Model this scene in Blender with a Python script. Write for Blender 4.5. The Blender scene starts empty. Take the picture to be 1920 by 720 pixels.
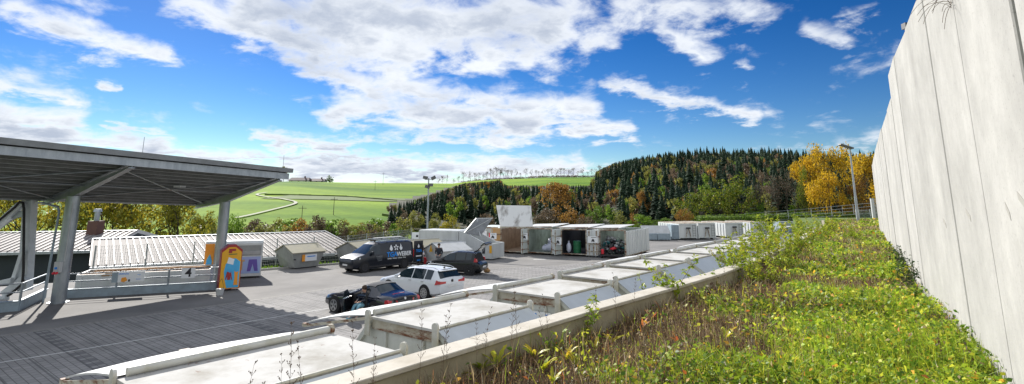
import bpy, bmesh, math, random
import numpy as np
from mathutils import Matrix, Vector
random.seed(7)
RNG = np.random.default_rng(11)
SC = bpy.context.scene
COL = SC.collection
PI = math.pi
# ---------------------------------------------------------------- view geometry (a survey of the place from the photograph)
F, CY, TH, H = 1000.0, 189.0, math.radians(10.65), 4.7
def ray(u, v):
    x = u-960; y = -(v-CY); c, s = math.cos(TH), math.sin(TH)
    return Vector((x, F*c-y*s, F*s+y*c))
def P(u, v, z=0.0):
    d = ray(u, v); t = (z-H)/d.z
    return Vector((d.x*t, d.y*t, z))
def D(u, v, Y):
    d = ray(u, v); t = Y/d.y
    return Vector((d.x*t, Y, H+d.z*t))
R = Vector((.62, .785, 0)).normalized(); N = Vector((R.y, -R.x, 0))
ROW = math.atan2(N.y, N.x)                     # rotation of a frame with x = N, y = R

# ---------------------------------------------------------------- mesh helper
class MB:
    def __init__(s): s.v = []; s.f = []; s.m = []
    def add(s, vs, fs, m=0, M=None):
        b = len(s.v)
        s.v += [tuple(M @ Vector(p)) if M else tuple(p) for p in vs]
        s.f += [tuple(i+b for i in f) for f in fs]; s.m += [m]*len(fs)
        return s
    def box(s, c, d, m=0, M=None):
        x, y, z = c; a, b, e = d[0]/2, d[1]/2, d[2]/2
        vs = [(x+i*a, y+j*b, z+k*e) for k in (-1, 1) for j in (-1, 1) for i in (-1, 1)]
        return s.add(vs, [(0,2,3,1),(4,5,7,6),(0,1,5,4),(2,6,7,3),(0,4,6,2),(1,3,7,5)], m, M)
    def b2(s, x0, x1, y0, y1, z0, z1, m=0, M=None):
        return s.box(((x0+x1)/2, (y0+y1)/2, (z0+z1)/2), (abs(x1-x0), abs(y1-y0), abs(z1-z0)), m, M)
    def tube(s, p0, p1, r0, r1=None, n=10, m=0, caps=True, M=None):
        p0, p1 = Vector(p0), Vector(p1); r1 = r0 if r1 is None else r1
        d = (p1-p0)
        if d.length < 1e-6: return s
        q = d.to_track_quat('Z', 'Y')
        vs = []
        for p, r in ((p0, r0), (p1, r1)):
            for i in range(n):
                a = 2*PI*i/n; vs.append(p+q @ Vector((r*math.cos(a), r*math.sin(a), 0)))
        fs = [(i, (i+1) % n, n+(i+1) % n, n+i) for i in range(n)]
        if caps: fs += [tuple(range(n-1, -1, -1)), tuple(range(n, 2*n))]
        return s.add(vs, fs, m, M)
    def path(s, pts, r, n=8, m=0, M=None):
        for a, b in zip(pts, pts[1:]): s.tube(a, b, r, r, n, m, True, M)
        return s
    def bar(s, p0, p1, w, h, m=0, M=None, up=(0, 0, 1)):      # rectangular bar, w sideways, h along up
        p0, p1 = Vector(p0), Vector(p1); d = (p1-p0).normalized(); u = Vector(up)
        sd = d.cross(u)
        sd = sd.normalized() if sd.length > 1e-4 else Vector((1, 0, 0))
        u = sd.cross(d).normalized(); vs = []
        for p in (p0, p1):
            for i, j in ((-1, -1), (1, -1), (1, 1), (-1, 1)): vs.append(p+sd*(i*w/2)+u*(j*h/2))
        return s.add(vs, [(3,2,1,0),(4,5,6,7),(0,1,5,4),(1,2,6,5),(2,3,7,6),(3,0,4,7)], m, M)
    def prism(s, poly, y0, y1, m=0, M=None, axis='y'):       # poly in (x,z) along y ; axis z: poly (x,y) along z ; axis x: poly (y,z)
        n = len(poly); vs = []
        for k in (y0, y1):
            for a, b in poly:
                vs.append((a, k, b) if axis == 'y' else ((a, b, k) if axis == 'z' else (k, a, b)))
        fs = [(i, (i+1) % n, n+(i+1) % n, n+i) for i in range(n)]+[tuple(range(n-1, -1, -1)), tuple(range(n, 2*n))]
        return s.add(vs, fs, m, M)
    def slab(s, pts, th, m=0, M=None):                       # thick quad
        p = [Vector(q) for q in pts]; nrm = (p[1]-p[0]).cross(p[-1]-p[0]).normalized()*th
        n = len(p)
        vs = p+[q-nrm for q in p]
        fs = [tuple(range(n)), tuple(range(2*n-1, n-1, -1))]+[(i, n+i, n+(i+1) % n, (i+1) % n) for i in range(n)]
        return s.add(vs, fs, m, M)
    def ball(s, c, r, m=0, n=10, sz=(1, 1, 1), M=None):
        vs = [(c[0], c[1], c[2]+r*sz[2])]; k = n//2
        for i in range(1, k):
            t = PI*i/k
            for j in range(n):
                a = 2*PI*j/n
                vs.append((c[0]+r*sz[0]*math.sin(t)*math.cos(a), c[1]+r*sz[1]*math.sin(t)*math.sin(a), c[2]+r*sz[2]*math.cos(t)))
        vs.append((c[0], c[1], c[2]-r*sz[2])); L = len(vs)-1
        fs = [(0, 1+j, 1+(j+1) % n) for j in range(n)]
        for i in range(k-2):
            for j in range(n):
                a = 1+i*n+j; b = 1+i*n+(j+1) % n; fs.append((a, a+n, b+n, b))
        fs += [(L, L-n+(j+1) % n, L-n+j) for j in range(n)]
        return s.add(vs, fs, m, M)
    def build(s, name, mats, parent=None, loc=None, rz=0, smooth=False, bevel=0):
        me = bpy.data.meshes.new(name); me.from_pydata([tuple(v) for v in s.v], [], s.f)
        mats = mats if isinstance(mats, (list, tuple)) else [mats]
        for m in mats: me.materials.append(m)
        if len(mats) > 1: me.polygons.foreach_set('material_index', s.m)
        bm = bmesh.new(); bm.from_mesh(me); bmesh.ops.recalc_face_normals(bm, faces=bm.faces)
        if bevel:
            bmesh.ops.bevel(bm, geom=[e for e in bm.edges if len(e.link_faces) == 2 and e.calc_face_angle(0) > .6], offset=bevel, segments=1, affect='EDGES', clamp_overlap=True)
        bm.to_mesh(me); bm.free()
        if smooth:
            me.polygons.foreach_set('use_smooth', [True]*len(me.polygons))
            try: me.set_sharp_from_angle(angle=math.radians(38))
            except Exception: pass
        o = bpy.data.objects.new(name, me); COL.objects.link(o)
        if parent: o.parent = parent
        if loc is not None: o.location = loc
        if rz: o.rotation_euler.z = rz
        return o
def tag(o, label=None, cat=None, group=None, kind=None):
    if label: o['label'] = label
    if cat: o['category'] = cat
    if group: o['group'] = group
    if kind: o['kind'] = kind
    return o
def empty(name, loc, rz=0, label=None, cat=None, group=None):
    o = bpy.data.objects.new(name, None); COL.objects.link(o); o.location = loc; o.rotation_euler.z = rz
    o.empty_display_size = .3
    return tag(o, label, cat, group)
KIDS = {}
def copy_tree(o, parent=None):
    c = o.copy(); COL.objects.link(c)
    if parent: c.parent = parent
    for ch in [k for k in COL.objects if k.parent == o]: copy_tree(ch, c)
    return c
def np_mesh(name, V, Q, mat, parent=None, nv=4, attr=None):
    me = bpy.data.meshes.new(name); V = np.asarray(V, np.float32); Q = np.asarray(Q, np.int32)
    me.vertices.add(len(V)); me.vertices.foreach_set('co', V.ravel())
    me.loops.add(Q.size); me.loops.foreach_set('vertex_index', Q.ravel())
    me.polygons.add(len(Q)); me.polygons.foreach_set('loop_start', np.arange(0, Q.size, nv, dtype=np.int32))
    me.polygons.foreach_set('loop_total', np.full(len(Q), nv, np.int32))
    if attr is not None:
        a = me.color_attributes.new('tint', 'FLOAT_COLOR', 'POINT')
        c = np.ones((len(V), 4), np.float32); c[:, :3] = attr; a.data.foreach_set('color', c.ravel())
    me.update(calc_edges=True); me.validate()
    for m in (mat if isinstance(mat, list) else [mat]): me.materials.append(m)
    o = bpy.data.objects.new(name, me); COL.objects.link(o)
    if parent: o.parent = parent
    return o

# ---------------------------------------------------------------- materials
def newmat(name):
    m = bpy.data.materials.new(name); m.use_nodes = True
    nt = m.node_tree; return m, nt, nt.nodes['Principled BSDF']
def setp(b, **k):
    for a, v in k.items():
        for n in b.inputs:
            if n.name.lower().replace(' ', '_') == a: n.default_value = v
def mat(name, c1, c2=None, scale=3.0, rough=.6, metal=0.0, bump=0.0, lo=.35, hi=.7, rust=0.0, streak=0, coat=0.0, spec=.5, rustc=(.16, .055, .02), rsc=(1, 1, .45)):
    m, nt, b = newmat(name); L = nt.links.new; nd = nt.nodes.new
    setp(b, base_color=(*c1, 1), roughness=rough, metallic=metal, coat_weight=coat, coat_roughness=.05, specular_ior_level=spec)
    tc = nd('ShaderNodeTexCoord'); mp = nd('ShaderNodeMapping'); L(tc.outputs['Object'], mp.inputs[0])
    if streak: mp.inputs['Scale'].default_value = (1, 1, 1.0/streak)
    col = None
    if c2 is not None:
        n = nd('ShaderNodeTexNoise'); n.inputs['Scale'].default_value = scale; n.inputs['Detail'].default_value = 7; n.inputs['Roughness'].default_value = .65
        L(mp.outputs[0], n.inputs[0]); r = nd('ShaderNodeMapRange'); r.inputs[1].default_value = lo; r.inputs[2].default_value = hi
        L(n.outputs[0], r.inputs[0]); mx = nd('ShaderNodeMix'); mx.data_type = 'RGBA'
        mx.inputs[6].default_value = (*c1, 1); mx.inputs[7].default_value = (*c2, 1); L(r.outputs[0], mx.inputs[0]); col = mx.outputs[2]
    if rust:
        n2 = nd('ShaderNodeTexNoise'); n2.inputs['Scale'].default_value = 2.2; n2.inputs['Detail'].default_value = 9; n2.inputs['Roughness'].default_value = .75
        mp2 = nd('ShaderNodeMapping'); mp2.inputs['Scale'].default_value = rsc; mp2.inputs['Location'].default_value = (3.3, 1.7, 8)
        L(tc.outputs['Object'], mp2.inputs[0]); L(mp2.outputs[0], n2.inputs[0])
        r2 = nd('ShaderNodeMapRange'); r2.inputs[1].default_value = .72-rust*.25; r2.inputs[2].default_value = .78-rust*.2; L(n2.outputs[0], r2.inputs[0])
        m2 = nd('ShaderNodeMix'); m2.data_type = 'RGBA'; m2.inputs[7].default_value = (*rustc, 1)
        if col: L(col, m2.inputs[6])
        else: m2.inputs[6].default_value = (*c1, 1)
        L(r2.outputs[0], m2.inputs[0]); col = m2.outputs[2]
    if col: L(col, b.inputs['Base Color'])
    if bump:
        n3 = nd('ShaderNodeTexNoise'); n3.inputs['Scale'].default_value = scale*6; n3.inputs['Detail'].default_value = 5
        L(tc.outputs['Object'], n3.inputs[0]); bp = nd('ShaderNodeBump'); bp.inputs['Strength'].default_value = bump; bp.inputs['Distance'].default_value = .02
        L(n3.outputs[0], bp.inputs['Height']); L(bp.outputs[0], b.inputs['Normal'])
    return m
def leafmat(name, cols, trans=.45, rough=.55, attr=False, big=None):
    m, nt, b = newmat(name); L = nt.links.new; nd = nt.nodes.new
    if attr:
        a = nd('ShaderNodeAttribute'); a.attribute_name = 'tint'; c = a.outputs['Color']
    else:
        g = nd('ShaderNodeNewGeometry'); cr = nd('ShaderNodeValToRGB'); e = cr.color_ramp.elements
        for i, cc in enumerate(cols):
            x = i/(len(cols)-1)
            el = e[0] if i == 0 else (e[len(e)-1] if i == len(cols)-1 else e.new(x*.999))
            el.position = x; el.color = (*cc, 1)
        tc = nd('ShaderNodeTexCoord'); no = nd('ShaderNodeTexNoise'); no.inputs['Scale'].default_value = big or .35; no.inputs['Detail'].default_value = 2
        L(tc.outputs['Object'], no.inputs[0])
        mr = nd('ShaderNodeMapRange'); mr.inputs[1].default_value = .3; mr.inputs[2].default_value = .7; L(no.outputs[0], mr.inputs[0])
        oi = nd('ShaderNodeObjectInfo')
        a1 = nd('ShaderNodeMath'); a1.operation = 'MULTIPLY'; a1.inputs[1].default_value = .45; L(g.outputs['Random Per Island'], a1.inputs[0])
        a2 = nd('ShaderNodeMath'); a2.operation = 'MULTIPLY_ADD'; a2.inputs[1].default_value = .4; L(mr.outputs[0], a2.inputs[0]); L(a1.outputs[0], a2.inputs[2])
        a3 = nd('ShaderNodeMath'); a3.operation = 'MULTIPLY_ADD'; a3.inputs[1].default_value = .15; L(oi.outputs['Random'], a3.inputs[0]); L(a2.outputs[0], a3.inputs[2])
        L(a3.outputs[0], cr.inputs[0]); c = cr.outputs[0]
    L(c, b.inputs['Base Color']); setp(b, roughness=rough, specular_ior_level=.3)
    t = nd('ShaderNodeBsdfTranslucent'); L(c, t.inputs[0]); mx = nd('ShaderNodeMixShader'); mx.inputs[0].default_value = trans
    L(b.outputs[0], mx.inputs[1]); L(t.outputs[0], mx.inputs[2]); L(mx.outputs[0], nt.nodes['Material Output'].inputs[0])
    return m
m_galv = mat('galvanised_steel', (.40, .43, .46), (.27, .30, .33), 4, .42, .7, 0, streak=3)
m_galvd = mat('shaded_sheet_steel', (.20, .205, .21), (.12, .125, .13), 2, .6, .2)  # roof sheet and purlin webs: underside shade put into a darker colour
m_gut = mat('weathered_gutter_sheet', (.25, .26, .27), (.18, .185, .19), 2, .55, .3)
m_purlin_lit = mat('purlin_steel_lit', (.46, .47, .48), (.34, .35, .36), 3, .5, .3)  # paler than the webs: ground bounce on the flanges put into the colour
m_bluegrey = mat('blue_grey_steel', (.32, .40, .46), (.24, .29, .33), 3, .5, .2, rust=.12)
m_white = mat('white_paint', (.55, .56, .565), (.44, .45, .45), 2, .7, 0, 0, streak=3)
m_crane = mat('pale_crane_paint', (.66, .70, .72), (.50, .54, .56), 2, .4)
m_skip = mat('skip_paint', (.62, .64, .60), (.44, .46, .42), 1.6, .6, 0, .06, rust=.42, streak=2)
m_lid = mat('skip_lid_paint', (.50, .495, .475), (.26, .24, .20), 1.3, .85, 0, .06, .44, .80, rust=.42, spec=.15, streak=1)
m_flap = mat('skip_flap_paint', (.58, .63, .67), (.48, .52, .55), 1.2, .4, .1, .02)
m_rusty = mat('rusted_edge_paint', (.52, .50, .42), (.36, .31, .22), 3, .7, 0, .1, rust=.98, rsc=(.7, 1, 2.6))
m_rim = mat('stained_white_tube', (.56, .56, .52), (.34, .32, .19), 2.5, .5, .1, 0, .45, .8, rust=.2)
m_cont = mat('container_paint', (.60, .64, .62), (.44, .49, .47), 1.3, .55, 0, .05, rust=.3, streak=3)
m_contw = mat('container_white_paint', (.72, .74, .73), (.55, .58, .58), 1.2, .5, 0, .03, rust=.12, streak=4)
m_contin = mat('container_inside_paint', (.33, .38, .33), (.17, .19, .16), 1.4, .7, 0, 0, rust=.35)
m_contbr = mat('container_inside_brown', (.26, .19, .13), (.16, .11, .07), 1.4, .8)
m_orange = mat('faded_orange_paint', (.62, .33, .12), (.55, .42, .24), 2, .6, rust=.2)
m_comp = mat('compactor_grey', (.60, .62, .62), (.45, .47, .47), 1.5, .45, .1, rust=.1, streak=3)
m_compl = mat('compactor_lid_grey', (.22, .23, .24), (.13, .135, .14), 2, .5, .2)
m_dark = mat('dark_steel', (.03, .03, .035), None, rough=.5)
m_black = mat('black_rubber', (.012, .012, .013), None, rough=.65)
m_shadow = mat('dark_opening_shade', (.02, .02, .022), None, rough=.9)  # near-black colour stands in for shade inside openings and wheel arches
m_tan = mat('tan_skip_roof', (.42, .38, .26), (.34, .32, .25), 2, .7, 0, .05)
m_gskip = mat('grey_skip_body', (.36, .37, .36), (.24, .25, .24), 2, .6, 0, .05, rust=.2, streak=2)
def concrete():
    m, nt, b = newmat('precast_concrete'); L = nt.links.new; nd = nt.nodes.new
    tc = nd('ShaderNodeTexCoord')
    def ns(sc, scale, det=8, ro=.65, loc=(0, 0, 0)):
        mp = nd('ShaderNodeMapping'); mp.inputs['Scale'].default_value = scale; mp.inputs['Location'].default_value = loc; L(tc.outputs['Object'], mp.inputs[0])
        n = nd('ShaderNodeTexNoise'); n.inputs['Scale'].default_value = sc; n.inputs['Detail'].default_value = det; n.inputs['Roughness'].default_value = ro; L(mp.outputs[0], n.inputs[0]); return n.outputs[0]
    def rng_(x, a, b_, c, d):
        r = nd('ShaderNodeMapRange'); r.inputs[1].default_value = a; r.inputs[2].default_value = b_; r.inputs[3].default_value = c; r.inputs[4].default_value = d; L(x, r.inputs[0]); return r.outputs[0]
    def mul(a, b_):
        n = nd('ShaderNodeMath'); n.operation = 'MULTIPLY'; L(a, n.inputs[0]); L(b_, n.inputs[1]); return n.outputs[0]
    blot = rng_(ns(.9, (1, 1, .8)), .35, .68, .80, 1.06); streak = rng_(ns(3.5, (1, 1, .06), 6), .42, .72, 1.0, .93)
    pores = rng_(ns(38, (1, 1, 1), 2, .5), .62, .72, 1.0, .80); cloud = rng_(ns(4, (1, 1, 1), 10, .7, (5, 5, 5)), .35, .7, .92, 1.05)
    oi = nd('ShaderNodeObjectInfo'); per = rng_(oi.outputs['Random'], 0, 1, .93, 1.04)
    f = mul(mul(mul(mul(blot, streak), pores), cloud), per)
    v = nd('ShaderNodeVectorMath'); v.operation = 'SCALE'; v.inputs[0].default_value = (.44, .432, .408); L(f, v.inputs['Scale'])
    st = nd('ShaderNodeMix'); st.data_type = 'RGBA'; L(rng_(ns(1.3, (1, 1, .25), 9, .7, (9, 2, 3)), .60, .80, 0, .45), st.inputs[0]); L(v.outputs[0], st.inputs[6]); st.inputs[7].default_value = (.27, .25, .19, 1)
    L(st.outputs[2], b.inputs['Base Color']); setp(b, roughness=.92, specular_ior_level=.2)
    bp = nd('ShaderNodeBump'); bp.inputs['Strength'].default_value = .3; bp.inputs['Distance'].default_value = .01; L(ns(14, (1, 1, 1), 8), bp.inputs['Height']); L(bp.outputs[0], b.inputs['Normal'])
    return m
m_conc = concrete()
m_hedge = 0
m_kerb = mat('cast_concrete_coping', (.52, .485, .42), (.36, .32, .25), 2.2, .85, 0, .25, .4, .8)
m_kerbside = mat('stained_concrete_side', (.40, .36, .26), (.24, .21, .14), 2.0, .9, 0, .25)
m_glass = mat('tinted_car_glass', (.012, .024, .032), None, rough=.05, spec=.55, coat=.15)
m_carblack = mat('black_car_paint', (.005, .006, .008), None, rough=.25, coat=.45, metal=0, spec=.3)
m_carnavy = mat('navy_car_paint', (.007, .010, .022), None, rough=.22, coat=1, metal=.2)
m_vandark = mat('dark_blue_van_paint', (.007, .010, .018), None, rough=.3, coat=.5, metal=.0, spec=.35)
m_carwhite = mat('white_car_paint', (.72, .75, .78), None, rough=.25, coat=1)
m_rimm = mat('alloy_wheel', (.45, .46, .47), None, rough=.3, metal=.8)
m_red = mat('tail_lamp_red', (.5, .015, .02), None, rough=.2, coat=1)
m_lampw = mat('headlamp_glass', (.6, .63, .65), None, rough=.1, metal=.3, coat=1)
m_plate = mat('white_plate', (.75, .75, .75), None, rough=.5)
m_blue = mat('blue_lettering', (.02, .25, .75), None, rough=.5)
m_letw = mat('white_lettering', (.8, .82, .84), None, rough=.5)
m_ink = mat('black_ink', (.02, .02, .025), None, rough=.6)
m_redp = mat('red_plastic', (.75, .03, .05), None, rough=.45)
m_greenp = mat('green_plastic', (.02, .18, .07), (.015, .12, .05), 3, .5)
m_skin = mat('skin', (.50, .29, .20), None, rough=.6)
m_jeans = mat('pale_denim', (.24, .48, .58), (.16, .34, .44), 12, .9)
m_navy = mat('dark_cloth', (.02, .025, .035), (.03, .035, .05), 20, .9)
m_olive = mat('brown_work_cloth', (.06, .045, .035), (.04, .03, .025), 20, .9)
m_greyc = mat('grey_trouser_cloth', (.22, .21, .22), None, rough=.9)
m_hair = mat('brown_hair', (.05, .03, .02), None, rough=.8)
m_yel = mat('collection_box_yellow', (.80, .42, .02), (.75, .36, .02), 2, .5)
m_sky = mat('printed_sky_blue', (.05, .35, .68), (.10, .50, .78), 1.5, .5)
m_redtr = mat('dark_red_trim', (.35, .03, .03), None, rough=.5)
m_orangep = mat('printed_orange', (.85, .33, .03), None, rough=.5)
m_lilac = mat('printed_lilac', (.42, .45, .75), (.30, .50, .80), 1.4, .5)
m_purple = mat('printed_purple', (.15, .10, .42), None, rough=.5)
m_roof = mat('ribbed_pale_roof', (.31, .285, .265), (.25, .23, .215), .6, .85)
m_roofs = mat('roof_seam_sheet', (.23, .21, .20), None, rough=.6)
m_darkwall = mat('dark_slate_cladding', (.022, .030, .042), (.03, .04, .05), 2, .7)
m_chim = mat('brown_chimney_sheet', (.10, .05, .04), (.14, .07, .05), 3, .7)
m_bark = mat('tree_bark', (.045, .035, .025), (.08, .065, .045), 3, .95)
m_wood = mat('wood_chip_load', (.42, .24, .10), (.28, .17, .08), 9, .9, 0, .5)
m_sack = mat('white_plastic_sack', (.66, .68, .78), (.50, .54, .68), 4, .5)
m_scrap = mat('scrap_steel', (.35, .36, .37), (.10, .10, .10), 4, .45, .6)
m_teal = mat('teal_scrap_paint', (.03, .16, .17), None, rough=.5)
m_house = mat('white_house_render', (.72, .72, .74), None, rough=.8)
m_tiles = mat('grey_brown_roof_tiles', (.10, .08, .09), (.15, .11, .11), .5, .8)
m_weed = mat('dry_weed_stem', (.10, .065, .045), (.18, .12, .08), 20, .9)
m_mesh = mat('fence_wire', (.30, .33, .33), None, rough=.5, metal=.4)
m_lum = mat('lamp_head_grey', (.12, .12, .12), None, rough=.5)
# asphalt / pavers / soil / grass
def m_asphalt():
    m = mat('asphalt', (.135, .13, .125), (.225, .215, .205), .30, .9, 0, .2, .35, .7, rust=.28, rustc=(.085, .082, .08), rsc=(.35, .35, .35)); return m
def m_pavers():
    m, nt, b = newmat('concrete_pavers'); L = nt.links.new; nd = nt.nodes.new
    tc = nd('ShaderNodeTexCoord'); mp = nd('ShaderNodeMapping'); L(tc.outputs['Object'], mp.inputs[0])
    mp.vector_type = 'TEXTURE'; mp.inputs['Rotation'].default_value = (0, 0, ROW)
    br = nd('ShaderNodeTexBrick'); br.inputs['Scale'].default_value = 1; br.inputs['Brick Width'].default_value = .30; br.inputs['Row Height'].default_value = .20
    br.inputs['Mortar Size'].default_value = .012; br.inputs['Mortar Smooth'].default_value = .3
    br.inputs['Color1'].default_value = (.21, .205, .20, 1); br.inputs['Color2'].default_value = (.26, .25, .245, 1); br.inputs['Mortar'].default_value = (.09, .085, .08, 1)
    L(mp.outputs[0], br.inputs[0])
    # wide drainage joints every 0.9 m running across the bays
    sx = nd('ShaderNodeSeparateXYZ'); L(mp.outputs[0], sx.inputs[0])
    def mth(op, a, bb=None, c=None):
        n = nd('ShaderNodeMath'); n.operation = op
        for i, q in enumerate((a, bb, c)):
            if q is None: continue
            if isinstance(q, (int, float)): n.inputs[i].default_value = q
            else: L(q, n.inputs[i])
        return n.outputs[0]
    fy = mth('FRACT', mth('DIVIDE', sx.outputs[1], .9)); jy = mth('LESS_THAN', fy, .06)
    fx = mth('FRACT', mth('DIVIDE', sx.outputs[0], 3.6)); jx = mth('LESS_THAN', fx, .012)
    j = mth('MAXIMUM', jy, jx)
    # darker paver bands that divide the bays
    by = mth('LESS_THAN', mth('FRACT', mth('DIVIDE', sx.outputs[1], 5.4)), .075)
    dash = mth('GREATER_THAN', mth('FRACT', mth('DIVIDE', sx.outputs[0], .6)), .35); band = mth('MULTIPLY', by, dash)
    no = nd('ShaderNodeTexNoise'); no.inputs['Scale'].default_value = .5; no.inputs['Detail'].default_value = 8; L(tc.outputs['Object'], no.inputs[0])
    var = nd('ShaderNodeMapRange'); var.inputs[1].default_value = .3; var.inputs[2].default_value = .7; var.inputs[3].default_value = .82; var.inputs[4].default_value = 1.15; L(no.outputs[0], var.inputs[0])
    m1 = nd('ShaderNodeMix'); m1.data_type = 'RGBA'; L(mth('MULTIPLY', j, .6), m1.inputs[0]); L(br.outputs[0], m1.inputs[6]); m1.inputs[7].default_value = (.05, .05, .05, 1)
    m2 = nd('ShaderNodeMix'); m2.data_type = 'RGBA'; L(mth('MULTIPLY', band, .6), m2.inputs[0]); L(m1.outputs[2], m2.inputs[6]); m2.inputs[7].default_value = (.07, .07, .075, 1)
    m3 = nd('ShaderNodeVectorMath'); m3.operation = 'SCALE'; L(m2.outputs[2], m3.inputs[0]); L(var.outputs[0], m3.inputs['Scale'])
    L(m3.outputs[0], b.inputs['Base Color']); setp(b, roughness=.9)
    return m
def m_soilf():
    m = mat('planting_soil', (.055, .038, .026), (.075, .07, .028), 1.3, .95, 0, .8, .4, .65); return m
def m_meadow():
    m, nt, b = newmat('meadow'); L = nt.links.new; nd = nt.nodes.new
    tc = nd('ShaderNodeTexCoord'); mp = nd('ShaderNodeMapping'); mp.inputs['Scale'].default_value = (.010, .03, .02); mp.inputs['Rotation'].default_value = (0, 0, .25); L(tc.outputs['Object'], mp.inputs[0])
    n = nd('ShaderNodeTexNoise'); n.inputs['Scale'].default_value = 1; n.inputs['Detail'].default_value = 6; L(mp.outputs[0], n.inputs[0])
    cr = nd('ShaderNodeValToRGB'); e = cr.color_ramp.elements; e[0].position = .36; e[0].color = (.075, .165, .012, 1); e[1].position = .64; e[1].color = (.22, .33, .022, 1)
    L(n.outputs[0], cr.inputs[0])
    n2 = nd('ShaderNodeTexNoise'); n2.inputs['Scale'].default_value = .4; n2.inputs['Detail'].default_value = 8; L(tc.outputs['Object'], n2.inputs[0])
    mr = nd('ShaderNodeMapRange'); mr.inputs[1].default_value = .3; mr.inputs[2].default_value = .7; mr.inputs[3].default_value = .85; mr.inputs[4].default_value = 1.12; L(n2.outputs[0], mr.inputs[0])
    v = nd('ShaderNodeVectorMath'); v.operation = 'SCALE'; L(cr.outputs[0], v.inputs[0]); L(mr.outputs[0], v.inputs['Scale'])
    L(v.outputs[0], b.inputs['Base Color']); setp(b, roughness=.95, specular_ior_level=.1)
    return m
M_ASPH, M_PAVE, M_SOIL, M_MEAD = m_asphalt(), m_pavers(), m_soilf(), m_meadow()
m_line = mat('white_road_line', (.62, .62, .60), (.35, .35, .35), 6, .8)
m_track = mat('pale_gravel_track', (.34, .34, .26), None, rough=.9)
m_plough = mat('brown_strip', (.10, .15, .025), (.08, .12, .02), .05, .95)
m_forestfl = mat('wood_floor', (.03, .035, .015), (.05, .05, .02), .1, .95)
m_stone = mat('gutter_sett_stone', (.30, .29, .27), (.15, .14, .13), 6, .9)
def ribbon(name, pts, w, mat_, z=0.0, kind='structure', hfun=None):
    mb = MB(); pts = [Vector(p) for p in pts]; L_ = []
    for i, p in enumerate(pts):
        d = (pts[min(i+1, len(pts)-1)]-pts[max(i-1, 0)]); d.z = 0; d.normalize(); s = Vector((d.y, -d.x, 0))*w/2
        for q in (p-s, p+s):
            L_.append((q.x, q.y, (hfun(q.x, q.y)+z) if hfun else p.z+z))
    mb.add(L_, [(2*i, 2*i+1, 2*i+3, 2*i+2) for i in range(len(pts)-1)])
    o = mb.build(name, mat_)
    for p in o.data.polygons: pass
    return tag(o, kind=kind)
# ================================================================ GROUND, YARD, HILLS
YARD = [(-62,-8),(-62,6),(-31,29.5),(-25.5,33.6),(-12.7,43.6),(-9.6,54),(-2,62),(12,70),(24,82),(60,112),(100,108),(70,40),(40,-8)]
mb = MB(); mb.prism(YARD, -4.6, 0, axis='z'); tag(mb.build('yard', M_ASPH), kind='structure')
PAV = [(-31.2,3.9),(-17.2,21.25),(-12.3,27.3),(-9.2,31.6),(-6.4,35.6),(-2.0,39.2),(3.5,41.2),(12,49),(30,67),(36,66),(22,45),(9,29),(-3,15),(-14,1)]
mb = MB(); mb.add([(x, y, .004) for x, y in PAV], [tuple(range(len(PAV)))]); tag(mb.build('paving', M_PAVE), kind='structure')
gut = [Vector((x, y, 0)) for x, y in PAV[:9]]
ribbon('gutter', gut, .32, m_stone, .008)
ribbon('road_line', [P(-60, 690), P(100, 664.5), P(619, 578), P(660, 571)], .09, m_line, .012)
ribbon('road_line', [P(1000, 486.5), P(1024, 486)], .35, m_line, .004)
for a, b in (((600, 497), (628, 500)), ((612, 495), (640, 497))):
    ribbon('road_joint', [P(*a), P(*b)], .16, m_dark, .004)

# crest profile of the hills by picture column: (u, v of the bare ground on the skyline, distance)
CR = [(-900,352,430),(300,352,420),(430,346,430),(520,343,440),(560,341,450),(700,345,470),(850,348,500),(900,342,540),(950,338,580),(1020,334,600),(1110,334,620),(1170,332,620),(1230,322,600),(1330,320,600),(1500,324,620),(1700,332,600),(2500,330,600)]
CA = np.array([math.atan2(u-960, 982.7) for u, v, r in CR])
CR_R = np.array([r for u, v, r in CR], float); CR_V = np.array([v for u, v, r in CR], float)
FA = [math.atan2(u-960, 982.7) for u in (-500, 900, 1150, 1450, 2500)]
FZ = [-4.2, -4.2, -2.0, 1.2, 1.5]
def hz(x, y):
    a = math.atan2(x, y); r = math.hypot(x, y)
    if abs(a) > 2.2: a = 2.2*(1 if a > 0 else -1)
    rc = float(np.interp(a, CA, CR_R)); vc = float(np.interp(a, CA, CR_V)); f = float(np.interp(a, FA, FZ))
    if r < 96: f = -4.8
    elif r < 118: f = -4.8+(f+4.8)*((r-96)/22.0)
    zc = 4.7+(377-vc)/1000.0*rc*math.cos(a) if abs(a) < 1.4 else 20
    t = (r-135)/(rc-135)
    if t <= 0: return f
    if t < 1: s = .35*t+.65*math.sin(PI/2*t); z = f+(zc-f)*s
    else: z = zc-(t-1)*6
    return z+math.sin(x*.021)*math.cos(y*.017+1)*2.2*min(1, t*2)*(1 if t < .85 else max(0, (1-t)/.15)) 
def T(u, v, rmin=120, rmax=640):                    # where the sight line through a picture point meets the hill
    d = ray(u, v); best = None
    h = math.hypot(d.x, d.y)
    r = rmin
    while r < rmax:
        x, y, z = d.x/h*r, d.y/h*r, H+d.z/h*r
        if z <= hz(x, y): return Vector((x, y, hz(x, y)))
        r += 1.5
    x, y = d.x/h*rmax, d.y/h*rmax
    return Vector((x, y, hz(x, y)))
az = np.radians(np.concatenate([np.arange(-180, -56, 4), np.arange(-56, 56, .7), np.arange(56, 181, 4)]))
rr = np.concatenate([[0.5, 20, 50, 80, 95], np.arange(100, 660, 8.0), [700, 800, 1000, 1400, 2000]])
V = []; Q = []
for r_ in rr:
    for a in az:
        x, y = r_*math.sin(a), r_*math.cos(a); V.append((x, y, hz(x, y)))
na = len(az)
for i in range(len(rr)-1):
    for j in range(na-1): Q.append((i*na+j, i*na+j+1, (i+1)*na+j+1, (i+1)*na+j))
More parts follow.
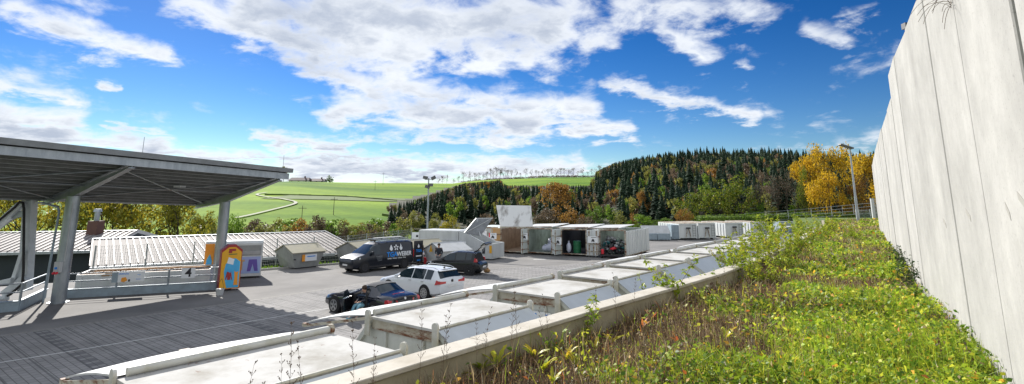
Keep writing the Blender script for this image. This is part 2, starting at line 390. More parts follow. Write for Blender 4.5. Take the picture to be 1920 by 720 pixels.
hill = np_mesh('hills', V, Q, M_MEAD); tag(hill, kind='structure')
hill.data.polygons.foreach_set('use_smooth', [True]*len(hill.data.polygons))
def dense(pts, step=6):
    out = []
    for a, b in zip(pts, pts[1:]):
        n = max(1, int((b-a).length/step))
        out += [a.lerp(b, k/n) for k in range(n)]
    return out+[pts[-1]]
def smooth_pts(pts, it=2):
    for _ in range(it):
        q = [pts[0]]
        for a, b in zip(pts, pts[1:]): q += [a.lerp(b, .25), a.lerp(b, .75)]
        pts = q+[pts[-1]]
    return pts
tr = [T(440, 412), T(476, 404), T(520, 393), T(548, 386), T(557, 381), T(545, 377), T(505, 371), T(484, 368), T(480, 365), T(500, 362)]
ribbon('field_track', dense(smooth_pts(tr, 2), 4), 1.2, m_track, .35, hfun=hz)
st = [T(u, 370+(u-600)*.028+1.5) for u in range(520, 790, 12)]
ribbon('ploughed_strip', dense(st, 5), 24, m_plough, .22, hfun=hz)
for nm, seq in (('field_edge', [(497, 366), (560, 367), (650, 369.5), (770, 379)]), ('field_edge', [(718, 405), (735, 407), (745, 409)])):
    w = dense([T(*q) for q in seq], 5)
    mb = MB()
    for a, b in zip(w, w[1:]):
        mb.bar((a.x, a.y, hz(a.x, a.y)+.3), (b.x, b.y, hz(b.x, b.y)+.3), .9, .5+random.random()*.3)
    tag(mb.build('field_hedge', m_plough), kind='stuff', label='thin dark hedge line crossing the green hillside')

# ================================================================ TREES
LM = {
 'yellowgreen': leafmat('leaf_yellow_green', [(.045,.05,.012),(.12,.13,.02),(.28,.26,.03),(.46,.34,.03),(.26,.14,.02)], .5),
 'olive': leafmat('leaf_olive', [(.07,.08,.02),(.16,.17,.04),(.27,.26,.06),(.32,.23,.06)], .5),
 'green': leafmat('leaf_green', [(.03,.07,.015),(.08,.15,.02),(.16,.25,.03),(.26,.28,.04)], .5),
 'greenorange': leafmat('leaf_green_turning', [(.03,.06,.01),(.08,.13,.015),(.16,.21,.02),(.34,.25,.03),(.45,.18,.03)], .5),
 'lime': leafmat('leaf_lime', [(.06,.12,.015),(.14,.24,.02),(.26,.36,.04)]),
 'orange': leafmat('leaf_rust_orange', [(.10,.06,.02),(.22,.12,.03),(.36,.19,.04),(.34,.22,.06)], .5),
 'yellow': leafmat('leaf_golden', [(.16,.17,.015),(.38,.28,.02),(.60,.38,.02),(.72,.46,.03),(.55,.24,.02)], .58),
 'brown': leafmat('leaf_grey_brown', [(.05,.038,.025),(.11,.08,.055),(.18,.13,.08),(.22,.16,.08)], .35),
 'red': leafmat('leaf_red', [(.14,.02,.015),(.34,.04,.02)]),
 'spruce': leafmat('leaf_spruce', [(.014,.032,.020),(.030,.058,.032),(.060,.098,.045)], .35, .8, big=.05),
}
def leaves_np(cent, rad, n, size, rng, hang=.0, flat=.6):
    """n quads spread through blobs; cent (k,3) rad (k)"""
    k = rng.choice(len(cent), n, p=(rad**2)/np.sum(rad**2))
    d = rng.normal(size=(n, 3)); d /= np.linalg.norm(d, axis=1)[:, None]
    p = cent[k]+d*(rad[k]*rng.random(n)**.4)[:, None]*np.array([1, 1, .85])
    a = rng.normal(size=(n, 3)); a /= np.linalg.norm(a, axis=1)[:, None]
    b = np.cross(a, rng.normal(size=(n, 3))); b /= np.linalg.norm(b, axis=1)[:, None]
    s = size*(.5+rng.random(n))[:, None]
    V = np.stack([p-a*s-b*s*.25, p+b*s*flat, p+a*s+b*s*.15, p-b*s*flat], 1).reshape(-1, 3)
    return V, np.arange(4*n).reshape(-1, 4)
def limbs(mb, p, d, L_, r, depth, rng, tips):
    e = p+d*L_; mb.tube(p, e, r, r*.6, 5 if depth else 4, caps=False)
    if depth == 0: tips.append(e); return
    for _ in range(rng.integers(2, 4)):
        q = Vector(rng.normal(size=3)); nd_ = (d+q*.42+Vector((0, 0, .12))).normalized()
        limbs(mb, e, nd_, L_*rng.uniform(.62, .85), r*.58, depth-1, rng, tips)
def tree_meshes(kind, seed, nleaf, size, bushy=False, bare=False, shape=(1, 1), depth=3):
    """unit tree: height 1, crown radius .5 ; returns (trunk mesh, crown mesh)"""
    rng = np.random.default_rng(seed); mb = MB(); tips = []
    base = Vector((0, 0, -.03)); th = .12 if bushy else (.30 if not bare else .34)
    for s in range(4 if bushy else 1):
        d = Vector((rng.normal()*.35, rng.normal()*.35, 1)).normalized() if bushy else Vector((rng.normal()*.03, rng.normal()*.03, 1)).normalized()
        tr_ = .02 if bushy else (.022 if not bare else .016)
        mb.tube(base, base+d*th, tr_, tr_*.8, 6, caps=False)
        for k in range(2 if bushy else 4):
            q = Vector((rng.normal()*.4, rng.normal()*.4, 1)).normalized()
            limbs(mb, base+d*th*rng.uniform(.85, 1), q, (.24 if not bare else .2)*rng.uniform(.8, 1.1), tr_*.6, depth if not bare else 4, rng, tips)
    t = mb.build('tree_wood', m_bark); tm = t.data; bpy.data.objects.remove(t)
    if nleaf == 0: return tm, None
    tp = np.array([tuple(q) for q in tips])
    tp[:, :2] *= .46/max(1e-3, np.abs(tp[:, :2]).max()); z0 = .05 if bushy else .28
    k = 26; ang = rng.random(k)*2*PI; zz = z0+(.93-z0)*rng.random(k)
    prof = np.sin(np.clip((zz-z0+.10)/(1.02-z0+.10), 0, 1)*PI)**.6
    rad_ = .40*prof*np.sqrt(rng.random(k)); ext = np.stack([np.cos(ang)*rad_, np.sin(ang)*rad_, zz], 1)
    cent = np.vstack([tp[rng.choice(len(tp), min(len(tp), 22), replace=False)]*np.array([1, 1, 1])*np.array([1, 1, .95/max(.95, tp[:, 2].max())]), ext])
    rad = rng.uniform(.06, .15, len(cent))
    V, Q = leaves_np(cent, rad, nleaf, size, rng)
    V[:, 2] = np.clip(V[:, 2], .0, 1.03)
    o = np_mesh('crown', V, Q, LM[kind]); cm = o.data; bpy.data.objects.remove(o)
    return tm, cm
def place_tree(name, meshes, loc, h, w, label, cat='tree', group=None, rz=None):
    e = empty(name, loc, random.random()*6.3 if rz is None else rz, label, cat, group)
    for nm, me in zip(('trunk', 'crown'), meshes):
        if me is None: continue
        o = bpy.data.objects.new(nm, me); COL.objects.link(o); o.parent = e; o.scale = (w, w, h)
    return e
def conifer_arr(seed, levels=18):
    rng = np.random.default_rng(seed); V = []; Q = []
    for i in range(levels):
        t = i/(levels-1); z = .08+.92*t; rad = (.17*(1-t)**.85+.008); nb = max(5, int(12*(1-t)+5))
        for j in range(nb):
            a = 2*PI*(j+rng.random()*.8)/nb+i; r_ = rad*rng.uniform(.65, 1.25); w = rad*.42+.006; dz = .05*rng.uniform(.7, 1.6)
            ca, sa = math.cos(a), math.sin(a); b = len(V)
            V += [(0, 0, z+.035), (ca*r_*.6-sa*w, sa*r_*.6+ca*w, z-dz*.35), (ca*r_, sa*r_, z-dz), (ca*r_*.6+sa*w, sa*r_*.6-ca*w, z-dz*.35)]
            Q.append((b, b+1, b+2, b+3))
    V += [(-.006, 0, -.03), (.006, 0, -.03), (.003, 0, .95), (-.003, 0, .95), (0, -.006, -.03), (0, .006, -.03), (0, .003, .95), (0, -.003, .95)]
    b = len(V)-8; Q += [(b, b+1, b+2, b+3), (b+4, b+5, b+6, b+7)]
    return np.array(V), np.array(Q)
def mesh_np(name, V, Q, m):
    o = np_mesh(name, V, Q, m); me = o.data; bpy.data.objects.remove(o); return me
# spruce: trunk mesh + crown mesh
mbt = MB(); mbt.tube((0, 0, -.03), (0, 0, .9), .013, .003, 5, caps=False); _o = mbt.build('w', m_bark); SP_T = _o.data; bpy.data.objects.remove(_o)
SPR = [conifer_arr(s) for s in (1, 2, 3, 4)]; SPR_M = [mesh_np('crown', V, Q, LM['spruce']) for V, Q in SPR]
def dec_arr(seed, n=230, size=.055):
    rng = np.random.default_rng(seed); k = 12; ang = rng.random(k)*6.28; z = .35+.5*rng.random(k); r_ = .25*np.sqrt(rng.random(k))
    return leaves_np(np.stack([np.cos(ang)*r_, np.sin(ang)*r_, z], 1), rng.uniform(.1, .2, k), n, size, rng)
DECs = [dec_arr(s) for s in (11, 12, 13)]
# --- the wooded hillside: which points carry wood (picture-column / range survey)
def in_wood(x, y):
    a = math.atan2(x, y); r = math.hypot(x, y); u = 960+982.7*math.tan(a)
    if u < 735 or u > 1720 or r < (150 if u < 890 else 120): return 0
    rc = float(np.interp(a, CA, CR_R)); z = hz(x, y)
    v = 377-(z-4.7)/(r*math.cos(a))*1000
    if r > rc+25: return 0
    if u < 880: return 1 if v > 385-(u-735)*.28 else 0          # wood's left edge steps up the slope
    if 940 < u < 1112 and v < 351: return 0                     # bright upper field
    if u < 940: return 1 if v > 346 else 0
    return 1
pts = []; rngf = np.random.default_rng(5)
for _ in range(16000):
    u = rngf.uniform(735, 1720); r_ = math.sqrt(rngf.uniform(118**2, 640**2)); a = math.atan2(u-960, 982.7)
    x, y = r_*math.sin(a), r_*math.cos(a)
    if in_wood(x, y): pts.append((r_, x, y, u))
pts = [p for p in pts if rngf.random() < .62]
pts.sort()
# keep spacing
grid = {}; keep = []
for r_, x, y, u in pts:
    k = (int(x//3.4), int(y//3.4))
    if k in grid: continue
    grid[k] = 1; keep.append((r_, x, y, u))
wood_kind = []
VV = {'spruce': [], 'brown': [], 'olive': [], 'orange': [], 'green': []}; nsp = 0; ndc = 0
for i, (r_, x, y, u) in enumerate(keep):
    z = hz(x, y); a = math.atan2(x, y); rc = float(np.interp(a, CA, CR_R)); vb = 377-(z-4.7)/(r_*math.cos(a))*1000; hp_ = 1000*(5.0+.0125*r_)/(r_*math.cos(a))
    thr = float(np.interp(u, [735, 790, 870, 938, 950, 1100, 1116, 1150, 1200, 1300, 1720], [385, 372, 345, 338, 348, 348, 322, 306, 294, 276, 276])); room = (vb-thr)*r_*math.cos(a)/1000
    if room < 2.2: continue
    t = (r_-150)/(rc-150); q = rngf.random()
    pd = (.30+.5*t if u > 1150 else .42)*(1.6 if math.sin(x*.045+1)*math.cos(y*.04) > .25 else .6)
    if q > pd:
        h = min(room, (rngf.uniform(.5, 1.35)+.25*math.sin(x*.08)*math.cos(y*.07+2))*(5.5+.0135*r_)); v_ = int(rngf.integers(0, 4)); sc = rngf.uniform(1.1, 1.75)
        if nsp < 150:
            nsp += 1
            e = empty('spruce_tree', (x, y, z), rngf.random()*6.3, 'dark green spruce standing in the wood on the hillside', 'tree', 'spruces in the hillside wood')
            for nm, me in (('trunk', SP_T), ('crown', SPR_M[v_])):
                o = bpy.data.objects.new(nm, me); COL.objects.link(o); o.parent = e; o.scale = (h*sc, h*sc, h)
        else:
            V0, Q0 = SPR[v_]; th = rngf.random()*6.3; c, s = math.cos(th), math.sin(th); W = V0*np.array([h*sc, h*sc, h]); W = np.stack([W[:, 0]*c-W[:, 1]*s+x, W[:, 0]*s+W[:, 1]*c+y, W[:, 2]+z], 1)
            VV['spruce'].append((W, Q0))
    else:
        kd = rngf.choice(['brown', 'olive', 'orange', 'green'], p=[.46, .34, .05, .15]); h = min(room, rngf.uniform(.6, 1.15)*(5.0+.012*r_)); w = h*rngf.uniform(.6, .9)
        V0, Q0 = DECs[int(rngf.integers(0, 3))]; W = V0*np.array([w, w, h])+np.array([x, y, z]); VV[kd].append((W, Q0))
for kd, L_ in VV.items():
    if not L_: continue
    off = 0; Vs = []; Qs = []
    for W, Q0 in L_: Vs.append(W); Qs.append(Q0+off); off += len(W)
    o = np_mesh('hillside_wood' if kd == 'spruce' else 'hillside_broadleaf_wood', np.vstack(Vs), np.vstack(Qs), LM[kd])
    tag(o, {'spruce': 'dense dark spruce wood covering the far hillside', 'brown': 'grey-brown leafless broadleaf crowns scattered in the hillside wood', 'olive': 'olive broadleaf crowns scattered in the hillside wood', 'orange': 'rust-orange broadleaf crowns scattered in the hillside wood', 'green': 'fresh green broadleaf crowns scattered in the hillside wood'}[kd], 'wood', kind='stuff')
# dark floor below the wood
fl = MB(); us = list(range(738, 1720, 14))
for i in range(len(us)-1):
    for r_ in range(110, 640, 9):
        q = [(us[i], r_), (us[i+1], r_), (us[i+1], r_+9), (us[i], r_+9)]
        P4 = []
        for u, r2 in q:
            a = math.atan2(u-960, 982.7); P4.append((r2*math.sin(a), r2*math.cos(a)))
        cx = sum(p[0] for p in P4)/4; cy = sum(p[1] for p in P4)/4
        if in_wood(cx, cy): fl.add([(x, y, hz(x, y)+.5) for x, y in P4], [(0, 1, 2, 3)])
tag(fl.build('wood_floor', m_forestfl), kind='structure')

# --- single trees
def yat(u, dpt): return (u-960)/982.7*dpt
def tree_at(name, kind, u, dpt, vtop, wpx, label, n=1600, size=None, bushy=False, bare=False, seed=0, group=None, cat='tree', base=None, meshes=None, depth=3):
    x = yat(u, dpt); z = hz(x, dpt) if base is None else base
    h = D(u, vtop, dpt).z-z; w = wpx/1000.0*dpt*1.08
    if meshes is None: meshes = tree_meshes(kind, seed or int(u), n, size or .026, bushy, bare, depth=depth)
    return place_tree(name, meshes, (x, dpt, z), h, w, label, cat, group)
# autumn trees behind the sheds on the left
YG = [tree_meshes('yellowgreen', s, 2300, .019, depth=4) for s in (21, 22, 23)]
for i, (u, d, vt, w) in enumerate([(-70, 66, 352, 110), (25, 70, 362, 110), (100, 64, 356, 105), (175, 72, 366, 100), (240, 63, 358, 110), (310, 69, 362, 100), (365, 64, 372, 80), (400, 74, 392, 55)]):
    tree_at('autumn_tree', 'yellowgreen', u, d, vt-(20 if u < 380 else 4), w*1.25, 'yellow-green autumn tree in the row behind the metal-roofed sheds', meshes=YG[i % 3], group='autumn trees behind the sheds')
for u, d, vt, w, kd, lab in [(428, 80, 398, 40, 'olive', 'thin olive tree just right of the canopy column'), (458, 84, 396, 46, 'green', 'slim open green tree right of the canopy column')]:
    tree_at('slim_tree', kd, u, d, vt, w, lab, n=700, seed=u)
BU = {k: [tree_meshes(k, s, 1500, .03, True) for s in (31, 32)] for k in ('olive', 'green', 'brown', 'orange', 'lime')}
labs = {'olive': 'olive bush in the hedge at the foot of the green hill', 'green': 'green bush in the hedge at the foot of the green hill', 'brown': 'grey-brown bush in the hedge at the foot of the green hill', 'orange': 'rusty bush in the hedge at the foot of the green hill', 'lime': 'light green bush in the hedge at the foot of the green hill'}
for i, (u, d, vt, w, kd) in enumerate([(400,95,420,40,'lime'),(440,100,424,40,'olive'),(486,104,420,38,'olive'),(510,96,414,46,'brown'),(545,92,411,48,'olive'),(572,95,413,40,'orange'),(590,99,418,36,'olive'),(680,98,422,44,'olive'),(700,92,420,40,'brown'),(722,96,424,36,'olive'),(748,95,420,36,'green'),(700,110,420,50,'lime'),(640,106,424,50,'lime'),(520,112,424,60,'olive'),(610,104,414,50,'olive'),(632,94,416,44,'green'),(664,100,414,50,'olive'),(760,104,412,44,'olive'),(735,100,416,44,'brown'),(470,98,418,44,'green'),(420,92,414,44,'olive'),(555,104,414,50,'green'),(500,92,422,40,'olive'),(708,108,414,50,'green')]):
    tree_at('hedge_bush', kd, u, d, vt-5, w*1.35, labs[kd], meshes=BU[kd][i % 2], group='bushes in the hedge below the hill, '+kd, cat='bush')
BR = tree_meshes('brown', 77, 2600, .022, True, depth=4)
tree_at('purple_brown_tree', 'brown', 618, 90, 393, 62, 'large rounded purple-brown twiggy tree in front of the green hill', meshes=BR)
tree_at('purple_brown_tree', 'brown', 655, 90, 408, 28, 'small upright brown twiggy tree beside the large rounded one', meshes=BR)
for u, d, vt, w, kd, lab in [
 (766,118,394,30,'brown','dark brown tree left of the tall floodlight mast'),(786,114,390,40,'olive','olive-ochre tree behind the floodlight mast'),
 (848,112,402,46,'yellowgreen','ochre round bush-like tree behind the waste compactor'),(822,122,398,30,'olive','small olive tree right of the floodlight mast'),
 (1046,128,341,72,'orange','tall rust-orange tree behind the open containers'),(1020,112,386,60,'brown','grey-brown tree below the rust-orange one'),(1062,112,382,52,'orange','rusty bush-like tree right of the raised white lid'),
 (1110,114,383,56,'green','round dark green tree behind the open containers'),(1093,105,404,50,'brown','low grey-brown shrub tree behind the open containers'),
 (1152,110,394,44,'olive','olive tree behind the scrap container'),(1176,112,396,26,'orange','small orange-brown tree behind the scrap container'),(1190,106,400,54,'lime','bright lime-green bushy tree right of the scrap container'),
 (1196,138,357,30,'orange','slender pale orange tree against the dark spruces'),(1229,136,371,26,'orange','small round ochre tree against the dark spruces'),
 (1230,112,408,50,'green','dark shrub behind the small lidded containers')]:
    tree_at('broadleaf_tree', kd, u, d, vt, w, lab, n=2600, size=.02, bushy=vt > 380, seed=u, depth=4)
for u, d, vt, w, kd, lab in [(1298,108,352,84,'greenorange','broad green tree turning orange, left of the pair behind the hook containers'),(1362,104,331,104,'greenorange','tallest green tree of the pair behind the hook containers'),(1270,104,385,40,'orange','low rusty tree at the left foot of the green pair'),(1400,100,380,60,'lime','yellow-green undergrowth tree between the green pair and the bare trees')]:
    tree_at('turning_tree', kd, u, d, vt, w, lab, n=4200, size=.015, bushy=True, seed=u, depth=4)
BT = [tree_meshes('brown', s, 500, .012, False, True) for s in (41, 42, 43)]
for i, (u, d, vt, w) in enumerate([(1408,100,322,50),(1428,106,318,48),(1442,98,326,50),(1458,104,318,46),(1474,99,312,50),(1494,108,330,40)]):
    tree_at('bare_tree', 'brown', u, d, vt, w, 'tall nearly leafless tree with a dark trunk beside the golden trees', meshes=BT[i % 3], group='bare trees left of the golden trees')
for i, (u, d, vt, w) in enumerate([(1388,98,395,40),(1425,96,385,40),(1465,96,380,44),(1500,100,385,40)]):
    tree_at('undergrowth_shrub', 'lime' if i % 2 else 'olive', u, d, vt, w, 'thin shrub growing under the bare trees', meshes=BU['olive' if i % 2 else 'lime'][i % 2], group='shrubs under the bare trees', cat='bush')
for u, d, vt, w, kd, lab in [(1508,98,284,70,'yellow','golden autumn tree with a greenish left side, leftmost of the golden ones'),(1556,94,268,92,'yellow','tallest golden autumn tree behind the street lamp'),(1606,98,284,76,'yellow','golden autumn tree right of the street lamp'),(1528,92,320,70,'yellow','lower golden tree in front of the tallest golden one'),(1590,90,330,80,'orange','low orange-brown tree behind the mesh gate'),(1492,94,310,34,'greenorange','narrow green tree on the left edge of the golden ones'),(1640,96,288,30,'red','dark red tree showing beside the concrete wall'),(1652,92,300,84,'yellow','golden-brown tree half hidden by the end of the concrete wall')]:
    tree_at('golden_tree' if kd == 'yellow' else 'autumn_tree', kd, u, d, vt, w, lab, n=5200, size=.013, seed=u, depth=4, bushy=(kd != 'yellow'))
# small leafless trees along the skyline
RT = [tree_meshes('brown', s, 160, .03, False, True, depth=3) for s in (51, 52, 53)]
rs = random.Random(3)
for i, u in enumerate([826,833,841,853,863,872,884,892,899,907,914,921,926,931,938,945,952,958,967,975,985,996,1004,1009,1018,1026,1033,1041,1049,1056,1063,1072,1080,1090,1098,1106,1113,1120,1128,1136,1144,1152]):
    a = math.atan2(u-960, 982.7); rc = float(np.interp(a, CA, CR_R))*.985; x, y = rc*math.sin(a), rc*math.cos(a)
    h = rs.uniform(6, 12)*(1.3 if 918 < u < 960 else 1)*(1.25 if u > 1105 else 1)
    place_tree('skyline_tree', RT[i % 3], (x, y, hz(x, y)), h, h*rs.uniform(.55, .9), 'small leafless tree on the skyline of the far hill', 'tree', 'bare trees along the skyline')
rngr = np.random.default_rng(17); hc = []
for u in np.arange(868, 1200, 2.0):
    a = math.atan2(u-960, 982.7); rc = float(np.interp(a, CA, CR_R))*.99; x, y = rc*math.sin(a), rc*math.cos(a); hc.append((x, y, hz(x, y)+.9))
hc = np.array(hc); hv, hq = leaves_np(hc, rngr.uniform(.9, 2.6, len(hc)), 9000, .38, rngr); tag(np_mesh('ridge_hedge', hv, hq, LM['brown']), 'low dark hedge running along the skyline below the bare trees', 'hedge', kind='stuff')
a_ = [T(u, 341.5 if u < 1000 else 337, 300, 700) for u in (955, 1000, 1060, 1110)]
# houses on the hilltop
def house(u0, u1, vtop, dpt, label, rz=0, rh=.5):
    x0, x1 = yat(u0, dpt), yat(u1, dpt); w = x1-x0; cx = (x0+x1)/2; z = hz(cx, dpt)-1.0; zt = D((u0+u1)/2, vtop, dpt).z; hh = zt-z
    e = empty('farmhouse', (cx, dpt, z), rz, label, 'house')
    wl = MB().b2(-w/2+.8, w/2-.8, -4, 4, 0, hh*(1-rh)+.2).build('wall', m_house, e)
    r_ = MB(); zz = hh*(1-rh)
    r_.add([(-w/2, -5, zz), (w/2, -5, zz), (w/2-1.5, 0, hh), (-w/2+1.5, 0, hh), (-w/2, 5, zz), (w/2, 5, zz)], [(0, 1, 2, 3), (3, 2, 5, 4), (0, 3, 4), (1, 5, 2), (0, 4, 5, 1)]); r_.build('roof', m_tiles, e)
    for k in range(3):
        MB().box((-w/3+k*w/3, -4.05, hh*(1-rh)*.6), (1.3, .12, 1.4)).build('window', m_dark, e)
    MB().box((w*.2, 0, hh+.3), (.9, .9, 1.6)).build('chimney', m_chim, e)
house(511, 537, 334, 425, 'leftmost white farmhouse on the hilltop, partly behind bushes')
house(555, 594, 333, 432, 'middle white farmhouse with a wide dark roof on the hilltop')
house(591, 622, 335, 436, 'rightmost white farmhouse on the hilltop')
for u, h_, w_, nm, lab in [(543, 13, 9, 'olive', 'pale round tree between the hilltop farmhouses'), (521, 6, 12, 'green', 'dark bushes below the leftmost farmhouse'), (500, 5, 14, 'green', 'dark bushes left of the hilltop farmhouses'), (628, 6, 7, 'green', 'dark tree right of the hilltop farmhouses')]:
    x = yat(u, 418); place_tree('hilltop_tree', BU[nm][0] if h_ < 10 else tree_meshes('olive', 99, 600, .035), (x, 418, hz(x, 418)-.3), h_, w_, lab, 'tree')
def ppole(u, v, d, h, lab):
    q = T(u, v, 130, 640); e = empty('power_pole', q, 0, lab, 'pole'); MB().tube((0, 0, -.3), (0, 0, h), .10, .07, 6).build('pole', m_bark, e); MB().bar((-1.1, 0, h-.7), (1.1, 0, h-.7), .12, .12).build('crossarm', m_bark, e)
ppole(718, 347, 400, 9, 'wooden power pole on the crest of the green hill'); ppole(565, 421, 150, 5, 'thin wooden pole standing low on the green hill'); ppole(625, 404, 150, 5.5, 'thin wooden pole above the purple-brown tree')
ppole(703, 357, 300, 6, 'short pole in the upper field of the green hill')

# ================================================================ SHEDS BEHIND THE YARD
def shed(e0, e1, r0, r1, label, chim=None, wall_h=5):
    e0, e1, r0, r1 = map(Vector, (e0, e1, r0, r1)); root = empty('shed', (*((e0+e1)/2).xy, -4.3), 0, label, 'shed')
    off = -Vector(root.location)
    def q(p): return p+off
    b0, b1 = r0*2-e0, r1*2-e1; b0.z, b1.z = e0.z, e1.z
    rf = MB(); rf.slab([q(e0), q(e1), q(r1), q(r0)], .08); rf.slab([q(r0), q(r1), q(b1), q(b0)], .08)
    ro = rf.build('roof', m_roof, root)
    se = MB(); L_ = (e1-e0).length; n = int(L_/.42)
    for k in range(n+1):
        t = k/n; se.bar(q(e0.lerp(e1, t))+Vector((0, 0, .03)), q(r0.lerp(r1, t))+Vector((0, 0, .03)), .07, .09)
    se.build('standing_seams', m_roofs, ro)
    MB().bar(q(r0)+Vector((0, 0, .06)), q(r1)+Vector((0, 0, .06)), .35, .06).build('ridge_cap', m_galv, ro)
    dn = (r0-e0); dn.z = 0; dn.normalize()
    MB().bar(q(e0)-dn*.12-Vector((0, 0, .14)), q(e1)-dn*.12-Vector((0, 0, .14)), .2, .2).build('gutter', m_galv, root)
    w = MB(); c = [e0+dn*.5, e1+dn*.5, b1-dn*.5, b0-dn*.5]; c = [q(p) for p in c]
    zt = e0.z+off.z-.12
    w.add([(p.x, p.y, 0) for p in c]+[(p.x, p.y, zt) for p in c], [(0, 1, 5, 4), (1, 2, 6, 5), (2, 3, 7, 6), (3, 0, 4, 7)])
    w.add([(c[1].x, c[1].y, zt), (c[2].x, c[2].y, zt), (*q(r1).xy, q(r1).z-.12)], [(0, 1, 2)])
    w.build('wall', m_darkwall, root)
    g = MB(); g.bar(q(e1)+Vector((0, 0, -.02)), q(r1)+Vector((0, 0, -.02)), .06, .3); g.bar(q(r1)+Vector((0, 0, -.02)), q(b1)+Vector((0, 0, -.02)), .06, .3); g.build('verge_board', m_white, root)
    return root, q
s1, q1 = shed((-52, 33.9, 1.15), (-30.6, 41.5, 1.15), (-56, 41.0, 2.1), (-33.2, 48.6, 2.1), 'dark-clad shed with a pale ribbed roof and brown chimney at the left')
cp_ = q1(D(176, 450, 46.5)); cp_.z = q1(Vector((0, 0, 1.2))).z
ch = MB().box((cp_.x, cp_.y, cp_.z+.9), (.85, .85, 1.9)).build('chimney', m_chim, s1)
MB().tube((cp_.x, cp_.y, cp_.z+1.85), (cp_.x, cp_.y, cp_.z+2.6), .2, .2).tube((cp_.x, cp_.y, cp_.z+2.6), (cp_.x, cp_.y, cp_.z+2.85), .32, .25).build('flue', m_galv, ch)
shed((-26.8, 35.2, .62), (-12.6, 46.0, .62), (-32.8, 43.0, 1.75), (-18.4, 53.8, 1.75), 'low shed with a long pale ribbed roof behind the yard fence')

# ================================================================ CANOPY
R2 = Vector((.47, .883, 0)).normalized(); N2 = Vector((R2.y, -R2.x, 0))
RR0 = Vector((-20.0, 35.2, 0)); FR0 = RR0+N2*7.75
def cv(t, s, dz=0):            # t metres leftwards from the right end, s 0 rear .. 1 front
    p = RR0-R2*t+N2*(7.75*s); zr = 4.47+.036*t; zf = 6.14+.036*t
    return Vector((p.x, p.y, zr+(zf-zr)*s+dz))
can = empty('canopy', (-21.3, 26.5, 0), 0, 'open steel canopy with a corrugated sheet roof on round columns over the ramp', 'canopy'); co = -Vector(can.location)
def K(t, s, dz=0): return cv(t, s, dz)+co
TL = 24.0
roof = MB(); n = 60; roof_pts = []
# corrugated sheet: ribs run along the canopy
NS = 64; vs = []
for k in range(NS+1):
    s = k/NS; dz = .16+(.05 if k % 2 else 0)
    vs += [K(0, s, dz), K(TL, s, dz)]
roof.add(vs, [(2*i, 2*i+1, 2*i+3, 2*i+2) for i in range(NS)])
roof.slab([K(0, 0, .26), K(TL, 0, .26), K(TL, 1, .26), K(0, 1, .26)], .03)
roof.build('roof_sheet', m_galvd, can)
for k in range(13):
    s = (k+.5)/13.0; pu = MB().bar(K(-.05, s, .04), K(TL, s, .04), .012, .22).build('purlin', m_galvd, can); MB().bar(K(-.05, s, -.075), K(TL, s, -.075), .09, .012).build('flange', m_purlin_lit, pu)
fa = MB(); fa.bar(K(-.05, 1.0, -.02), K(TL, 1.0, -.02), .12, .34); fa.build('front_beam', m_galv, can)
fb = MB(); fb.bar(K(-.15, 1.012, .30), K(TL, 1.012, .30), .34, .24); fb.build('front_gutter', m_gut, can)
MB().bar(K(-.1, -.01, .08), K(TL, -.01, .08), .12, .28).build('rear_beam', m_galv, can)
for t in (.5, 8.4, 16.4, 23.5):
    b = MB()
    for sgn in (-1, 1): pass
    def sec(s, d): return K(t, s, -.05-d)
    # I-beam with a tapering web
    b.add([K(t-.012, 0, -.02), K(t-.012, 1, -.15), sec(1, .22)+R2*.012, sec(.4, .46)+R2*.012, sec(0, .2)+R2*.012, K(t+.012, 0, -.02), K(t+.012, 1, -.15), sec(1, .22)-R2*.012, sec(.4, .46)-R2*.012, sec(0, .2)-R2*.012],
          [(0, 1, 2, 3, 4), (9, 8, 7, 6, 5), (0, 5, 6, 1), (1, 6, 7, 2), (2, 7, 8, 3), (3, 8, 9, 4), (4, 9, 5, 0)])
    b.bar(sec(0, .2), sec(.4, .46), .28, .03); b.bar(sec(.4, .46), sec(1, .22), .28, .03); b.bar(K(t, 0, -.03), K(t, 1, -.09), .28, .025)
    b.build('roof_beam', m_galv, can)
    if t < 22:
        c = K(t, .38, -.05-.44); MB().tube((c.x, c.y, 0), (c.x, c.y, c.z+.02), .29, .29, 28).build('column', m_galv, can, smooth=True)
        MB().tube((c.x, c.y, 0), (c.x, c.y, .04), .42, .42, 24).build('base_plate', m_galv, can)
for t0, t1 in ((.5, 8.4), (8.4, 16.4), (16.4, 23.5)):
    for a, b_ in (((t0, .12), (t1, .9)), ((t1, .12), (t0, .9)), ((t0, .5), (t1, .5))):
        MB().tube(K(*a, -.16), K(*b_, -.16), .035).build('brace_rod', m_galv, can)
    p = K((t0+t1)/2, .62, -.2); MB().box(p, (.35, .5, .10)).build('light_fitting', m_white, can)
for t in (.3, 8.0): p = K(t, .99, .3); MB().tube(p, p+Vector((0, 0, .9)), .012).build('lightning_rod', m_galv, can)
c1 = cv(8.4, .38); c2 = cv(.5, .38)
# downpipe / conduit and control box on the left column
MB().path([(c1.x+co.x+.20, c1.y+co.y-.24, 1.9), (c1.x+co.x+.20, c1.y+co.y-.24, 4.6)], .018).build('conduit', m_white, can)
cb = empty('control_box', (c1.x+.02, c1.y-.33, 1.35), -.15, 'white switch box with a blue button and red sockets on the left canopy column', 'switch box')
MB().box((0, 0, .3), (.34, .14, .48)).build('housing', m_white, cb, bevel=.01); MB().box((-.02, -.09, .26), (.10, .05, .10)).build('button', m_blue, cb)
for k in (-.07, .08): MB().tube((k, -.07, .06), (k, -.16, .02), .05).build('socket', m_redp, cb)
pl = empty('pole_light', (c1.x-.62, c1.y-.12, 0), 0, 'slim bent pole light standing left of the left canopy column', 'lamp')
MB().path([(0, 0, 0), (.12, 0, 4.2), (.02, 0, 4.42), (-.75, 0, 4.62)], .05, 10).build('pole', m_bluegrey, pl, smooth=True); MB().box((-.9, 0, 4.62), (.32, .16, .10)).build('lamp_head', m_white, pl)

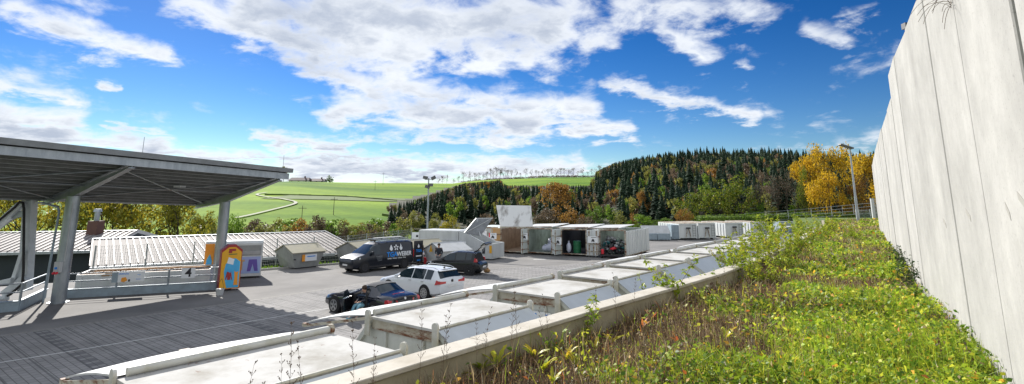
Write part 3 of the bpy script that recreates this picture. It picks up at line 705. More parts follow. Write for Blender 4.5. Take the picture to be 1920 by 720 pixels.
# ================================================================ RAMP RAILS, CRANE, LOW CONTAINER
def rail(pts, label, name='guard_rail', post_every=2.6, h=1.15, kick=.42, first_h=None):
    pts = [Vector(p) for p in pts]; o = pts[0].copy(); e = empty(name, o, 0, label, 'railing'); q = [p-o for p in pts]
    kb = MB(); r1 = MB()
    for a, b in zip(q, q[1:]):
        kb.bar(a+Vector((0, 0, kick/2)), b+Vector((0, 0, kick/2)), .10, kick); kb.bar(a+Vector((0, 0, kick)), b+Vector((0, 0, kick)), .2, .03)
        for z in (h, kick+(h-kick)*.5): r1.tube(a+Vector((0, 0, z)), b+Vector((0, 0, z)), .03)
    kb.build('kick_plate', m_bluegrey, e); r1.build('rail_tubes', m_galv, e)
    for a, b in zip(q, q[1:]):
        L_ = (b-a).length; n_ = max(1, round(L_/post_every))
        for k in range(n_+1):
            p = a.lerp(b, k/n_)
            if k == 0 and (a-q[0]).length > .01: continue
            MB().bar(p+Vector((0, 0, kick)), p+Vector((0, 0, h+.02)), .07, .07).build('post', m_galv, e)
    return e
g0 = P(112, 560); g1 = P(404, 543)
rail([g0, g1, g1+Vector((-.5, 2.2, 0))], 'galvanised guard rail with blue-grey kick plate right of the left canopy column')
rail([P(-160, 600), P(34, 583), P(84, 558)], 'galvanised guard rail with blue-grey kick plate left of the left canopy column')
dr = (g1-g0).normalized(); dn = Vector((dr.y, -dr.x, 0)); ang = math.atan2(dr.y, dr.x)
def on_rail(u, z): # point on the rail plane
    best = None
    for k in range(401):
        p = g0.lerp(g1, k/400); uu = 960+(p.x)/( (p.y*math.cos(TH)+(z-H)*math.sin(TH)))*1000
        if best is None or abs(uu-u) < best[0]: best = (abs(uu-u), p)
    return best[1]+Vector((0, 0, z))
def text(name, s, size, m, parent, loc, rot, align='CENTER', ext=.004, bold=0):
    cu = bpy.data.curves.new(name, 'FONT'); cu.body = s; cu.size = size; cu.align_x = align; cu.align_y = 'CENTER'; cu.extrude = ext; cu.offset = bold
    o = bpy.data.objects.new(name, cu); me = bpy.data.meshes.new_from_object(o); bpy.data.objects.remove(o)
    me.materials.clear(); me.materials.append(m); o = bpy.data.objects.new(name, me); COL.objects.link(o); o.parent = parent; o.location = loc; o.rotation_euler = rot
    return o
sg = empty('number_sign', on_rail(353, .68)+dn*.09, ang, 'white board with a black 4 on the guard rail', 'sign')
MB().box((0, 0, .26), (.62, .02, .52)).build('board', m_letw, sg); text('number', '4', .62, m_ink, sg, (0, -.014, .26), (PI/2, 0, 0), bold=.012)
sg = empty('info_sign', on_rail(240, .62)+dn*.09, ang, 'white information board with small lettering and an orange picture on the guard rail', 'sign')
MB().box((0, 0, .27), (1.4, .02, .5)).build('board', m_letw, sg); MB().box((-.57, -.006, .27), (.26, .02, .5)).build('grey_end', m_bluegrey, sg)
text('lettering', 'Altholz', .15, m_blue, sg, (-.2, -.014, .43), (PI/2, 0, 0)); 
MB().prism([(-.30, .05), (-.16, .02), (-.02, .10), (-.10, .26), (-.28, .24)], -.02, -.008).build('wood_picture', m_orangep, sg); MB().prism([(0, .05), (.08, .03), (.10, .13), (.03, .16)], -.02, -.008).build('wood_picture', m_ink, sg)
for k, s_ in enumerate(('Holz', 'Bretter')): text('lettering', s_, .07, m_blue, sg, (.45, -.014, .36-.22*k), (PI/2, 0, 0))
# low container behind the rail with wood load
lc = empty('low_container', (g0+g1)/2-dn*2.0, ang, 'long low white container with an orange wood load behind the guard rail', 'container')
L2 = (g1-g0).length/2
b = MB(); b.b2(-L2+.3, L2-.4, -1.1, -1.02, 0, .98); b.b2(-L2+.3, L2-.4, 1.02, 1.1, 0, 1.02); b.b2(-L2+.3, -L2+.38, -1.02, 1.02, 0, 1.0); b.b2(L2-.48, L2-.4, -1.02, 1.02, 0, 1.0); b.build('shell', m_contw, lc)
for k in range(5): MB().b2(-L2+.5+k*1.2, -L2+.56+k*1.2, -1.14, -1.1, 0, .95).build('rib', m_contw, lc)
b = MB(); 
for k in range(160): b.box((random.uniform(-L2+.6, L2-.7), random.uniform(-.9, .9), random.uniform(.86, 1.0)), (random.uniform(.3, .9), .12, .05), M=Matrix.Rotation(random.uniform(-.12, .12), 4, 'Z'))
b.b2(-L2+.45, L2-.5, -1.0, 1.0, .7, .9); b.build('wood_load', m_wood, lc)
# loading crane at the far left
cr0 = D(50, 545, 27.3); cr0.z = 0
cr = empty('loading_crane', cr0, 0, 'pale loading crane with a folded arm and black hoses behind the left rail', 'crane')
def cpt(u, v, dy=0): return D(u, v, 27.3+dy)-cr0
MB().bar(cpt(47, 545), cpt(57, 376), .46, .40, up=(0, 1, 0)).build('mast', m_crane, cr, bevel=.02)
b = MB()
b.bar(cpt(44, 380, -.3), cpt(-30, 446, -.3), .30, .30, up=(0, 1, 0)); b.build('boom', m_crane, cr, bevel=.02)
MB().bar(cpt(30, 404, .1), cpt(-10, 432, .1), .16, .16, up=(0, 1, 0)).build('hydraulic_ram', m_galv, cr)
MB().bar(cpt(18, 405, -.2), cpt(46, 400, -.2), .3, .14, up=(0, 1, 0)).build('link_plate', m_galv, cr)
for o_ in (0, .12): MB().path([cpt(-20, 428, -.5+o_), cpt(28, 388, -.5+o_), cpt(36, 379, -.5+o_), cpt(43, 380, -.5+o_), cpt(45, 392, -.5+o_), cpt(44, 505, -.5+o_), cpt(42, 532, -.5+o_), cpt(20, 552, -.5+o_), cpt(-10, 565, -.5+o_)], .055).build('hose', m_black, cr, smooth=True)
MB().bar(cpt(50, 520, -.2), cpt(8, 552, -.2), .34, .3, up=(0, 1, 0)).bar(cpt(44, 470, -.25), cpt(24, 532, -.25), .2, .2, up=(0, 1, 0)).build('lower_arm', m_crane, cr, bevel=.02)
MB().bar(cpt(-40, 540, -.4), cpt(24, 525, -.4), .22, .26, up=(0, 1, 0)).bar(cpt(-40, 566, -.5), cpt(14, 558, -.5), .24, .26, up=(0, 1, 0)).build('stabiliser', m_crane, cr, bevel=.02)
MB().tube(cpt(2, 569, -.9), cpt(2, 569, -.6), .2).build('roller', m_white, cr, smooth=True)

# ================================================================ YARD FENCE
def fence(pts, h, label, post=2.5, name='mesh_fence', nh=10, step=.12, wr=.010, skipd=0):
    pts = [Vector(p) for p in pts]; o = pts[0].copy(); e = empty(name, o, 0, label, 'fence'); w = MB()
    for a, b in zip(pts, pts[1:]):
        a = a-o; b = b-o; L_ = (b-a).length; n_ = max(1, round(L_/post))
        for k in range(n_+1):
            p = a.lerp(b, k/n_)
            if k == 0 and a.length > .01: continue
            MB().bar(p, p+Vector((0, 0, h+.06)), .06, .06).build('post', m_mesh, e)
        for k in range(nh): z = .05+(h-.06)*k/(nh-1); w.bar(a+Vector((0, 0, z)), b+Vector((0, 0, z)), wr*1.4, wr*1.4)
        for k in range(int(L_/step)): p = a.lerp(b, (k+.5)/int(L_/step)); w.bar(p+Vector((0, 0, .04)), p+Vector((0, 0, h)), wr, wr)
    w.build('wire_mesh', m_mesh, e); return e
fence([(-25.3, 33.5, 0), (-12.9, 43.2, 0), (-9.8, 53.6, 0)], 2.0, 'tall grey wire mesh fence along the back of the yard behind the van')
# grass strip in front of the fence
gs = [(-24.6, 33.9), (-12.6, 43.2), (-10.4, 50), (-11.6, 44.4), (-14.2, 40.6), (-18.2, 38.4)]
def tuftmesh(name, poly_fn, n, hmin, hmax, m, w=.02, lean=.35, rng=None, z=0.0):
    rng = rng or np.random.default_rng(4); P_ = poly_fn(n, rng); n = len(P_); h = rng.uniform(hmin, hmax, n); a = rng.random(n)*6.283; l = rng.uniform(0, lean, n)*h
    dx, dy = np.cos(a), np.sin(a); wx, wy = -np.sin(a+.6)*w, np.cos(a+.6)*w
    b0 = np.stack([P_[:, 0]-wx, P_[:, 1]-wy, P_[:, 2]+z], 1); b1 = np.stack([P_[:, 0]+wx, P_[:, 1]+wy, P_[:, 2]+z], 1)
    m0 = np.stack([P_[:, 0]+dx*l*.4-wx*.7, P_[:, 1]+dy*l*.4-wy*.7, P_[:, 2]+z+h*.6], 1); m1 = np.stack([P_[:, 0]+dx*l*.4+wx*.7, P_[:, 1]+dy*l*.4+wy*.7, P_[:, 2]+z+h*.6], 1)
    t0 = np.stack([P_[:, 0]+dx*l-wx*.12, P_[:, 1]+dy*l-wy*.12, P_[:, 2]+z+h], 1); t1 = np.stack([P_[:, 0]+dx*l+wx*.12, P_[:, 1]+dy*l+wy*.12, P_[:, 2]+z+h], 1)
    V = np.stack([b0, b1, m1, m0, t1, t0], 1).reshape(-1, 3); b = np.arange(n)*6
    Q = np.concatenate([np.stack([b, b+1, b+2, b+3], 1), np.stack([b+3, b+2, b+4, b+5], 1)])
    return V, Q
GRM = leafmat('verge_grass', [(.06,.12,.01),(.16,.28,.02),(.30,.42,.03)], .4, .6)
def polyfn(poly):
    def f(n, rng):
        p = np.array(poly); lo, hi = p.min(0), p.max(0); q = rng.uniform(lo, hi, (n, 2)); ins = np.zeros(n, bool)
        for i in range(len(p)):
            x0, y0 = p[i]; x1, y1 = p[(i+1) % len(p)]
            c = ((y0 > q[:, 1]) != (y1 > q[:, 1])) & (q[:, 0] < (x1-x0)*(q[:, 1]-y0)/(y1-y0+1e-9)+x0); ins ^= c
        q = q[ins]; return np.column_stack([q, np.full(len(q), .01)])
    return f
gpoly = [(-22.5, 35.4), (-12.9, 42.9), (-10.2, 52.5), (-9.0, 52.2), (-11.6, 43.4), (-15.5, 40.0), (-20.6, 35.3)]
g = MB(); g.add([(x, y, .02) for x, y in gpoly], [tuple(range(len(gpoly)))]); tag(g.build('grass_verge', M_MEAD), kind='structure')
V, Q = tuftmesh('g', polyfn(gpoly), 14000, .06, .28, GRM, .03); tag(np_mesh('verge_grass', V, Q, GRM), 'bright green grass strip along the yard fence', 'grass', kind='stuff')
k = MB(); kp = [(-20.55, 35.2), (-15.45, 39.9), (-11.5, 43.35), (-8.95, 52.2)]
for a, b in zip(kp, kp[1:]): k.bar((*a, .06), (*b, .06), .14, .12)
tag(k.build('verge_kerb', m_conc), kind='structure')
# ================================================================ TEXTILE COLLECTION CONTAINERS
# big white double one behind the column
p0, p1 = P(377, 527), P(487, 521)
d_ = (p1-p0).normalized(); a_ = math.atan2(d_.y, d_.x); W_ = (p1-p0).length
tc_ = empty('textile_container', (p0+p1)/2+Vector((0, .1, 0)), a_, 'wide white double textile container with blue and lilac prints behind the right canopy column', 'textile container')
hx = W_/2; Hh = D(480, 451, p1.y).z
b = MB(); b.prism([(-.0, .12), (-.0, Hh*.93), (.18, Hh), (1.2, Hh), (1.4, Hh*.93), (1.4, .12)], -hx, hx, axis='x'); b.build('body', m_contw, tc_)
b = MB()
for x0, x1 in ((-hx+.55, -.05), (.12, hx-.08)):
    b.b2(x0, x1, -.012, 0, Hh*.60, Hh*.88)
b.build('hatch_recess', m_gskip, tc_)
for x0, x1 in ((-hx+.55, -.05), (.12, hx-.08)):
    MB().bar((x0+.1, -.05, Hh*.72), (x1-.1, -.05, Hh*.72), .06, .04).build('hatch_handle', m_galv, tc_)
    MB().slab([(x0+.05, -.02, Hh*.64), (x1-.05, -.02, Hh*.64), (x1-.05, -.10, Hh*.72), (x0+.05, -.10, Hh*.72)], .02).build('hatch_flap', m_white, tc_)
MB().b2(-hx+.55, -.05, -.014, -.002, .3, Hh*.57).build('print_panel', m_sky, tc_)
pp = MB().b2(.12, hx-.08, -.014, -.002, .3, Hh*.57).build('print_panel', m_lilac, tc_)
MB().prism([(.85, Hh*.5), (1.3, Hh*.5), (1.4, .42), (1.2, .42), (1.08, Hh*.38), (.98, .42), (.78, .42)], -.022, -.015).build('trouser_print', m_purple, tc_)
MB().prism([(.30, Hh*.5), (.62, Hh*.5), (.62, Hh*.45), (.52, Hh*.45), (.52, .5), (.42, .5), (.42, Hh*.45), (.30, Hh*.45)], -.022, -.015).build('shirt_print', m_orange, tc_)
MB().b2(-hx-.002, -hx+.5, -.03, 1.4, .14, Hh*.95).build('side_panel', m_orangep, tc_)
MB().prism([(-hx+.08, .4), (-hx+.4, .4), (-hx+.42, 1.1), (-hx+.28, 1.55), (-hx+.12, 1.2)], -.045, -.032).build('side_print', m_sky, tc_)
for x in (-hx+.2, -.1, hx-.2):
    MB().box((x, .1, .06), (.12, .12, .12)).box((x, 1.25, .06), (.12, .12, .12)).build('foot', m_dark, tc_)
# yellow one in front
p0, p1 = P(408, 546), P(449, 545); d_ = (p1-p0).normalized(); a_ = math.atan2(d_.y, d_.x)+.42; W_ = (p1-p0).length; hx = W_/2*.93; Hh = D(430, 459, p0.y).z
yc = empty('clothes_bank', (p0+p1)/2, a_, 'yellow and blue clothes bank with red trim and gabled top beside the ramp', 'clothes bank')
prof = [(-hx, .1), (hx, .1), (hx, Hh*.88), (hx*.35, Hh), (-hx*.35, Hh), (-hx, Hh*.88)]
MB().prism(prof, .0, .8).build('body', m_redtr, yc)
k_ = .93; pf = [(x*k_, .1+(z-.1)*k_+.03) for x, z in prof]; MB().prism(pf, -.014, .002).build('front_panel', m_yel, yc)
MB().prism([(-hx*.25, .16), (hx*.86, .16), (hx*.86, Hh*.62), (hx*.4, Hh*.70), (-hx*.1, Hh*.69), (-hx*.5, Hh*.58), (-hx*.62, Hh*.42), (-hx*.5, Hh*.26)], -.022, -.016).build('sky_print', m_sky, yc)
MB().slab([(-hx*.4, -.024, Hh*.60), (hx*.2, -.024, Hh*.56), (hx*.28, -.024, Hh*.68), (-hx*.28, -.024, Hh*.73)], .006).build('paper_notice', m_letw, yc)
MB().prism([(-hx*.45, Hh*.25), (-hx*.32, Hh*.42), (-hx*.1, Hh*.40), (0, Hh*.385), (hx*.06, Hh*.42), (hx*.22, Hh*.24), (hx*.14, Hh*.23), (hx*.06, Hh*.32), (hx*.04, Hh*.24), (-hx*.26, Hh*.24), (-hx*.26, Hh*.33), (-hx*.38, Hh*.24)], -.034, -.024).build('jumper_print', m_redtr, yc)
MB().prism([(hx*.38, Hh*.12), (hx*.78, Hh*.12), (hx*.72, Hh*.30), (hx*.76, Hh*.42), (hx*.62, Hh*.40), (hx*.5, Hh*.40), (hx*.36, Hh*.43), (hx*.42, Hh*.30)], -.034, -.024).build('dress_print', m_orangep, yc)
MB().b2(-hx*.3, hx*.35, -.03, -.016, Hh*.86, Hh*.91).b2(-hx*.32, 0, -.03, -.016, Hh*.82, Hh*.86).build('red_logo', m_redtr, yc)
MB().b2(-hx*.3, hx*.5, -.03, -.016, Hh*.785, Hh*.80).build('green_line', m_greenp, yc)
bk = empty('bucket', P(408, 553)+Vector((.1, 0, 0)), 0, 'small white bucket hanging low beside the yellow clothes bank', 'bucket'); MB().tube((0, 0, 0), (0, 0, .3), .16, .20, 16).build('pail', m_white, bk, smooth=True); MB().path([(-.19, 0, .3), (-.1, 0, .6), (.05, 0, .8), (.19, 0, .3)], .008).build('handle', m_dark, bk)

# ================================================================ GABLED SKIPS
def gskip(loc, rz, L_, w, h, mroof, mbody, label, sign=True, yellow=False):
    e = empty('gabled_skip', loc, rz, label, 'waste skip')     # x = width (gable ends at +-L/2 on y)
    he = h*.68; b = MB(); i = .22
    b.add([(-w/2+i, -L_/2+i*1.6, .08), (w/2-i, -L_/2+i*1.6, .08), (w/2-i, L_/2-i*1.6, .08), (-w/2+i, L_/2-i*1.6, .08), (-w/2, -L_/2, he), (w/2, -L_/2, he), (w/2, L_/2, he), (-w/2, L_/2, he), (0, -L_/2, h-.04), (0, L_/2, h-.04)],
          [(3, 2, 1, 0), (0, 1, 5, 8, 4), (1, 2, 6, 5), (2, 3, 7, 9, 6), (3, 0, 4, 7), (4, 8, 9, 7), (8, 5, 6, 9)])
    b.build('body', mbody, e)
    r = MB(); r.slab([(-w/2-.1, -L_/2-.08, he-.02), (0, -L_/2-.08, h), (0, L_/2+.08, h), (-w/2-.1, L_/2+.08, he-.02)], -.05)
    r.slab([(0, -L_/2-.08, h), (w/2+.1, -L_/2-.08, he-.02), (w/2+.1, L_/2+.08, he-.02), (0, L_/2+.08, h)], -.05); r.build('lid', mroof, e)
    MB().bar((0, -L_/2-.1, h+.04), (0, L_/2+.1, h+.04), .08, .05).build('ridge_bar', m_galv, e)
    for s in (-1, 1):
        MB().bar((s*(w/2+.02), -L_/2-.02, he-.03), (s*(w/2+.02), L_/2+.02, he-.03), .05, .09).build('rim', mbody, e)
        for yy in (-L_/2+.15, L_/2-.15): MB().tube((s*(w/2-.02), yy, he*.62), (s*(w/2+.14), yy, he*.62), .05).build('lifting_peg', m_dark, e)
    for s in (-1, 1): MB().box((s*(w/2-i-.1), 0, .05), (.1, L_-.9, .1)).build('skid', m_dark, e)
    if sign:
        s_ = MB().box((w/2-.03, .12, he*.66), (.03, L_*.42, he*.42), M=Matrix.Rotation(0, 4, 'Y')).build('sign_board', m_letw, e)
        MB().box((w/2-.005, -L_*.16, he*.66), (.03, .22, he*.42)).build('sign_picture', m_orangep, e)
        MB().box((w/2-.008, .2, he*.74), (.02, L_*.25, .06)).build('sign_lettering', m_blue, e)
    if yellow: MB().prism([(-.3, he*.9), (.1, he*.95), (-.1, h*.93)], -L_/2-.12, -L_/2-.09).build('yellow_corner', m_yel, e)
    return e
gskip(P(560, 500)+Vector((.1, -.2, 0)), ROW, 2.5, 2.4, 1.62, m_tan, m_gskip, 'weathered grey skip with an olive-tan gabled lid standing alone left of the van')
gskip((-11.75, 42.0, 0), ROW+.25, 2.2, 2.3, 1.68, m_tan, m_gskip, 'grey gabled skip half hidden behind the front of the van', sign=False)
gskip((-7.4, 43.6, 0), ROW-.25, 3.4, 2.4, 1.7, m_tan, m_contw, 'white skip with a tan gabled lid behind the man at the van')
gskip((-4.9, 41.6, 0), ROW-.15, 2.6, 2.5, 1.62, m_white, m_contw, 'white skip with a white gabled lid and yellow corner behind the black hatchback', yellow=True)
# grey sheet lid lying at far left of the van behind the fence foot
sp = empty('white_plate_sign', D(782, 453, 52), 0, 'small white square plate on the mesh fence left of the compactor', 'sign'); sp.location.z = 1.2
MB().box((0, -.05, .3), (1.0, .03, .6)).build('plate', m_letw, sp); MB().box((0, -.07, .25), (.2, .02, .2)).build('emblem', m_dark, sp)

# ================================================================ VEHICLES
def lerp_st(sts, x):
    for a, b in zip(sts, sts[1:]):
        if a[0] <= x <= b[0]:
            t = (x-a[0])/(b[0]-a[0]+1e-9); return [a[i]+(b[i]-a[i])*t for i in range(6)]
    return list(sts[-1] if x > sts[-1][0] else sts[0])
def ring(st):
    x, zb, bl, tp, w, wt = st
    return [(0, zb), (w*.80, zb), (w*.97, zb+.12), (w, zb+(bl-zb)*.5), (w*.992, bl-.06), (w*.965, bl), (wt+(w*.965-wt)*.12, tp-(tp-bl)*.12-.0), (wt*.86, tp-.012), (wt*.45, tp+.012), (0, tp+.018)]
def car(name, loc, ang_, sts, cuts, glass, paint, label, wheels, wr, L_, extra=None, cat='car', rim=None):
    """sts: (x from the front, z bottom, belt, top, half width, half roof width); glass: list (x0,x1,j0,j1)"""
    e = empty(name, loc, ang_, label, cat)
    xs = sorted(set([s[0] for s in sts]+cuts)); rings = [ring(lerp_st(sts, x)) for x in xs]; nr = len(rings[0])
    glass = [g_+(0,) if g_[2] >= 6 else g_+(sg_,) for g_ in glass for sg_ in ((1,) if g_[2] >= 6 else (1, -1))]
    body = MB(); wins = [MB() for _ in glass]
    for side in (1, -1):
        base_v = [(L_/2-x, side*y, z) for x, rg in zip(xs, rings) for (y, z) in rg]
        bf = []
        for i in range(len(xs)-1):
            for j in range(nr-1):
                xm = (xs[i]+xs[i+1])/2; f = (i*nr+j, i*nr+j+1, (i+1)*nr+j+1, (i+1)*nr+j); g = None
                for k, (x0, x1, j0, j1, sg_) in enumerate(glass):
                    if x0 < xm < x1 and j0 <= j < j1 and sg_ in (0, side): g = k
                if g is None: bf.append(f)
                else: wins[g].add([base_v[q] for q in f], [(0, 1, 2, 3)])
        body.add(base_v, bf)
        body.add([base_v[j] for j in range(nr)], [tuple(range(nr))])
        body.add([base_v[(len(xs)-1)*nr+j] for j in range(nr)], [tuple(range(nr))])
    o = body.build('body', paint, e)
    bm = bmesh.new(); bm.from_mesh(o.data); bmesh.ops.remove_doubles(bm, verts=bm.verts, dist=.0015); bmesh.ops.recalc_face_normals(bm, faces=bm.faces); bm.to_mesh(o.data); bm.free()
    o.data.polygons.foreach_set('use_smooth', [True]*len(o.data.polygons)); o.data.set_sharp_from_angle(angle=math.radians(32))
    for k, w_ in enumerate(wins):
        nm = 'windscreen' if glass[k][2] >= 6 and glass[k][0] < L_*.5 else ('rear_window' if glass[k][2] >= 6 else 'side_window')
        q = w_.build(nm, m_glass, e)
        bm = bmesh.new(); bm.from_mesh(q.data); bmesh.ops.remove_doubles(bm, verts=bm.verts, dist=.0015); bm.to_mesh(q.data); bm.free()
        q.data.polygons.foreach_set('use_smooth', [True]*len(q.data.polygons)); q.data.set_sharp_from_angle(angle=math.radians(40))
    hw = max(s[4] for s in sts)
    for xw in wheels:
        for side in (1, -1):
            cx = L_/2-xw; y0 = side*(hw-.19); y1 = side*(hw+.012)
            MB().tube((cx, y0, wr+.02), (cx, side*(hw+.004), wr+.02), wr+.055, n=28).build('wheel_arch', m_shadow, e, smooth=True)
            wh = MB().tube((cx, y0, wr), (cx, y1+side*.008, wr), wr, n=28).build('wheel', m_black, e, smooth=True)
            rb = MB().tube((cx, y1, wr), (cx, y1+side*.014, wr), wr*.70, n=24)
            r_o = rb.build('rim', m_dark, wh)
            sp_ = MB(); ns = rim or 5
            for k in range(ns):
                a = 2*PI*k/ns+.3
                sp_.bar((cx+math.cos(a)*.03, y1+side*.020, wr+math.sin(a)*.03), (cx+math.cos(a)*wr*.66, y1+side*.020, wr+math.sin(a)*wr*.66), .05 if ns > 5 else .075, .02, up=(0, 1, 0))
            for k in range(20):
                a, b_ = 2*PI*k/20, 2*PI*(k+1)/20; sp_.bar((cx+math.cos(a)*wr*.68, y1+side*.020, wr+math.sin(a)*wr*.68), (cx+math.cos(b_)*wr*.68, y1+side*.020, wr+math.sin(b_)*wr*.68), .035, .02, up=(0, 1, 0))
            sp_.build('spokes', m_rimm if ns < 20 else m_black, wh)
    return e
def X(L_, x): return L_/2-x
# ---- white estate
L_ = 4.63
GS = [(0, .34, .60, .64, .60, .50), (.10, .24, .64, .72, .80, .68), (.45, .20, .72, .80, .885, .76), (1.0, .18, .84, .93, .895, .78), (1.28, .18, .90, .985, .895, .74), (2.02, .18, .93, 1.38, .895, .60), (2.5, .18, .94, 1.455, .895, .615), (3.3, .18, .95, 1.465, .895, .61), (3.9, .18, .96, 1.44, .89, .60), (4.22, .20, .975, 1.40, .885, .585), (4.50, .25, 1.0, 1.04, .87, .70), (4.60, .28, .86, .92, .84, .66), (4.63, .36, .70, .76, .78, .60)]
cw = car('estate_car', Vector((-2.92, 27.2, 0))+(-N)*(L_/2-.02), math.atan2(-N.y, -N.x), GS, [1.5, 1.62, 1.95, 2.6, 2.66, 3.5, 3.56, 4.02], [(1.28, 2.02, 7, 9), (1.62, 2.6, 5, 6), (2.66, 3.5, 5, 6), (3.56, 4.02, 5, 6), (4.22, 4.50, 6, 9)], m_carwhite, 'white estate car parked with its dark rear window facing the skips', [.92, 3.6], .325, L_, rim=10)
for s in (-1, 1):
    MB().prism([(X(L_, 4.30), .74), (X(L_, 4.60), .80), (X(L_, 4.60), .93), (X(L_, 4.42), .97)], s*.80, s*.893).build('tail_lamp', m_red, cw)
    MB().slab([(X(L_, 4.622), s*.86, .79), (X(L_, 4.622), s*.42, .80), (X(L_, 4.612), s*.42, .89), (X(L_, 4.612), s*.86, .93)], s*.03).build('tail_lamp', m_red, cw)
    MB().path([(X(L_, 2.2), s*.60, 1.43), (X(L_, 2.4), s*.60, 1.50), (X(L_, 3.9), s*.58, 1.495), (X(L_, 4.15), s*.57, 1.43)], .016).build('roof_rail', m_galv, cw)
    MB().box((X(L_, 1.62), s*.97, .97), (.12, .2, .14)).build('wing_mirror', m_carwhite, cw, bevel=.02)
    for x in (2.45, 3.35): MB().bar((X(L_, x), s*.905, .84), (X(L_, x+.2), s*.905, .845), .02, .03).build('door_handle', m_rimm, cw)
    MB().slab([(X(L_, .12), s*.80, .60), (X(L_, .55), s*.90, .66), (X(L_, .55), s*.88, .76), (X(L_, .12), s*.74, .70)], .03).build('headlamp', m_lampw, cw)
MB().slab([(X(L_, 4.64), -.30, .62), (X(L_, 4.64), .30, .62), (X(L_, 4.64), .30, .73), (X(L_, 4.64), -.30, .73)], .01).build('blank_number_plate', m_plate, cw)
MB().tube((X(L_, 4.60), 0, .90), (X(L_, 4.64), 0, .90), .065, n=16).build('round_badge', m_dark, cw)
MB().b2(X(L_, 4.50), X(L_, 4.635), -.80, .80, .22, .34).build('bumper_sill', m_dark, cw)
MB().prism([(X(L_, 4.18), 1.40), (X(L_, 4.36), 1.37), (X(L_, 4.34), 1.33), (X(L_, 4.2), 1.35)], -.58, .58).build('roof_spoiler', m_carwhite, cw)
MB().prism([(X(L_, 3.95), 1.44), (X(L_, 4.10), 1.44), (X(L_, 4.09), 1.52)], -.02, .02).build('aerial_fin', m_dark, cw)
MB().b2(X(L_, 1.28), X(L_, 1.60), -.0, .0001, .9, .9).build('seam', m_dark, cw)
COL.objects[-1] if False else None
# ---- dark roadster with the open door
L_ = 4.24
BS = [(0, .30, .50, .56, .55, .45), (.10, .20, .56, .66, .78, .62), (.5, .17, .66, .76, .88, .72), (1.2, .16, .76, .86, .885, .72), (1.85, .16, .82, .92, .88, .70), (2.42, .16, .84, 1.22, .88, .53), (2.75, .16, .85, 1.285, .885, .53), (3.05, .16, .86, 1.27, .89, .52), (3.42, .17, .88, 1.02, .89, .60), (3.55, .17, .88, .95, .89, .68), (4.05, .22, .84, .93, .86, .66), (4.20, .28, .74, .86, .80, .60), (4.24, .36, .62, .70, .74, .54)]
hb = Vector((-.82, .57, 0)).normalized(); lb = Vector((-hb.y, hb.x, 0))
fw = Vector((-7.63, 24.15, 0)); cb_ = fw-lb*.87-hb*(L_/2-.86)
cz = car('roadster', cb_, math.atan2(hb.y, hb.x), BS, [2.0, 2.3, 2.9, 3.1], [(1.85, 2.42, 7, 9), (3.05, 3.42, 6, 9), (2.2, 2.9, 5, 6)], m_carnavy, 'dark navy soft-top roadster with its driver door open and a person sitting in it', [.86, 3.36], .32, L_, rim=5)
for s in (-1, 1):
    MB().prism([(X(L_, 3.95), .66), (X(L_, 4.18), .64), (X(L_, 4.22), .72), (X(L_, 4.10), .82), (X(L_, 3.98), .80)], s*.70, s*.872).build('tail_lamp', m_red, cz)
    MB().slab([(X(L_, 4.215), s*.80, .66), (X(L_, 4.25), s*.42, .66), (X(L_, 4.23), s*.42, .76), (X(L_, 4.19), s*.80, .80)], s*.03).build('tail_lamp', m_red, cz)
    MB().slab([(X(L_, .14), s*.74, .56), (X(L_, .62), s*.84, .68), (X(L_, .62), s*.70, .76), (X(L_, .14), s*.56, .66)], .03).build('headlamp', m_lampw, cz)
    MB().box((X(L_, 2.05), s*.98, .90), (.10, .2, .12)).build('wing_mirror', m_carnavy, cz, bevel=.02)
MB().slab([(X(L_, 4.255), -.28, .56), (X(L_, 4.255), .28, .56), (X(L_, 4.25), .28, .68), (X(L_, 4.25), -.28, .68)], .012).build('blank_number_plate', m_plate, cz)
MB().b2(X(L_, 3.85), X(L_, 3.80), -.32, .32, .945, .965).build('brake_light_bar', m_red, cz)
MB().tube((X(L_, 4.21), 0, .80), (X(L_, 4.245), 0, .80), .05, n=14).build('round_badge', m_plate, cz)
# soft top skin
st_ = MB(); ys = [(-.60, 0), (-.50, .055), (-.25, .075), (0, .08), (.25, .075), (.50, .055), (.60, 0)]
xs_ = [(2.40, 1.19), (2.6, 1.235), (2.85, 1.24), (3.08, 1.22)]
vs = [(X(L_, x), y, z+dz-.01) for x, z in xs_ for y, dz in ys]; st_.add(vs, [(i*7+j, i*7+j+1, (i+1)*7+j+1, (i+1)*7+j) for i in range(3) for j in range(6)]); st_.build('soft_top', m_navy, cz, smooth=True)
# door opening (dark inner) and open door
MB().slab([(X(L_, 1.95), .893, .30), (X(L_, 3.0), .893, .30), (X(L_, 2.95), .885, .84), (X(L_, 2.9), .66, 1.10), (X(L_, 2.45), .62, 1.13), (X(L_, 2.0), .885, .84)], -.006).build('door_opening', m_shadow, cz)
MB().slab([(X(L_, 2.45), .45, .35), (X(L_, 2.95), .45, .35), (X(L_, 3.02), .45, .95), (X(L_, 2.86), .45, .98)], .4).build('seat', m_dark, cz)
dd = MB(); hx_, hy_ = X(L_, 1.95), .90; da = math.radians(58)
def dpt(t, z, o=0): return (hx_-math.cos(da)*t+math.sin(da)*o*0, hy_+math.sin(da)*t, z)
dd.slab([dpt(0, .30), dpt(1.05, .34), dpt(1.1, .60), dpt(1.05, .86), dpt(0, .82)], .09); do = dd.build('door', m_carblack, cz, bevel=.015)
MB().slab([dpt(.12, .86), dpt(.98, .88), dpt(.86, 1.12), dpt(.5, 1.14)], .012).build('door_window', m_glass, do)
MB().slab([dpt(.2, .5), dpt(.9, .5), dpt(.9, .58), dpt(.2, .58)], -.04).build('door_pocket', m_dark, do)
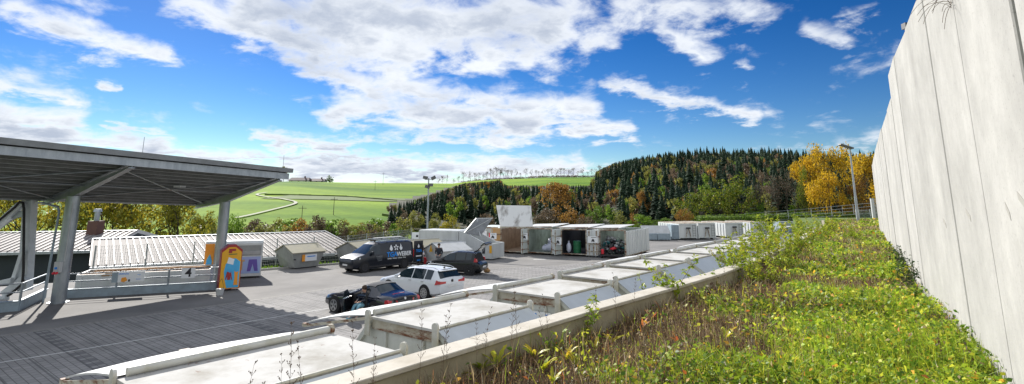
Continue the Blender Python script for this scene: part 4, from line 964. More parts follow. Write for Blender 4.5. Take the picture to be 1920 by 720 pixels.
# ---- van
L_ = 5.0
VS = [(0, .36, .70, .76, .72, .60), (.08, .26, .82, .92, .88, .76), (.45, .22, .98, 1.06, .94, .82), (.95, .22, 1.08, 1.17, .955, .82), (1.75, .22, 1.14, 1.74, .96, .70), (2.2, .22, 1.16, 1.88, .96, .74), (3.2, .22, 1.18, 1.92, .96, .76), (4.6, .24, 1.18, 1.91, .95, .76), (4.90, .26, 1.16, 1.88, .93, .74), (5.0, .34, 1.12, 1.80, .90, .72)]
fwv, rwv = P(683, 511.5), P(757.5, 503); hv = (fwv-rwv).normalized(); lv = Vector((-hv.y, hv.x, 0))
cvn = fwv-lv*.93-hv*(L_/2-.9)
va = math.atan2(hv.y, hv.x)
vn = car('delivery_van', cvn, va, VS, [1.35, 1.5, 2.15, 2.32], [(.95, 1.75, 6, 9), (1.35, 2.15, 5, 6)], m_vandark, 'dark blue panel van with white and blue lettering, roof rack and open rear door', [.9, 4.15], .34, L_, cat='van', rim=5)
for o in [q for q in COL.objects if q.parent and q.parent.parent == vn and q.name.startswith('spokes')]: o.data.materials[0] = m_dark
for s in (-1, 1):
    MB().slab([(X(L_, .10), s*.86, .78), (X(L_, .55), s*.955, .90), (X(L_, .55), s*.93, 1.0), (X(L_, .10), s*.78, .93)], .03).build('headlamp', m_lampw, vn)
    MB().box((X(L_, 1.42), s*1.06, 1.22), (.14, .2, .26)).build('wing_mirror', m_vandark, vn, bevel=.03)
    MB().b2(X(L_, 4.96), X(L_, 5.02), s*.80, s*.92, .75, 1.25).build('tail_lamp', m_red, vn)
    MB().path([(X(L_, 2.1), s*.66, 1.95), (X(L_, 2.1), s*.66, 2.04), (X(L_, 4.7), s*.66, 2.04), (X(L_, 4.7), s*.66, 1.95)], .022).build('roof_rail', m_galv, vn)
    MB().b2(X(L_, .5), X(L_, 4.8), s*.955, s*.975, .30, .40).build('sill_strip', m_dark, vn)
for x in (2.2, 2.9, 3.7, 4.5): MB().bar((X(L_, x), -.75, 2.06), (X(L_, x), .75, 2.06), .07, .05).build('rack_bar', m_galv, vn)
MB().bar((X(L_, 2.3), -.2, 2.12), (X(L_, 4.7), -.25, 2.12), .28, .05).build('ladder', m_white, vn)
MB().tube((X(L_, 2.0), .35, 1.9), (X(L_, 2.0), .35, 2.06), .06).build('beacon', m_dark, vn)
MB().slab([(X(L_, -.012), -.28, .46), (X(L_, -.012), .28, .46), (X(L_, -.012), .28, .57), (X(L_, -.012), -.28, .57)], -.01).build('blank_number_plate', m_plate, vn)
MB().slab([(X(L_, .02), -.55, .66), (X(L_, .02), .55, .66), (X(L_, .05), .52, .80), (X(L_, .05), -.52, .80)], -.03).build('grille', m_dark, vn)
def vtext(nm, s, size, m, x, z, y=.975, par=None, bold=.01, al='LEFT'):
    return text(nm, s, size, m, par or vn, (x, y, z), (PI/2, 0, PI), al, .003, bold)
vtext('blue_lettering', 'TGA', .44, m_blue, X(L_, 2.62), 1.02, bold=.016); vtext('white_lettering', 'WEBER', .40, m_letw, X(L_, 3.46), 1.02, y=.972, bold=.012)
vtext('small_lettering', 'Sanitär  Heizung  Lüftung  Klima', .12, m_letw, X(L_, 2.7), .77, bold=.002)
def side(poly, nm, m, z0=0, par=None, y=.86):
    return MB().prism([(a, b_) for a, b_ in poly], y, y+.012).build(nm, m, par or vn)
def drop(cx, cz, r):
    return [(cx+r*math.sin(t)*(1 if t < PI*1.0 else 1), cz-r*math.cos(t)) if True else 0 for t in [k*PI/8 for k in range(-5, 6)]]+[(cx, cz+r*2.0)]
# droplet, fan and flame marks above the lettering, on the slightly leaning upper side
def lean(o, x, z): pass
def mark(poly, cx, cz, nm, m):
    vs = [(cx-a, .0, cz+b_) for a, b_ in poly]; n = len(vs)
    def yy(z): return .905-(z-1.18)*.19+.045
    pts_ = [(x, yy(z)+.012, z) for x, _, z in vs]
    MB().slab(pts_, .02).build(nm, m, vn)
mx0 = X(L_, 3.02)
mark([(0.13*math.sin(t), -.13*math.cos(t)) for t in [k*PI/7 for k in range(-5, 6)]]+[(0, .27)], mx0, 1.42, 'droplet_mark', m_letw)
for k in range(5):
    a = 2*PI*k/5+.3; c_, s_ = math.cos(a), math.sin(a)
    mark([(c_*.13+.075*math.cos(t)*c_-.05*math.sin(t)*s_, s_*.13+.075*math.cos(t)*s_+.05*math.sin(t)*c_) for t in [q*PI/4 for q in range(8)]], mx0-.42, 1.48, 'fan_mark', m_letw)
mark([(-.12, -.05), (-.06, -.14), (.06, -.14), (.12, -.04), (.10, .08), (.04, .02), (.05, .16), (-.03, .28), (-.04, .12), (-.10, .06)], mx0-.83, 1.44, 'flame_mark', m_letw)
for k in range(5): MB().slab([(X(L_, 1.75+k*.03), .985, .95-k*.07), (X(L_, 2.25), .985, .99-k*.07), (X(L_, 2.25), .985, 1.01-k*.07), (X(L_, 1.78+k*.03), .985, .97-k*.07)], .02).build('stripe_mark', m_galv, vn)
rd = MB().b2(X(L_, 5.02), X(L_, 5.85), .86, .93, .34, 1.84).build('rear_door', m_vandark, vn, bevel=.02)
vtext('door_lettering', 'TGA', .26, m_blue, X(L_, 5.2), 1.12, y=.938, par=rd); MB().prism([(X(L_, 5.42)+a, 1.42+b_) for a, b_ in [(0.09*math.sin(t), -.09*math.cos(t)) for t in [k*PI/7 for k in range(-5, 6)]]+[(0, .2)]], .933, .943).build('door_mark', m_letw, rd)
MB().b2(X(L_, 5.2), X(L_, 5.7), .93, .945, .72, .80).build('door_plate', m_letw, rd); MB().b2(X(L_, 5.3), X(L_, 5.6), .93, .945, .42, .5).build('door_stripe', m_blue, rd)
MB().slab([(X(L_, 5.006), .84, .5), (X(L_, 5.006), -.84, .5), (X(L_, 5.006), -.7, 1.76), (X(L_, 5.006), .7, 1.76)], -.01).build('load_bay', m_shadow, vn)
# ---- black hatchback with raised tailgate
L_ = 3.92
PS = [(0, .36, .60, .66, .58, .46), (.10, .24, .68, .76, .78, .64), (.45, .20, .78, .87, .82, .70), (.85, .18, .86, .95, .83, .70), (1.1, .18, .90, .99, .83, .68), (1.72, .18, .93, 1.38, .83, .55), (2.2, .18, .95, 1.46, .83, .565), (2.9, .18, .96, 1.45, .83, .56), (3.45, .20, .98, 1.40, .82, .54), (3.56, .22, .98, 1.10, .815, .60), (3.66, .24, .80, .86, .81, .62), (3.86, .26, .70, .74, .79, .60), (3.92, .34, .58, .62, .72, .54)]
hp = Vector((-.955, .297, 0)).normalized(); lp = Vector((-hp.y, hp.x, 0)); rw = P(879.5, 517)
cp = rw-lp*.80+hp*(3.18-L_/2)
ch_ = car('hatchback', cp, math.atan2(hp.y, hp.x), PS, [1.3, 1.42, 2.15, 2.22, 2.85, 2.93, 3.3], [(1.1, 1.72, 7, 9), (1.42, 2.15, 5, 6), (2.22, 2.85, 5, 6), (2.93, 3.3, 5, 6)], m_carblack, 'black hatchback with its tailgate raised in the middle of the yard', [.74, 3.18], .31, L_, rim=20)
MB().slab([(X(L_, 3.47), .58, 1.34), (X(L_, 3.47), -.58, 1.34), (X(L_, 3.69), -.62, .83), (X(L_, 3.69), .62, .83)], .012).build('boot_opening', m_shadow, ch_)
def tg(t, y): a = math.radians(38); return (X(L_, 3.42)-math.cos(a)*t*1.0, y, 1.42+math.sin(a)*t)
g = MB(); g.slab([tg(0, -.56), tg(.12, -.57), tg(.12, .57), tg(0, .56)], .05); g.slab([tg(.12, -.57), tg(.62, -.64), tg(.62, -.55), tg(.12, -.48)], .05); g.slab([tg(.12, .57), tg(.62, .64), tg(.62, .55), tg(.12, .48)], .05)
g.slab([tg(.62, -.64), tg(.95, -.62), tg(.95, .62), tg(.62, .64)], .07); g.slab([tg(.95, -.62), (tg(1.05, 0)[0]+.10, -.58, tg(1.05, 0)[2]-.16), (tg(1.05, 0)[0]+.10, .58, tg(1.05, 0)[2]-.16), tg(.95, .62)], .06)
tgo = g.build('tailgate', m_carblack, ch_); 
m_clear = mat('clear_tailgate_glass', (.25, .34, .33), None, rough=.08, coat=1); MB().slab([tg(.12, -.48), tg(.62, -.55), tg(.62, .55), tg(.12, .48)], .012).build('rear_window', m_clear, tgo)
for s in (-1, 1):
    MB().prism([(X(L_, 3.50), .84), (X(L_, 3.70), .84), (X(L_, 3.66), 1.04), (X(L_, 3.54), 1.08)], s*.66, s*.823).build('tail_lamp', m_red, ch_)
    MB().slab([(X(L_, .12), s*.76, .62), (X(L_, .5), s*.83, .70), (X(L_, .5), s*.80, .82), (X(L_, .12), s*.66, .74)], .03).build('headlamp', m_lampw, ch_)
    MB().box((X(L_, 1.38), s*.92, .98), (.10, .18, .13)).build('wing_mirror', m_carblack, ch_, bevel=.02)
    MB().tube((X(L_, 3.46), s*.55, 1.2), tg(.5, s*.56), .012).build('gas_strut', m_galv, ch_)
    for xw in (.74, 3.18): MB().tube((X(L_, xw), s*.842, .31), (X(L_, xw), s*.858, .31), .20, n=20).build('hubcap', m_rimm, ch_, smooth=True)
MB().b2(X(L_, 3.90), X(L_, 3.93), -.26, .26, .46, .57).build('blank_number_plate', m_plate, ch_)

# ================================================================ PEOPLE
def skin_mesh(name, verts, edges, radii, m, parent, root=0, sub=1):
    me = bpy.data.meshes.new(name); me.from_pydata([tuple(v) for v in verts], edges, []); o = bpy.data.objects.new(name, me); COL.objects.link(o)
    o.modifiers.new('s', 'SKIN')
    if not me.skin_vertices:
        bm = bmesh.new(); bm.from_mesh(me); bm.verts.layers.skin.verify(); bm.to_mesh(me); bm.free()
    for i, r in enumerate(radii):
        me.skin_vertices[0].data[i].radius = (r, r) if not isinstance(r, tuple) else r
        me.skin_vertices[0].data[i].use_root = (i == root)
    sm = o.modifiers.new('u', 'SUBSURF'); sm.levels = sub; sm.render_levels = sub
    dg = bpy.context.evaluated_depsgraph_get(); nm = bpy.data.meshes.new_from_object(o.evaluated_get(dg))
    bpy.data.objects.remove(o); nm.materials.clear(); nm.materials.append(m)
    nm.polygons.foreach_set('use_smooth', [True]*len(nm.polygons))
    q = bpy.data.objects.new(name, nm); COL.objects.link(q); q.parent = parent; return q
def person(loc, rz, J, label, top_m, leg_m, h=1.75, hair=m_hair, shoe=m_dark):
    """J: joint dict in metres, x forward, y left"""
    e = empty('person', loc, rz, label, 'person')
    names = ['pelvis', 'waist', 'chest', 'neck', 'head0', 'head', 'crown']
    vt = [Vector(J[n]) for n in names]; rd = [.12, .115, .13, .052, .075, .092, .05]; ed = [(i, i+1) for i in range(6)]
    def chain(start, pts, rs):
        i0 = start
        for p, r in zip(pts, rs): vt.append(Vector(p)); rd.append(r); ed.append((i0, len(vt)-1)); i0 = len(vt)-1
        return i0
    for s in 'lr':
        k = chain(2, [J['sh_'+s], J['el_'+s], J['wr_'+s]], [.05, .038, .026])
        w = Vector(J['wr_'+s]); d = (w-Vector(J['el_'+s])).normalized(); sd = d.cross(Vector((0, 0, 1))); sd = (sd if sd.length > .1 else Vector((1, 0, 0))).normalized()
        k = chain(k, [w+d*.07], [.03])
        for f in range(4): chain(k, [w+d*.11+sd*(.027-.018*f), w+d*(.165-.008*abs(f-1))+sd*(.03-.02*f)-Vector((0, 0, .015))], [.0095, .008])
        chain(k, [w+d*.085+sd*.045, w+d*.12+sd*.055], [.0105, .009])
        k = chain(0, [J['hip_'+s], J['kn_'+s], J['an_'+s], J['toe_'+s]], [.082, .055, .036, .035])
    hd = Vector(J['head']); fw = Vector(J.get('face', (1, 0, 0))).normalized()
    chain(5, [hd+fw*.09, hd+fw*.115-Vector((0, 0, .01))], [.022, .012])
    skin_mesh('body', vt, ed, rd, m_skin, e)
    up = Vector((0, 0, 1)); lf = up.cross(fw)
    for s in (-1, 1): MB().ball(hd+fw*.088+lf*.034*s+up*.02, .011).build('eye', m_ink, e)
    MB().bar(hd+fw*.094+lf*-.022-up*.05, hd+fw*.094+lf*.022-up*.05, .008, .008).build('mouth', m_redtr, e)
    hm = MB().ball(hd-fw*.02+up*.045, .112, sz=(1, 1, .95), n=14); hm.build('hair', hair, e, smooth=True)
    # jacket and trousers over the body
    V2 = [Vector(J[n]) for n in ('pelvis', 'waist', 'chest')]+[Vector(J['neck'])-Vector((0, 0, .03))]; V2[0] = V2[0]-Vector((0, 0, .03)); E2 = [(0, 1), (1, 2), (2, 3)]; R2_ = [.150, .145, .165, .075]
    for s in 'lr':
        a, b_, c = (Vector(J[n+s]) for n in ('sh_', 'el_', 'wr_')); V2 += [a, b_, c]; n = len(V2); E2 += [(2, n-3), (n-3, n-2), (n-2, n-1)]; R2_ += [.075, .056, .042]
    skin_mesh('jacket', V2, E2, R2_, top_m, e)
    V3 = [Vector(J['pelvis'])]; E3 = []; R3 = [.142]
    for s in 'lr':
        a, b_, c = (Vector(J[n+s]) for n in ('hip_', 'kn_', 'an_')); V3 += [a, b_, c+Vector((0, 0, .02))]; n = len(V3); E3 += [(0, n-3), (n-3, n-2), (n-2, n-1)]; R3 += [.105, .075, .058]
    skin_mesh('trousers', V3, E3, R3, leg_m, e)
    for s in 'lr':
        a, t = Vector(J['an_'+s]), Vector(J['toe_'+s]); d = (t-a); d.z = 0; d.normalize()
        skin_mesh('shoe', [a-d*.05+Vector((0, 0, -.03)), a+d*.06+Vector((0, 0, -.035)), a+d*.19+Vector((0, 0, -.045))], [(0, 1), (1, 2)], [.045, .048, .036], shoe, e)
    return e
ST = dict(pelvis=(0, 0, .94), waist=(0, 0, 1.10), chest=(.0, 0, 1.32), neck=(.02, 0, 1.49), head0=(.03, 0, 1.55), head=(.05, 0, 1.64), crown=(.03, 0, 1.70),
    sh_l=(0, .19, 1.42), el_l=(-.03, .26, 1.14), wr_l=(.16, .16, 1.02), sh_r=(0, -.19, 1.42), el_r=(-.03, -.26, 1.14), wr_r=(.16, -.16, 1.02),
    hip_l=(0, .10, .90), kn_l=(.03, .12, .50), an_l=(-.01, .13, .09), toe_l=(.13, .15, .05), hip_r=(0, -.10, .90), kn_r=(.03, -.12, .50), an_r=(-.01, -.13, .09), toe_r=(.13, -.15, .05))
J1 = dict(ST); J1.update(waist=(.02, 0, 1.1), chest=(.06, 0, 1.31), neck=(.13, 0, 1.46), head0=(.16, 0, 1.51), head=(.20, 0, 1.59), crown=(.17, 0, 1.66), wr_l=(.36, .12, 1.12), el_l=(.08, .24, 1.12), wr_r=(.34, -.08, 1.14), el_r=(.08, -.26, 1.14), sh_l=(.05, .19, 1.41), sh_r=(.05, -.19, 1.41), face=(1, 0, -.35))
person(P(787, 497), -.9, J1, 'man in dark brown work clothes at the open van door, looking down at his hands', m_olive, m_olive)
person((-5.15, 38.9, 0), -1.75, ST, 'man in a dark jacket and grey trousers standing behind the black hatchback', m_navy, m_greyc)
SIT = dict(pelvis=(0, 0, .50), waist=(-.02, 0, .66), chest=(-.02, 0, .86), neck=(.02, 0, 1.0), head0=(.04, 0, 1.05), head=(.07, 0, 1.12), crown=(.05, 0, 1.18),
    sh_l=(0, .18, .93), el_l=(.14, .22, .70), wr_l=(.32, .12, .66), sh_r=(0, -.18, .93), el_r=(.14, -.22, .70), wr_r=(.32, -.12, .66),
    hip_l=(.05, .09, .48), kn_l=(.46, .13, .50), an_l=(.50, .16, .09), toe_l=(.64, .18, .05), hip_r=(.05, -.09, .48), kn_r=(.44, -.10, .52), an_r=(.62, -.12, .09), toe_r=(.76, -.13, .05), face=(1, 0, -.4))
ez = Matrix.Rotation(math.atan2(hb.y, hb.x), 4, 'Z')
sitp = cb_+(ez @ Vector((X(4.24, 2.62), .72, 0)))
person(sitp, math.atan2(lb.y, lb.x), SIT, 'person in pale blue jeans sitting sideways in the open door of the roadster', m_navy, m_jeans, shoe=m_jeans)
# boxes by the men
def crate(loc, sx, sy, sz, m, label, rz=0.2):
    e = empty('crate', loc, rz, label, 'crate'); b = MB(); t = .025
    b.b2(-sx/2, sx/2, -sy/2, -sy/2+t, 0, sz); b.b2(-sx/2, sx/2, sy/2-t, sy/2, 0, sz); b.b2(-sx/2, -sx/2+t, -sy/2+t, sy/2-t, 0, sz); b.b2(sx/2-t, sx/2, -sy/2+t, sy/2-t, 0, sz); b.b2(-sx/2+t, sx/2-t, -sy/2+t, sy/2-t, 0, t)
    b.build('tub', m, e); MB().b2(-sx/2-.02, sx/2+.02, -sy/2-.02, sy/2+.02, sz, sz+.03).build('rim', m, e)
    return e
crate(P(800, 494.5), .42, .40, .42, m_redp, 'bright red plastic box on the ground between the two men')
crate(P(808, 493), .70, .40, .34, m_dark, 'low black crate on the ground just right of the red box')
crate(P(795, 488), .5, .4, .4, m_dark, 'black crate behind the red box near the van')
d_ = empty('litter_bag', P(913, 511), 0, 'small brown bag on the ground behind the raised tailgate', 'bag'); MB().ball((0, 0, .12), .2, sz=(1.2, .9, .7)).build('bag_body', m_wood, d_, smooth=True); MB().ball((.05, 0, .27), .06).build('bag_knot', m_wood, d_)

# ================================================================ WASTE COMPACTOR
ca = Vector((-.905, .425, 0)).normalized(); cc = Vector((-2.1, 44.9, 0)); aa = math.atan2(-ca.y, -ca.x)
co_ = empty('waste_compactor', cc, aa, 'grey waste compactor container with its hopper lid raised', 'compactor')     # x points to the hopper end (right)
TB = 2.32
b = MB(); b.b2(-6.6, -2.6, .0, 2.2, .18, TB-.06); b.build('body', m_comp, co_, bevel=.06)
for k, z in enumerate((.8, 1.45)): MB().b2(-6.5, -2.7, -.035, -.002, z, z+.05).build('side_rib', m_comp, co_)
for x in (-6.55, -2.68): MB().b2(x-.05, x+.05, -.06, -.0, .18, TB-.1).build('side_post', m_comp, co_)
MB().prism([(-2.58, TB-.06), (-1.9, TB-.25), (-.2, 1.35), (.55, 1.28), (.55, .1), (-.6, .1), (-2.58, .18)], -.02, .12).prism([(-2.58, TB-.06), (-1.9, TB-.25), (-.2, 1.35), (.55, 1.28), (.55, .1), (-.6, .1), (-2.58, .18)], 2.08, 2.22).b2(.42, .55, .12, 2.08, .1, 1.28).slab([(-2.58, .12, .5), (.42, .12, .4), (.42, 2.08, .4), (-2.58, 2.08, .5)], .1).b2(-2.58, -2.46, .12, 2.08, .5, TB-.1).build('hopper', m_comp, co_)
l = MB(); l.slab([(-2.35, -.02, TB-.10), (-.95, -.02, TB-.75), (.05, .4, TB+.55), (-1.2, .4, TB+1.15)], .06) if False else None
lid = MB(); h0, h1 = Vector((-2.0, .0, TB-.22)), Vector((-.55, .0, TB-.42)); up_ = Vector((.55, 1.0, 1.15))
lid.slab([h0, h1, h1+up_+Vector((.05, 0, .25)), h0+up_], .05); lo_ = lid.build('raised_lid', m_compl, co_)
MB().bar(h0, h1+up_+Vector((.05, 0, .25)), .08, .05).bar(h1, h0+up_, .08, .05).build('lid_brace', m_comp, lo_)
MB().bar(h0+Vector((-.04, 0, 0)), h0+up_+Vector((-.04, 0, 0)), .07, .12).bar(h0+up_, h1+up_+Vector((.05, 0, .25)), .07, .07).build('lid_frame', m_comp, lo_)
MB().tube((-1.9, .1, TB-.3), Vector((-1.9, .1, TB-.3))+up_*.55, .04).build('lid_ram', m_galv, co_)
MB().b2(.56, .58, .1, 1.1, .2, 1.1).build('end_plate', m_comp, co_); MB().b2(-.35, -.1, -.05, -.02, .5, 1.2).build('black_stripe', m_dark, co_); MB().b2(.30, .52, -.05, -.02, .55, 1.15).build('yellow_stripe', m_yel, co_); MB().b2(-2.4, -1.9, -.035, -.02, 1.1, 1.4).build('notice', m_letw, co_)
for x in (-6.2, -.3):
    MB().tube((x, .3, .09), (x, 1.9, .09), .09).build('roller', m_dark, co_)

# ================================================================ OPEN CONTAINERS IN A ROW
Wd = Vector((.915, -.403, 0)).normalized(); Dp = Vector((-Wd.y, Wd.x, 0)); wa = math.atan2(Wd.y, Wd.x)
ORG = Vector((9.52, 45.96, 0))
CW, CH, CD = 2.35, 2.22, 6.0
def roller_wheels(e, w=CW):
    for x in (.3, w-.3): MB().tube((x, .3, .1), (x+.25, .3, .1), .1, n=14).tube((x, CD-.4, .1), (x+.25, CD-.4, .1), .1, n=14).build('roller', m_dark, e)
def opencont(off, label, inside, h=CH, ribs=False, door_l=None, door_r=None, CD=6.0, org=None, rz=None):
    e = empty('open_container', ORG+Wd*off if org is None else org, wa if rz is None else rz, label, 'container')
    t = .07
    MB().b2(0, CW, 0, CD, .16, .24).build('floor', m_rusty, e)
    MB().b2(0, t, 0, CD, .24, h).b2(CW-t, CW, 0, CD, .24, h).b2(t, CW-t, CD-t, CD, .24, h).build('shell', m_contw, e)
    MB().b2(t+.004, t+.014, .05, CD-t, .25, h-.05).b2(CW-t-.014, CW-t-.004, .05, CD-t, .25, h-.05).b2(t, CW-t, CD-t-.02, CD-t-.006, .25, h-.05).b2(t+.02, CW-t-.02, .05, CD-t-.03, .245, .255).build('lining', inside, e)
    f = MB(); f.b2(0, CW, -.06, .06, h, h+.12); f.b2(-.02, .10, -.08, .0, .12, h+.1); f.b2(CW-.10, CW+.02, -.08, .0, .12, h+.1); f.build('front_frame', m_rusty, e)
    if ribs:
        for k in range(12): MB().b2(CW+.0, CW+.07, .2+k*.48, .34+k*.48, .3, h-.05).build('rib', m_contw, e)
    for nm, d, hx, sg in (('door', door_l, 0, -1), ('door', door_r, CW, 1)):
        if d is None: continue
        a, m, w = d; a = math.radians(a); px = hx; dx, dy = sg*math.cos(a), -math.sin(a)
        q = MB(); q.slab([(px, -.08, .16), (px+dx*w, -.08+dy*w, .16), (px+dx*w, -.08+dy*w, h+.04), (px, -.08, h+.04)], .07*sg)
        do_ = q.build('door', m, e)
        b_ = MB()
        for z in (.5, 1.1, 1.7): b_.bar((px, -.10, z), (px+dx*w, -.10+dy*w, z), .10, .06)
        b_.bar((px+dx*w*.92, -.1+dy*w*.92, .2), (px+dx*w*.92, -.1+dy*w*.92, h), .10, .06); b_.build('door_bar', m_rusty, do_)
    roller_wheels(e); return e
def notice(loc, rz, w, h, label, stripe=m_blue, glyph=True):
    e = empty('notice_board', loc, rz, label, 'sign'); MB().box((0, 0, h/2), (w, .02, h)).build('board', m_letw, e)
    MB().box((-w/2+.05, -.006, h/2), (.10, .022, h)).build('coloured_edge', stripe, e)
    if glyph: MB().prism([(-.12, .08), (-.05, .08), (-.03, h*.3), (.05, .08), (.14, .08), (.10, h*.5), (-.02, h*.62), (-.12, h*.4)], -.022, -.012).build('pictogram', m_ink, e)
    MB().box((.05, -.012, h*.82), (w*.5, .012, .035)).build('lettering', m_ink, e)
oA = opencont(-CW, 'open container heaped with scrap metal, rightmost of the front row, with ribbed white side', m_contin, ribs=True, door_l=(38, m_contw, .95), CD=6.6, org=ORG-Vector((.86, -.51, 0))*CW, rz=math.atan2(-.51, .86))
MB().slab([(-.34, -.62, .2), (-.04, -.14, .2), (-.04, -.14, 1.15), (-.34, -.62, 1.3)], .03).build('rust_patch', m_rusty, oA)
MB().b2(.3, 1.5, .4, 1.0, CH+.10, CH+.16).build('roof_bar', m_rusty, oA)
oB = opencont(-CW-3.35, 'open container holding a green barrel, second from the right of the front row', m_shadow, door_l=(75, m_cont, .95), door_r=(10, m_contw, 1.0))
MB().slab([(CW+.05, .0, .2), (CW+.9, .15, .2), (CW+.9, .15, CH), (CW+.05, .0, CH)], .05).build('side_panel', m_contw, oB)
oC = opencont(-CW-6.5, 'open container with white sacks inside, third from the right of the front row', m_contin, door_l=(80, m_cont, .95), door_r=(25, m_contw, .75))
oD = opencont(-CW-9.2, 'open container with a brown lined interior under the big raised lid', m_contbr, door_l=(60, m_orange, .95))
for o_, d0, d1 in ((-CW-3.35, -.6, 3.2), (-CW-6.5, -.7, 3.0), (-CW+.3, -1.6, 2.2)):
    e = empty('sliding_roof_lid', ORG+Wd*(o_+.1)+Vector((0, 0, CH+.13)), wa, {-CW-3.35: 'thin white lid sheet resting on the container with the green barrel', -CW-6.5: 'thin white lid sheet resting on the container with the sacks', -CW+.3: 'thin white lid sheet pushed out over the left of the scrap container'}[o_], 'lid')
    MB().slab([(d0, .3, .02), (d1-.9, .3, .10), (d1, 2.6, .34), (d0+.4, 2.6, .22)], .05).build('lid_sheet', m_white, e); MB().bar((d0, .3, .03), (d1-.9, .3, .11), .05, .06).build('lid_edge', m_rusty, e)
# big raised lid
q0 = ORG+Wd*(-CW-9.3); q1 = ORG+Wd*(-CW-9.3+3.3)
e = empty('raised_container_lid', q0+Vector((0, 0, CH+.12)), wa, 'big white stained lid standing raised above the brown lined container', 'lid')
MB().slab([(0, .1, 0), (3.25, .1, .03), (2.75, .9, 1.95), (-.80, .9, 1.98)], .07).build('lid_panel', mat('stained_white_lid', (.74, .74, .73), (.25, .23, .21), 1.0, .6, 0, 0, .50, .66, streak=2.5), e)
MB().bar((0, .08, 0), (3.25, .08, .03), .1, .1).build('hinge_bar', m_rusty, e)
MB().tube((.3, .5, -.2), (.2, .9, 1.2), .03).tube((2.9, .5, -.2), (2.6, .9, 1.2), .03).build('gas_strut', m_galv, e)
# closed container behind the compactor
e = empty('closed_container', ORG+Wd*(-CW-9.2-2.6), wa, 'closed whitish container with double doors and a rusty lock bar between compactor and raised lid', 'container')
MB().b2(-1.2, 2.3, 0, CD, .16, CH+.02).build('shell', m_cont, e)
for x in (-.1, 1.1, 2.2): MB().b2(x-.05, x+.05, -.06, -.002, .2, CH).build('door_post', m_contw, e)
for z in (.6, 1.15, 1.75): MB().b2(-.6, 2.2, -.09, -.062, z, z+.06).build('door_bar', m_rusty, e)
MB().b2(-1.2, 2.32, -.1, .05, CH+.02, CH+.12).build('top_frame', m_rusty, e); MB().bar((-1.0, -.05, 1.3), (-.1, -.05, 2.1), .04, .1).build('strut', m_cont, e)
for x in (-.9, 1.6): MB().tube((x, .3, .09), (x+.25, .3, .09), .09, n=14).build('roller', m_dark, e)
bx = ORG+Wd*(-CW-9.2-2.6)
notice(bx+Wd*.75+Vector((0, 0, 1.42))-Dp*.13, wa, 1.0, .55, 'white notice with a red edge on the closed container', m_redp)
notice(ORG+Wd*(-CW-9.55)-Dp*.95+Vector((0, 0, 1.30)), wa+.5, .7, .55, 'white notice with red marks on the orange door', m_redp)
notice(ORG+Wd*(-CW-6.52)-Dp*.75+Vector((0, 0, 1.35)), wa+.1, .6, .55, 'white notice with a blue edge on the door of the sack container', m_blue)
notice(ORG+Wd*(-CW-3.38)-Dp*.75+Vector((0, 0, 1.0)), wa+.1, .6, .6, 'white notice with a yellow edge on the door of the barrel container', m_yel)
notice(ORG+Wd*(-CW-.36)-Dp*.45+Vector((0, 0, 1.22)), wa+.5, .85, .55, 'white notice with a black pictogram above the rusty door panel', m_letw)
# contents
gb = empty('green_barrel', ORG+Wd*(-CW-3.35+1.25)+Dp*.7+Vector((0, 0, .26)), 0, 'green plastic barrel inside an open container', 'barrel')
MB().tube((0, 0, 0), (0, 0, 1.0), .33, .36, 20).build('drum', m_greenp, gb, smooth=True)
for z in (.3, .68): MB().tube((0, 0, z), (0, 0, z+.05), .375, n=20).build('hoop', m_greenp, gb)
sb = empty('plastic_bag', ORG+Wd*(-CW-3.35+.55)+Dp*.5+Vector((0, 0, .26)), 0, 'white bag leaning beside the green barrel', 'bag'); MB().ball((0, 0, .42), .28, sz=(.8, .8, 1.6), n=12).build('bag_body', m_sack, sb, smooth=True); MB().tube((0, 0, .8), (0, 0, 1.0), .05, .09).build('bag_neck', m_sack, sb)
for i, (x, y, z, r) in enumerate([(1.9, 1.0, 0, .5), (1.35, .9, 0, .36), (1.85, 1.5, .45, .5)]):
    s = empty('sack', ORG+Wd*(-CW-6.5+x)+Dp*y+Vector((0, 0, .26+z)), i, ['biggest white sack at the right wall of the sack container', 'small white sack at the front of the sack container', 'white sack on top of the pile in the sack container'][i], 'sack')
    MB().ball((0, 0, r*.75), r, sz=(1.1, .9, .8), n=14).build('sack_body', m_sack, s, smooth=True); MB().tube((0, 0, r*1.3), (.05, 0, r*1.3+.12), .05, .1).build('sack_neck', m_sack, s)
# scrap heap in the right container
sc_ = empty('bicycle', ORG+Wd*(-CW+1.0)+Dp*.5+Vector((0, 0, 1.2)), wa+.1, 'white bicycle thrown on top of the scrap heap', 'bicycle'); sc_.rotation_euler = (.5, -.45, wa)
for x in (-.5, .5):
    w = MB()
    for k in range(18): a, b_ = 2*PI*k/18, 2*PI*(k+1)/18; w.tube((x+.32*math.cos(a), 0, .32*math.sin(a)), (x+.32*math.cos(b_), 0, .32*math.sin(b_)), .022, n=5)
    for k in range(8): a = PI*k/4; w.tube((x, 0, 0), (x+.31*math.cos(a), 0, .31*math.sin(a)), .005, n=4)
    w.build('wheel', m_scrap, sc_)
MB().path([(-.5, 0, 0), (-.05, 0, -.02), (-.18, 0, .42), (-.5, 0, 0)], .022).path([(-.18, 0, .4), (.35, 0, .42), (-.05, 0, 0)], .024).path([(.5, 0, 0), (.35, 0, .5)], .022).build('frame', m_white, sc_)
MB().path([(.33, -.22, .55), (.36, 0, .5), (.33, .22, .55)], .015).build('handlebar', m_dark, sc_); MB().box((-.2, 0, .46), (.24, .12, .05)).build('saddle', m_black, sc_)
sh = MB(); rs = random.Random(9); hm = MB()
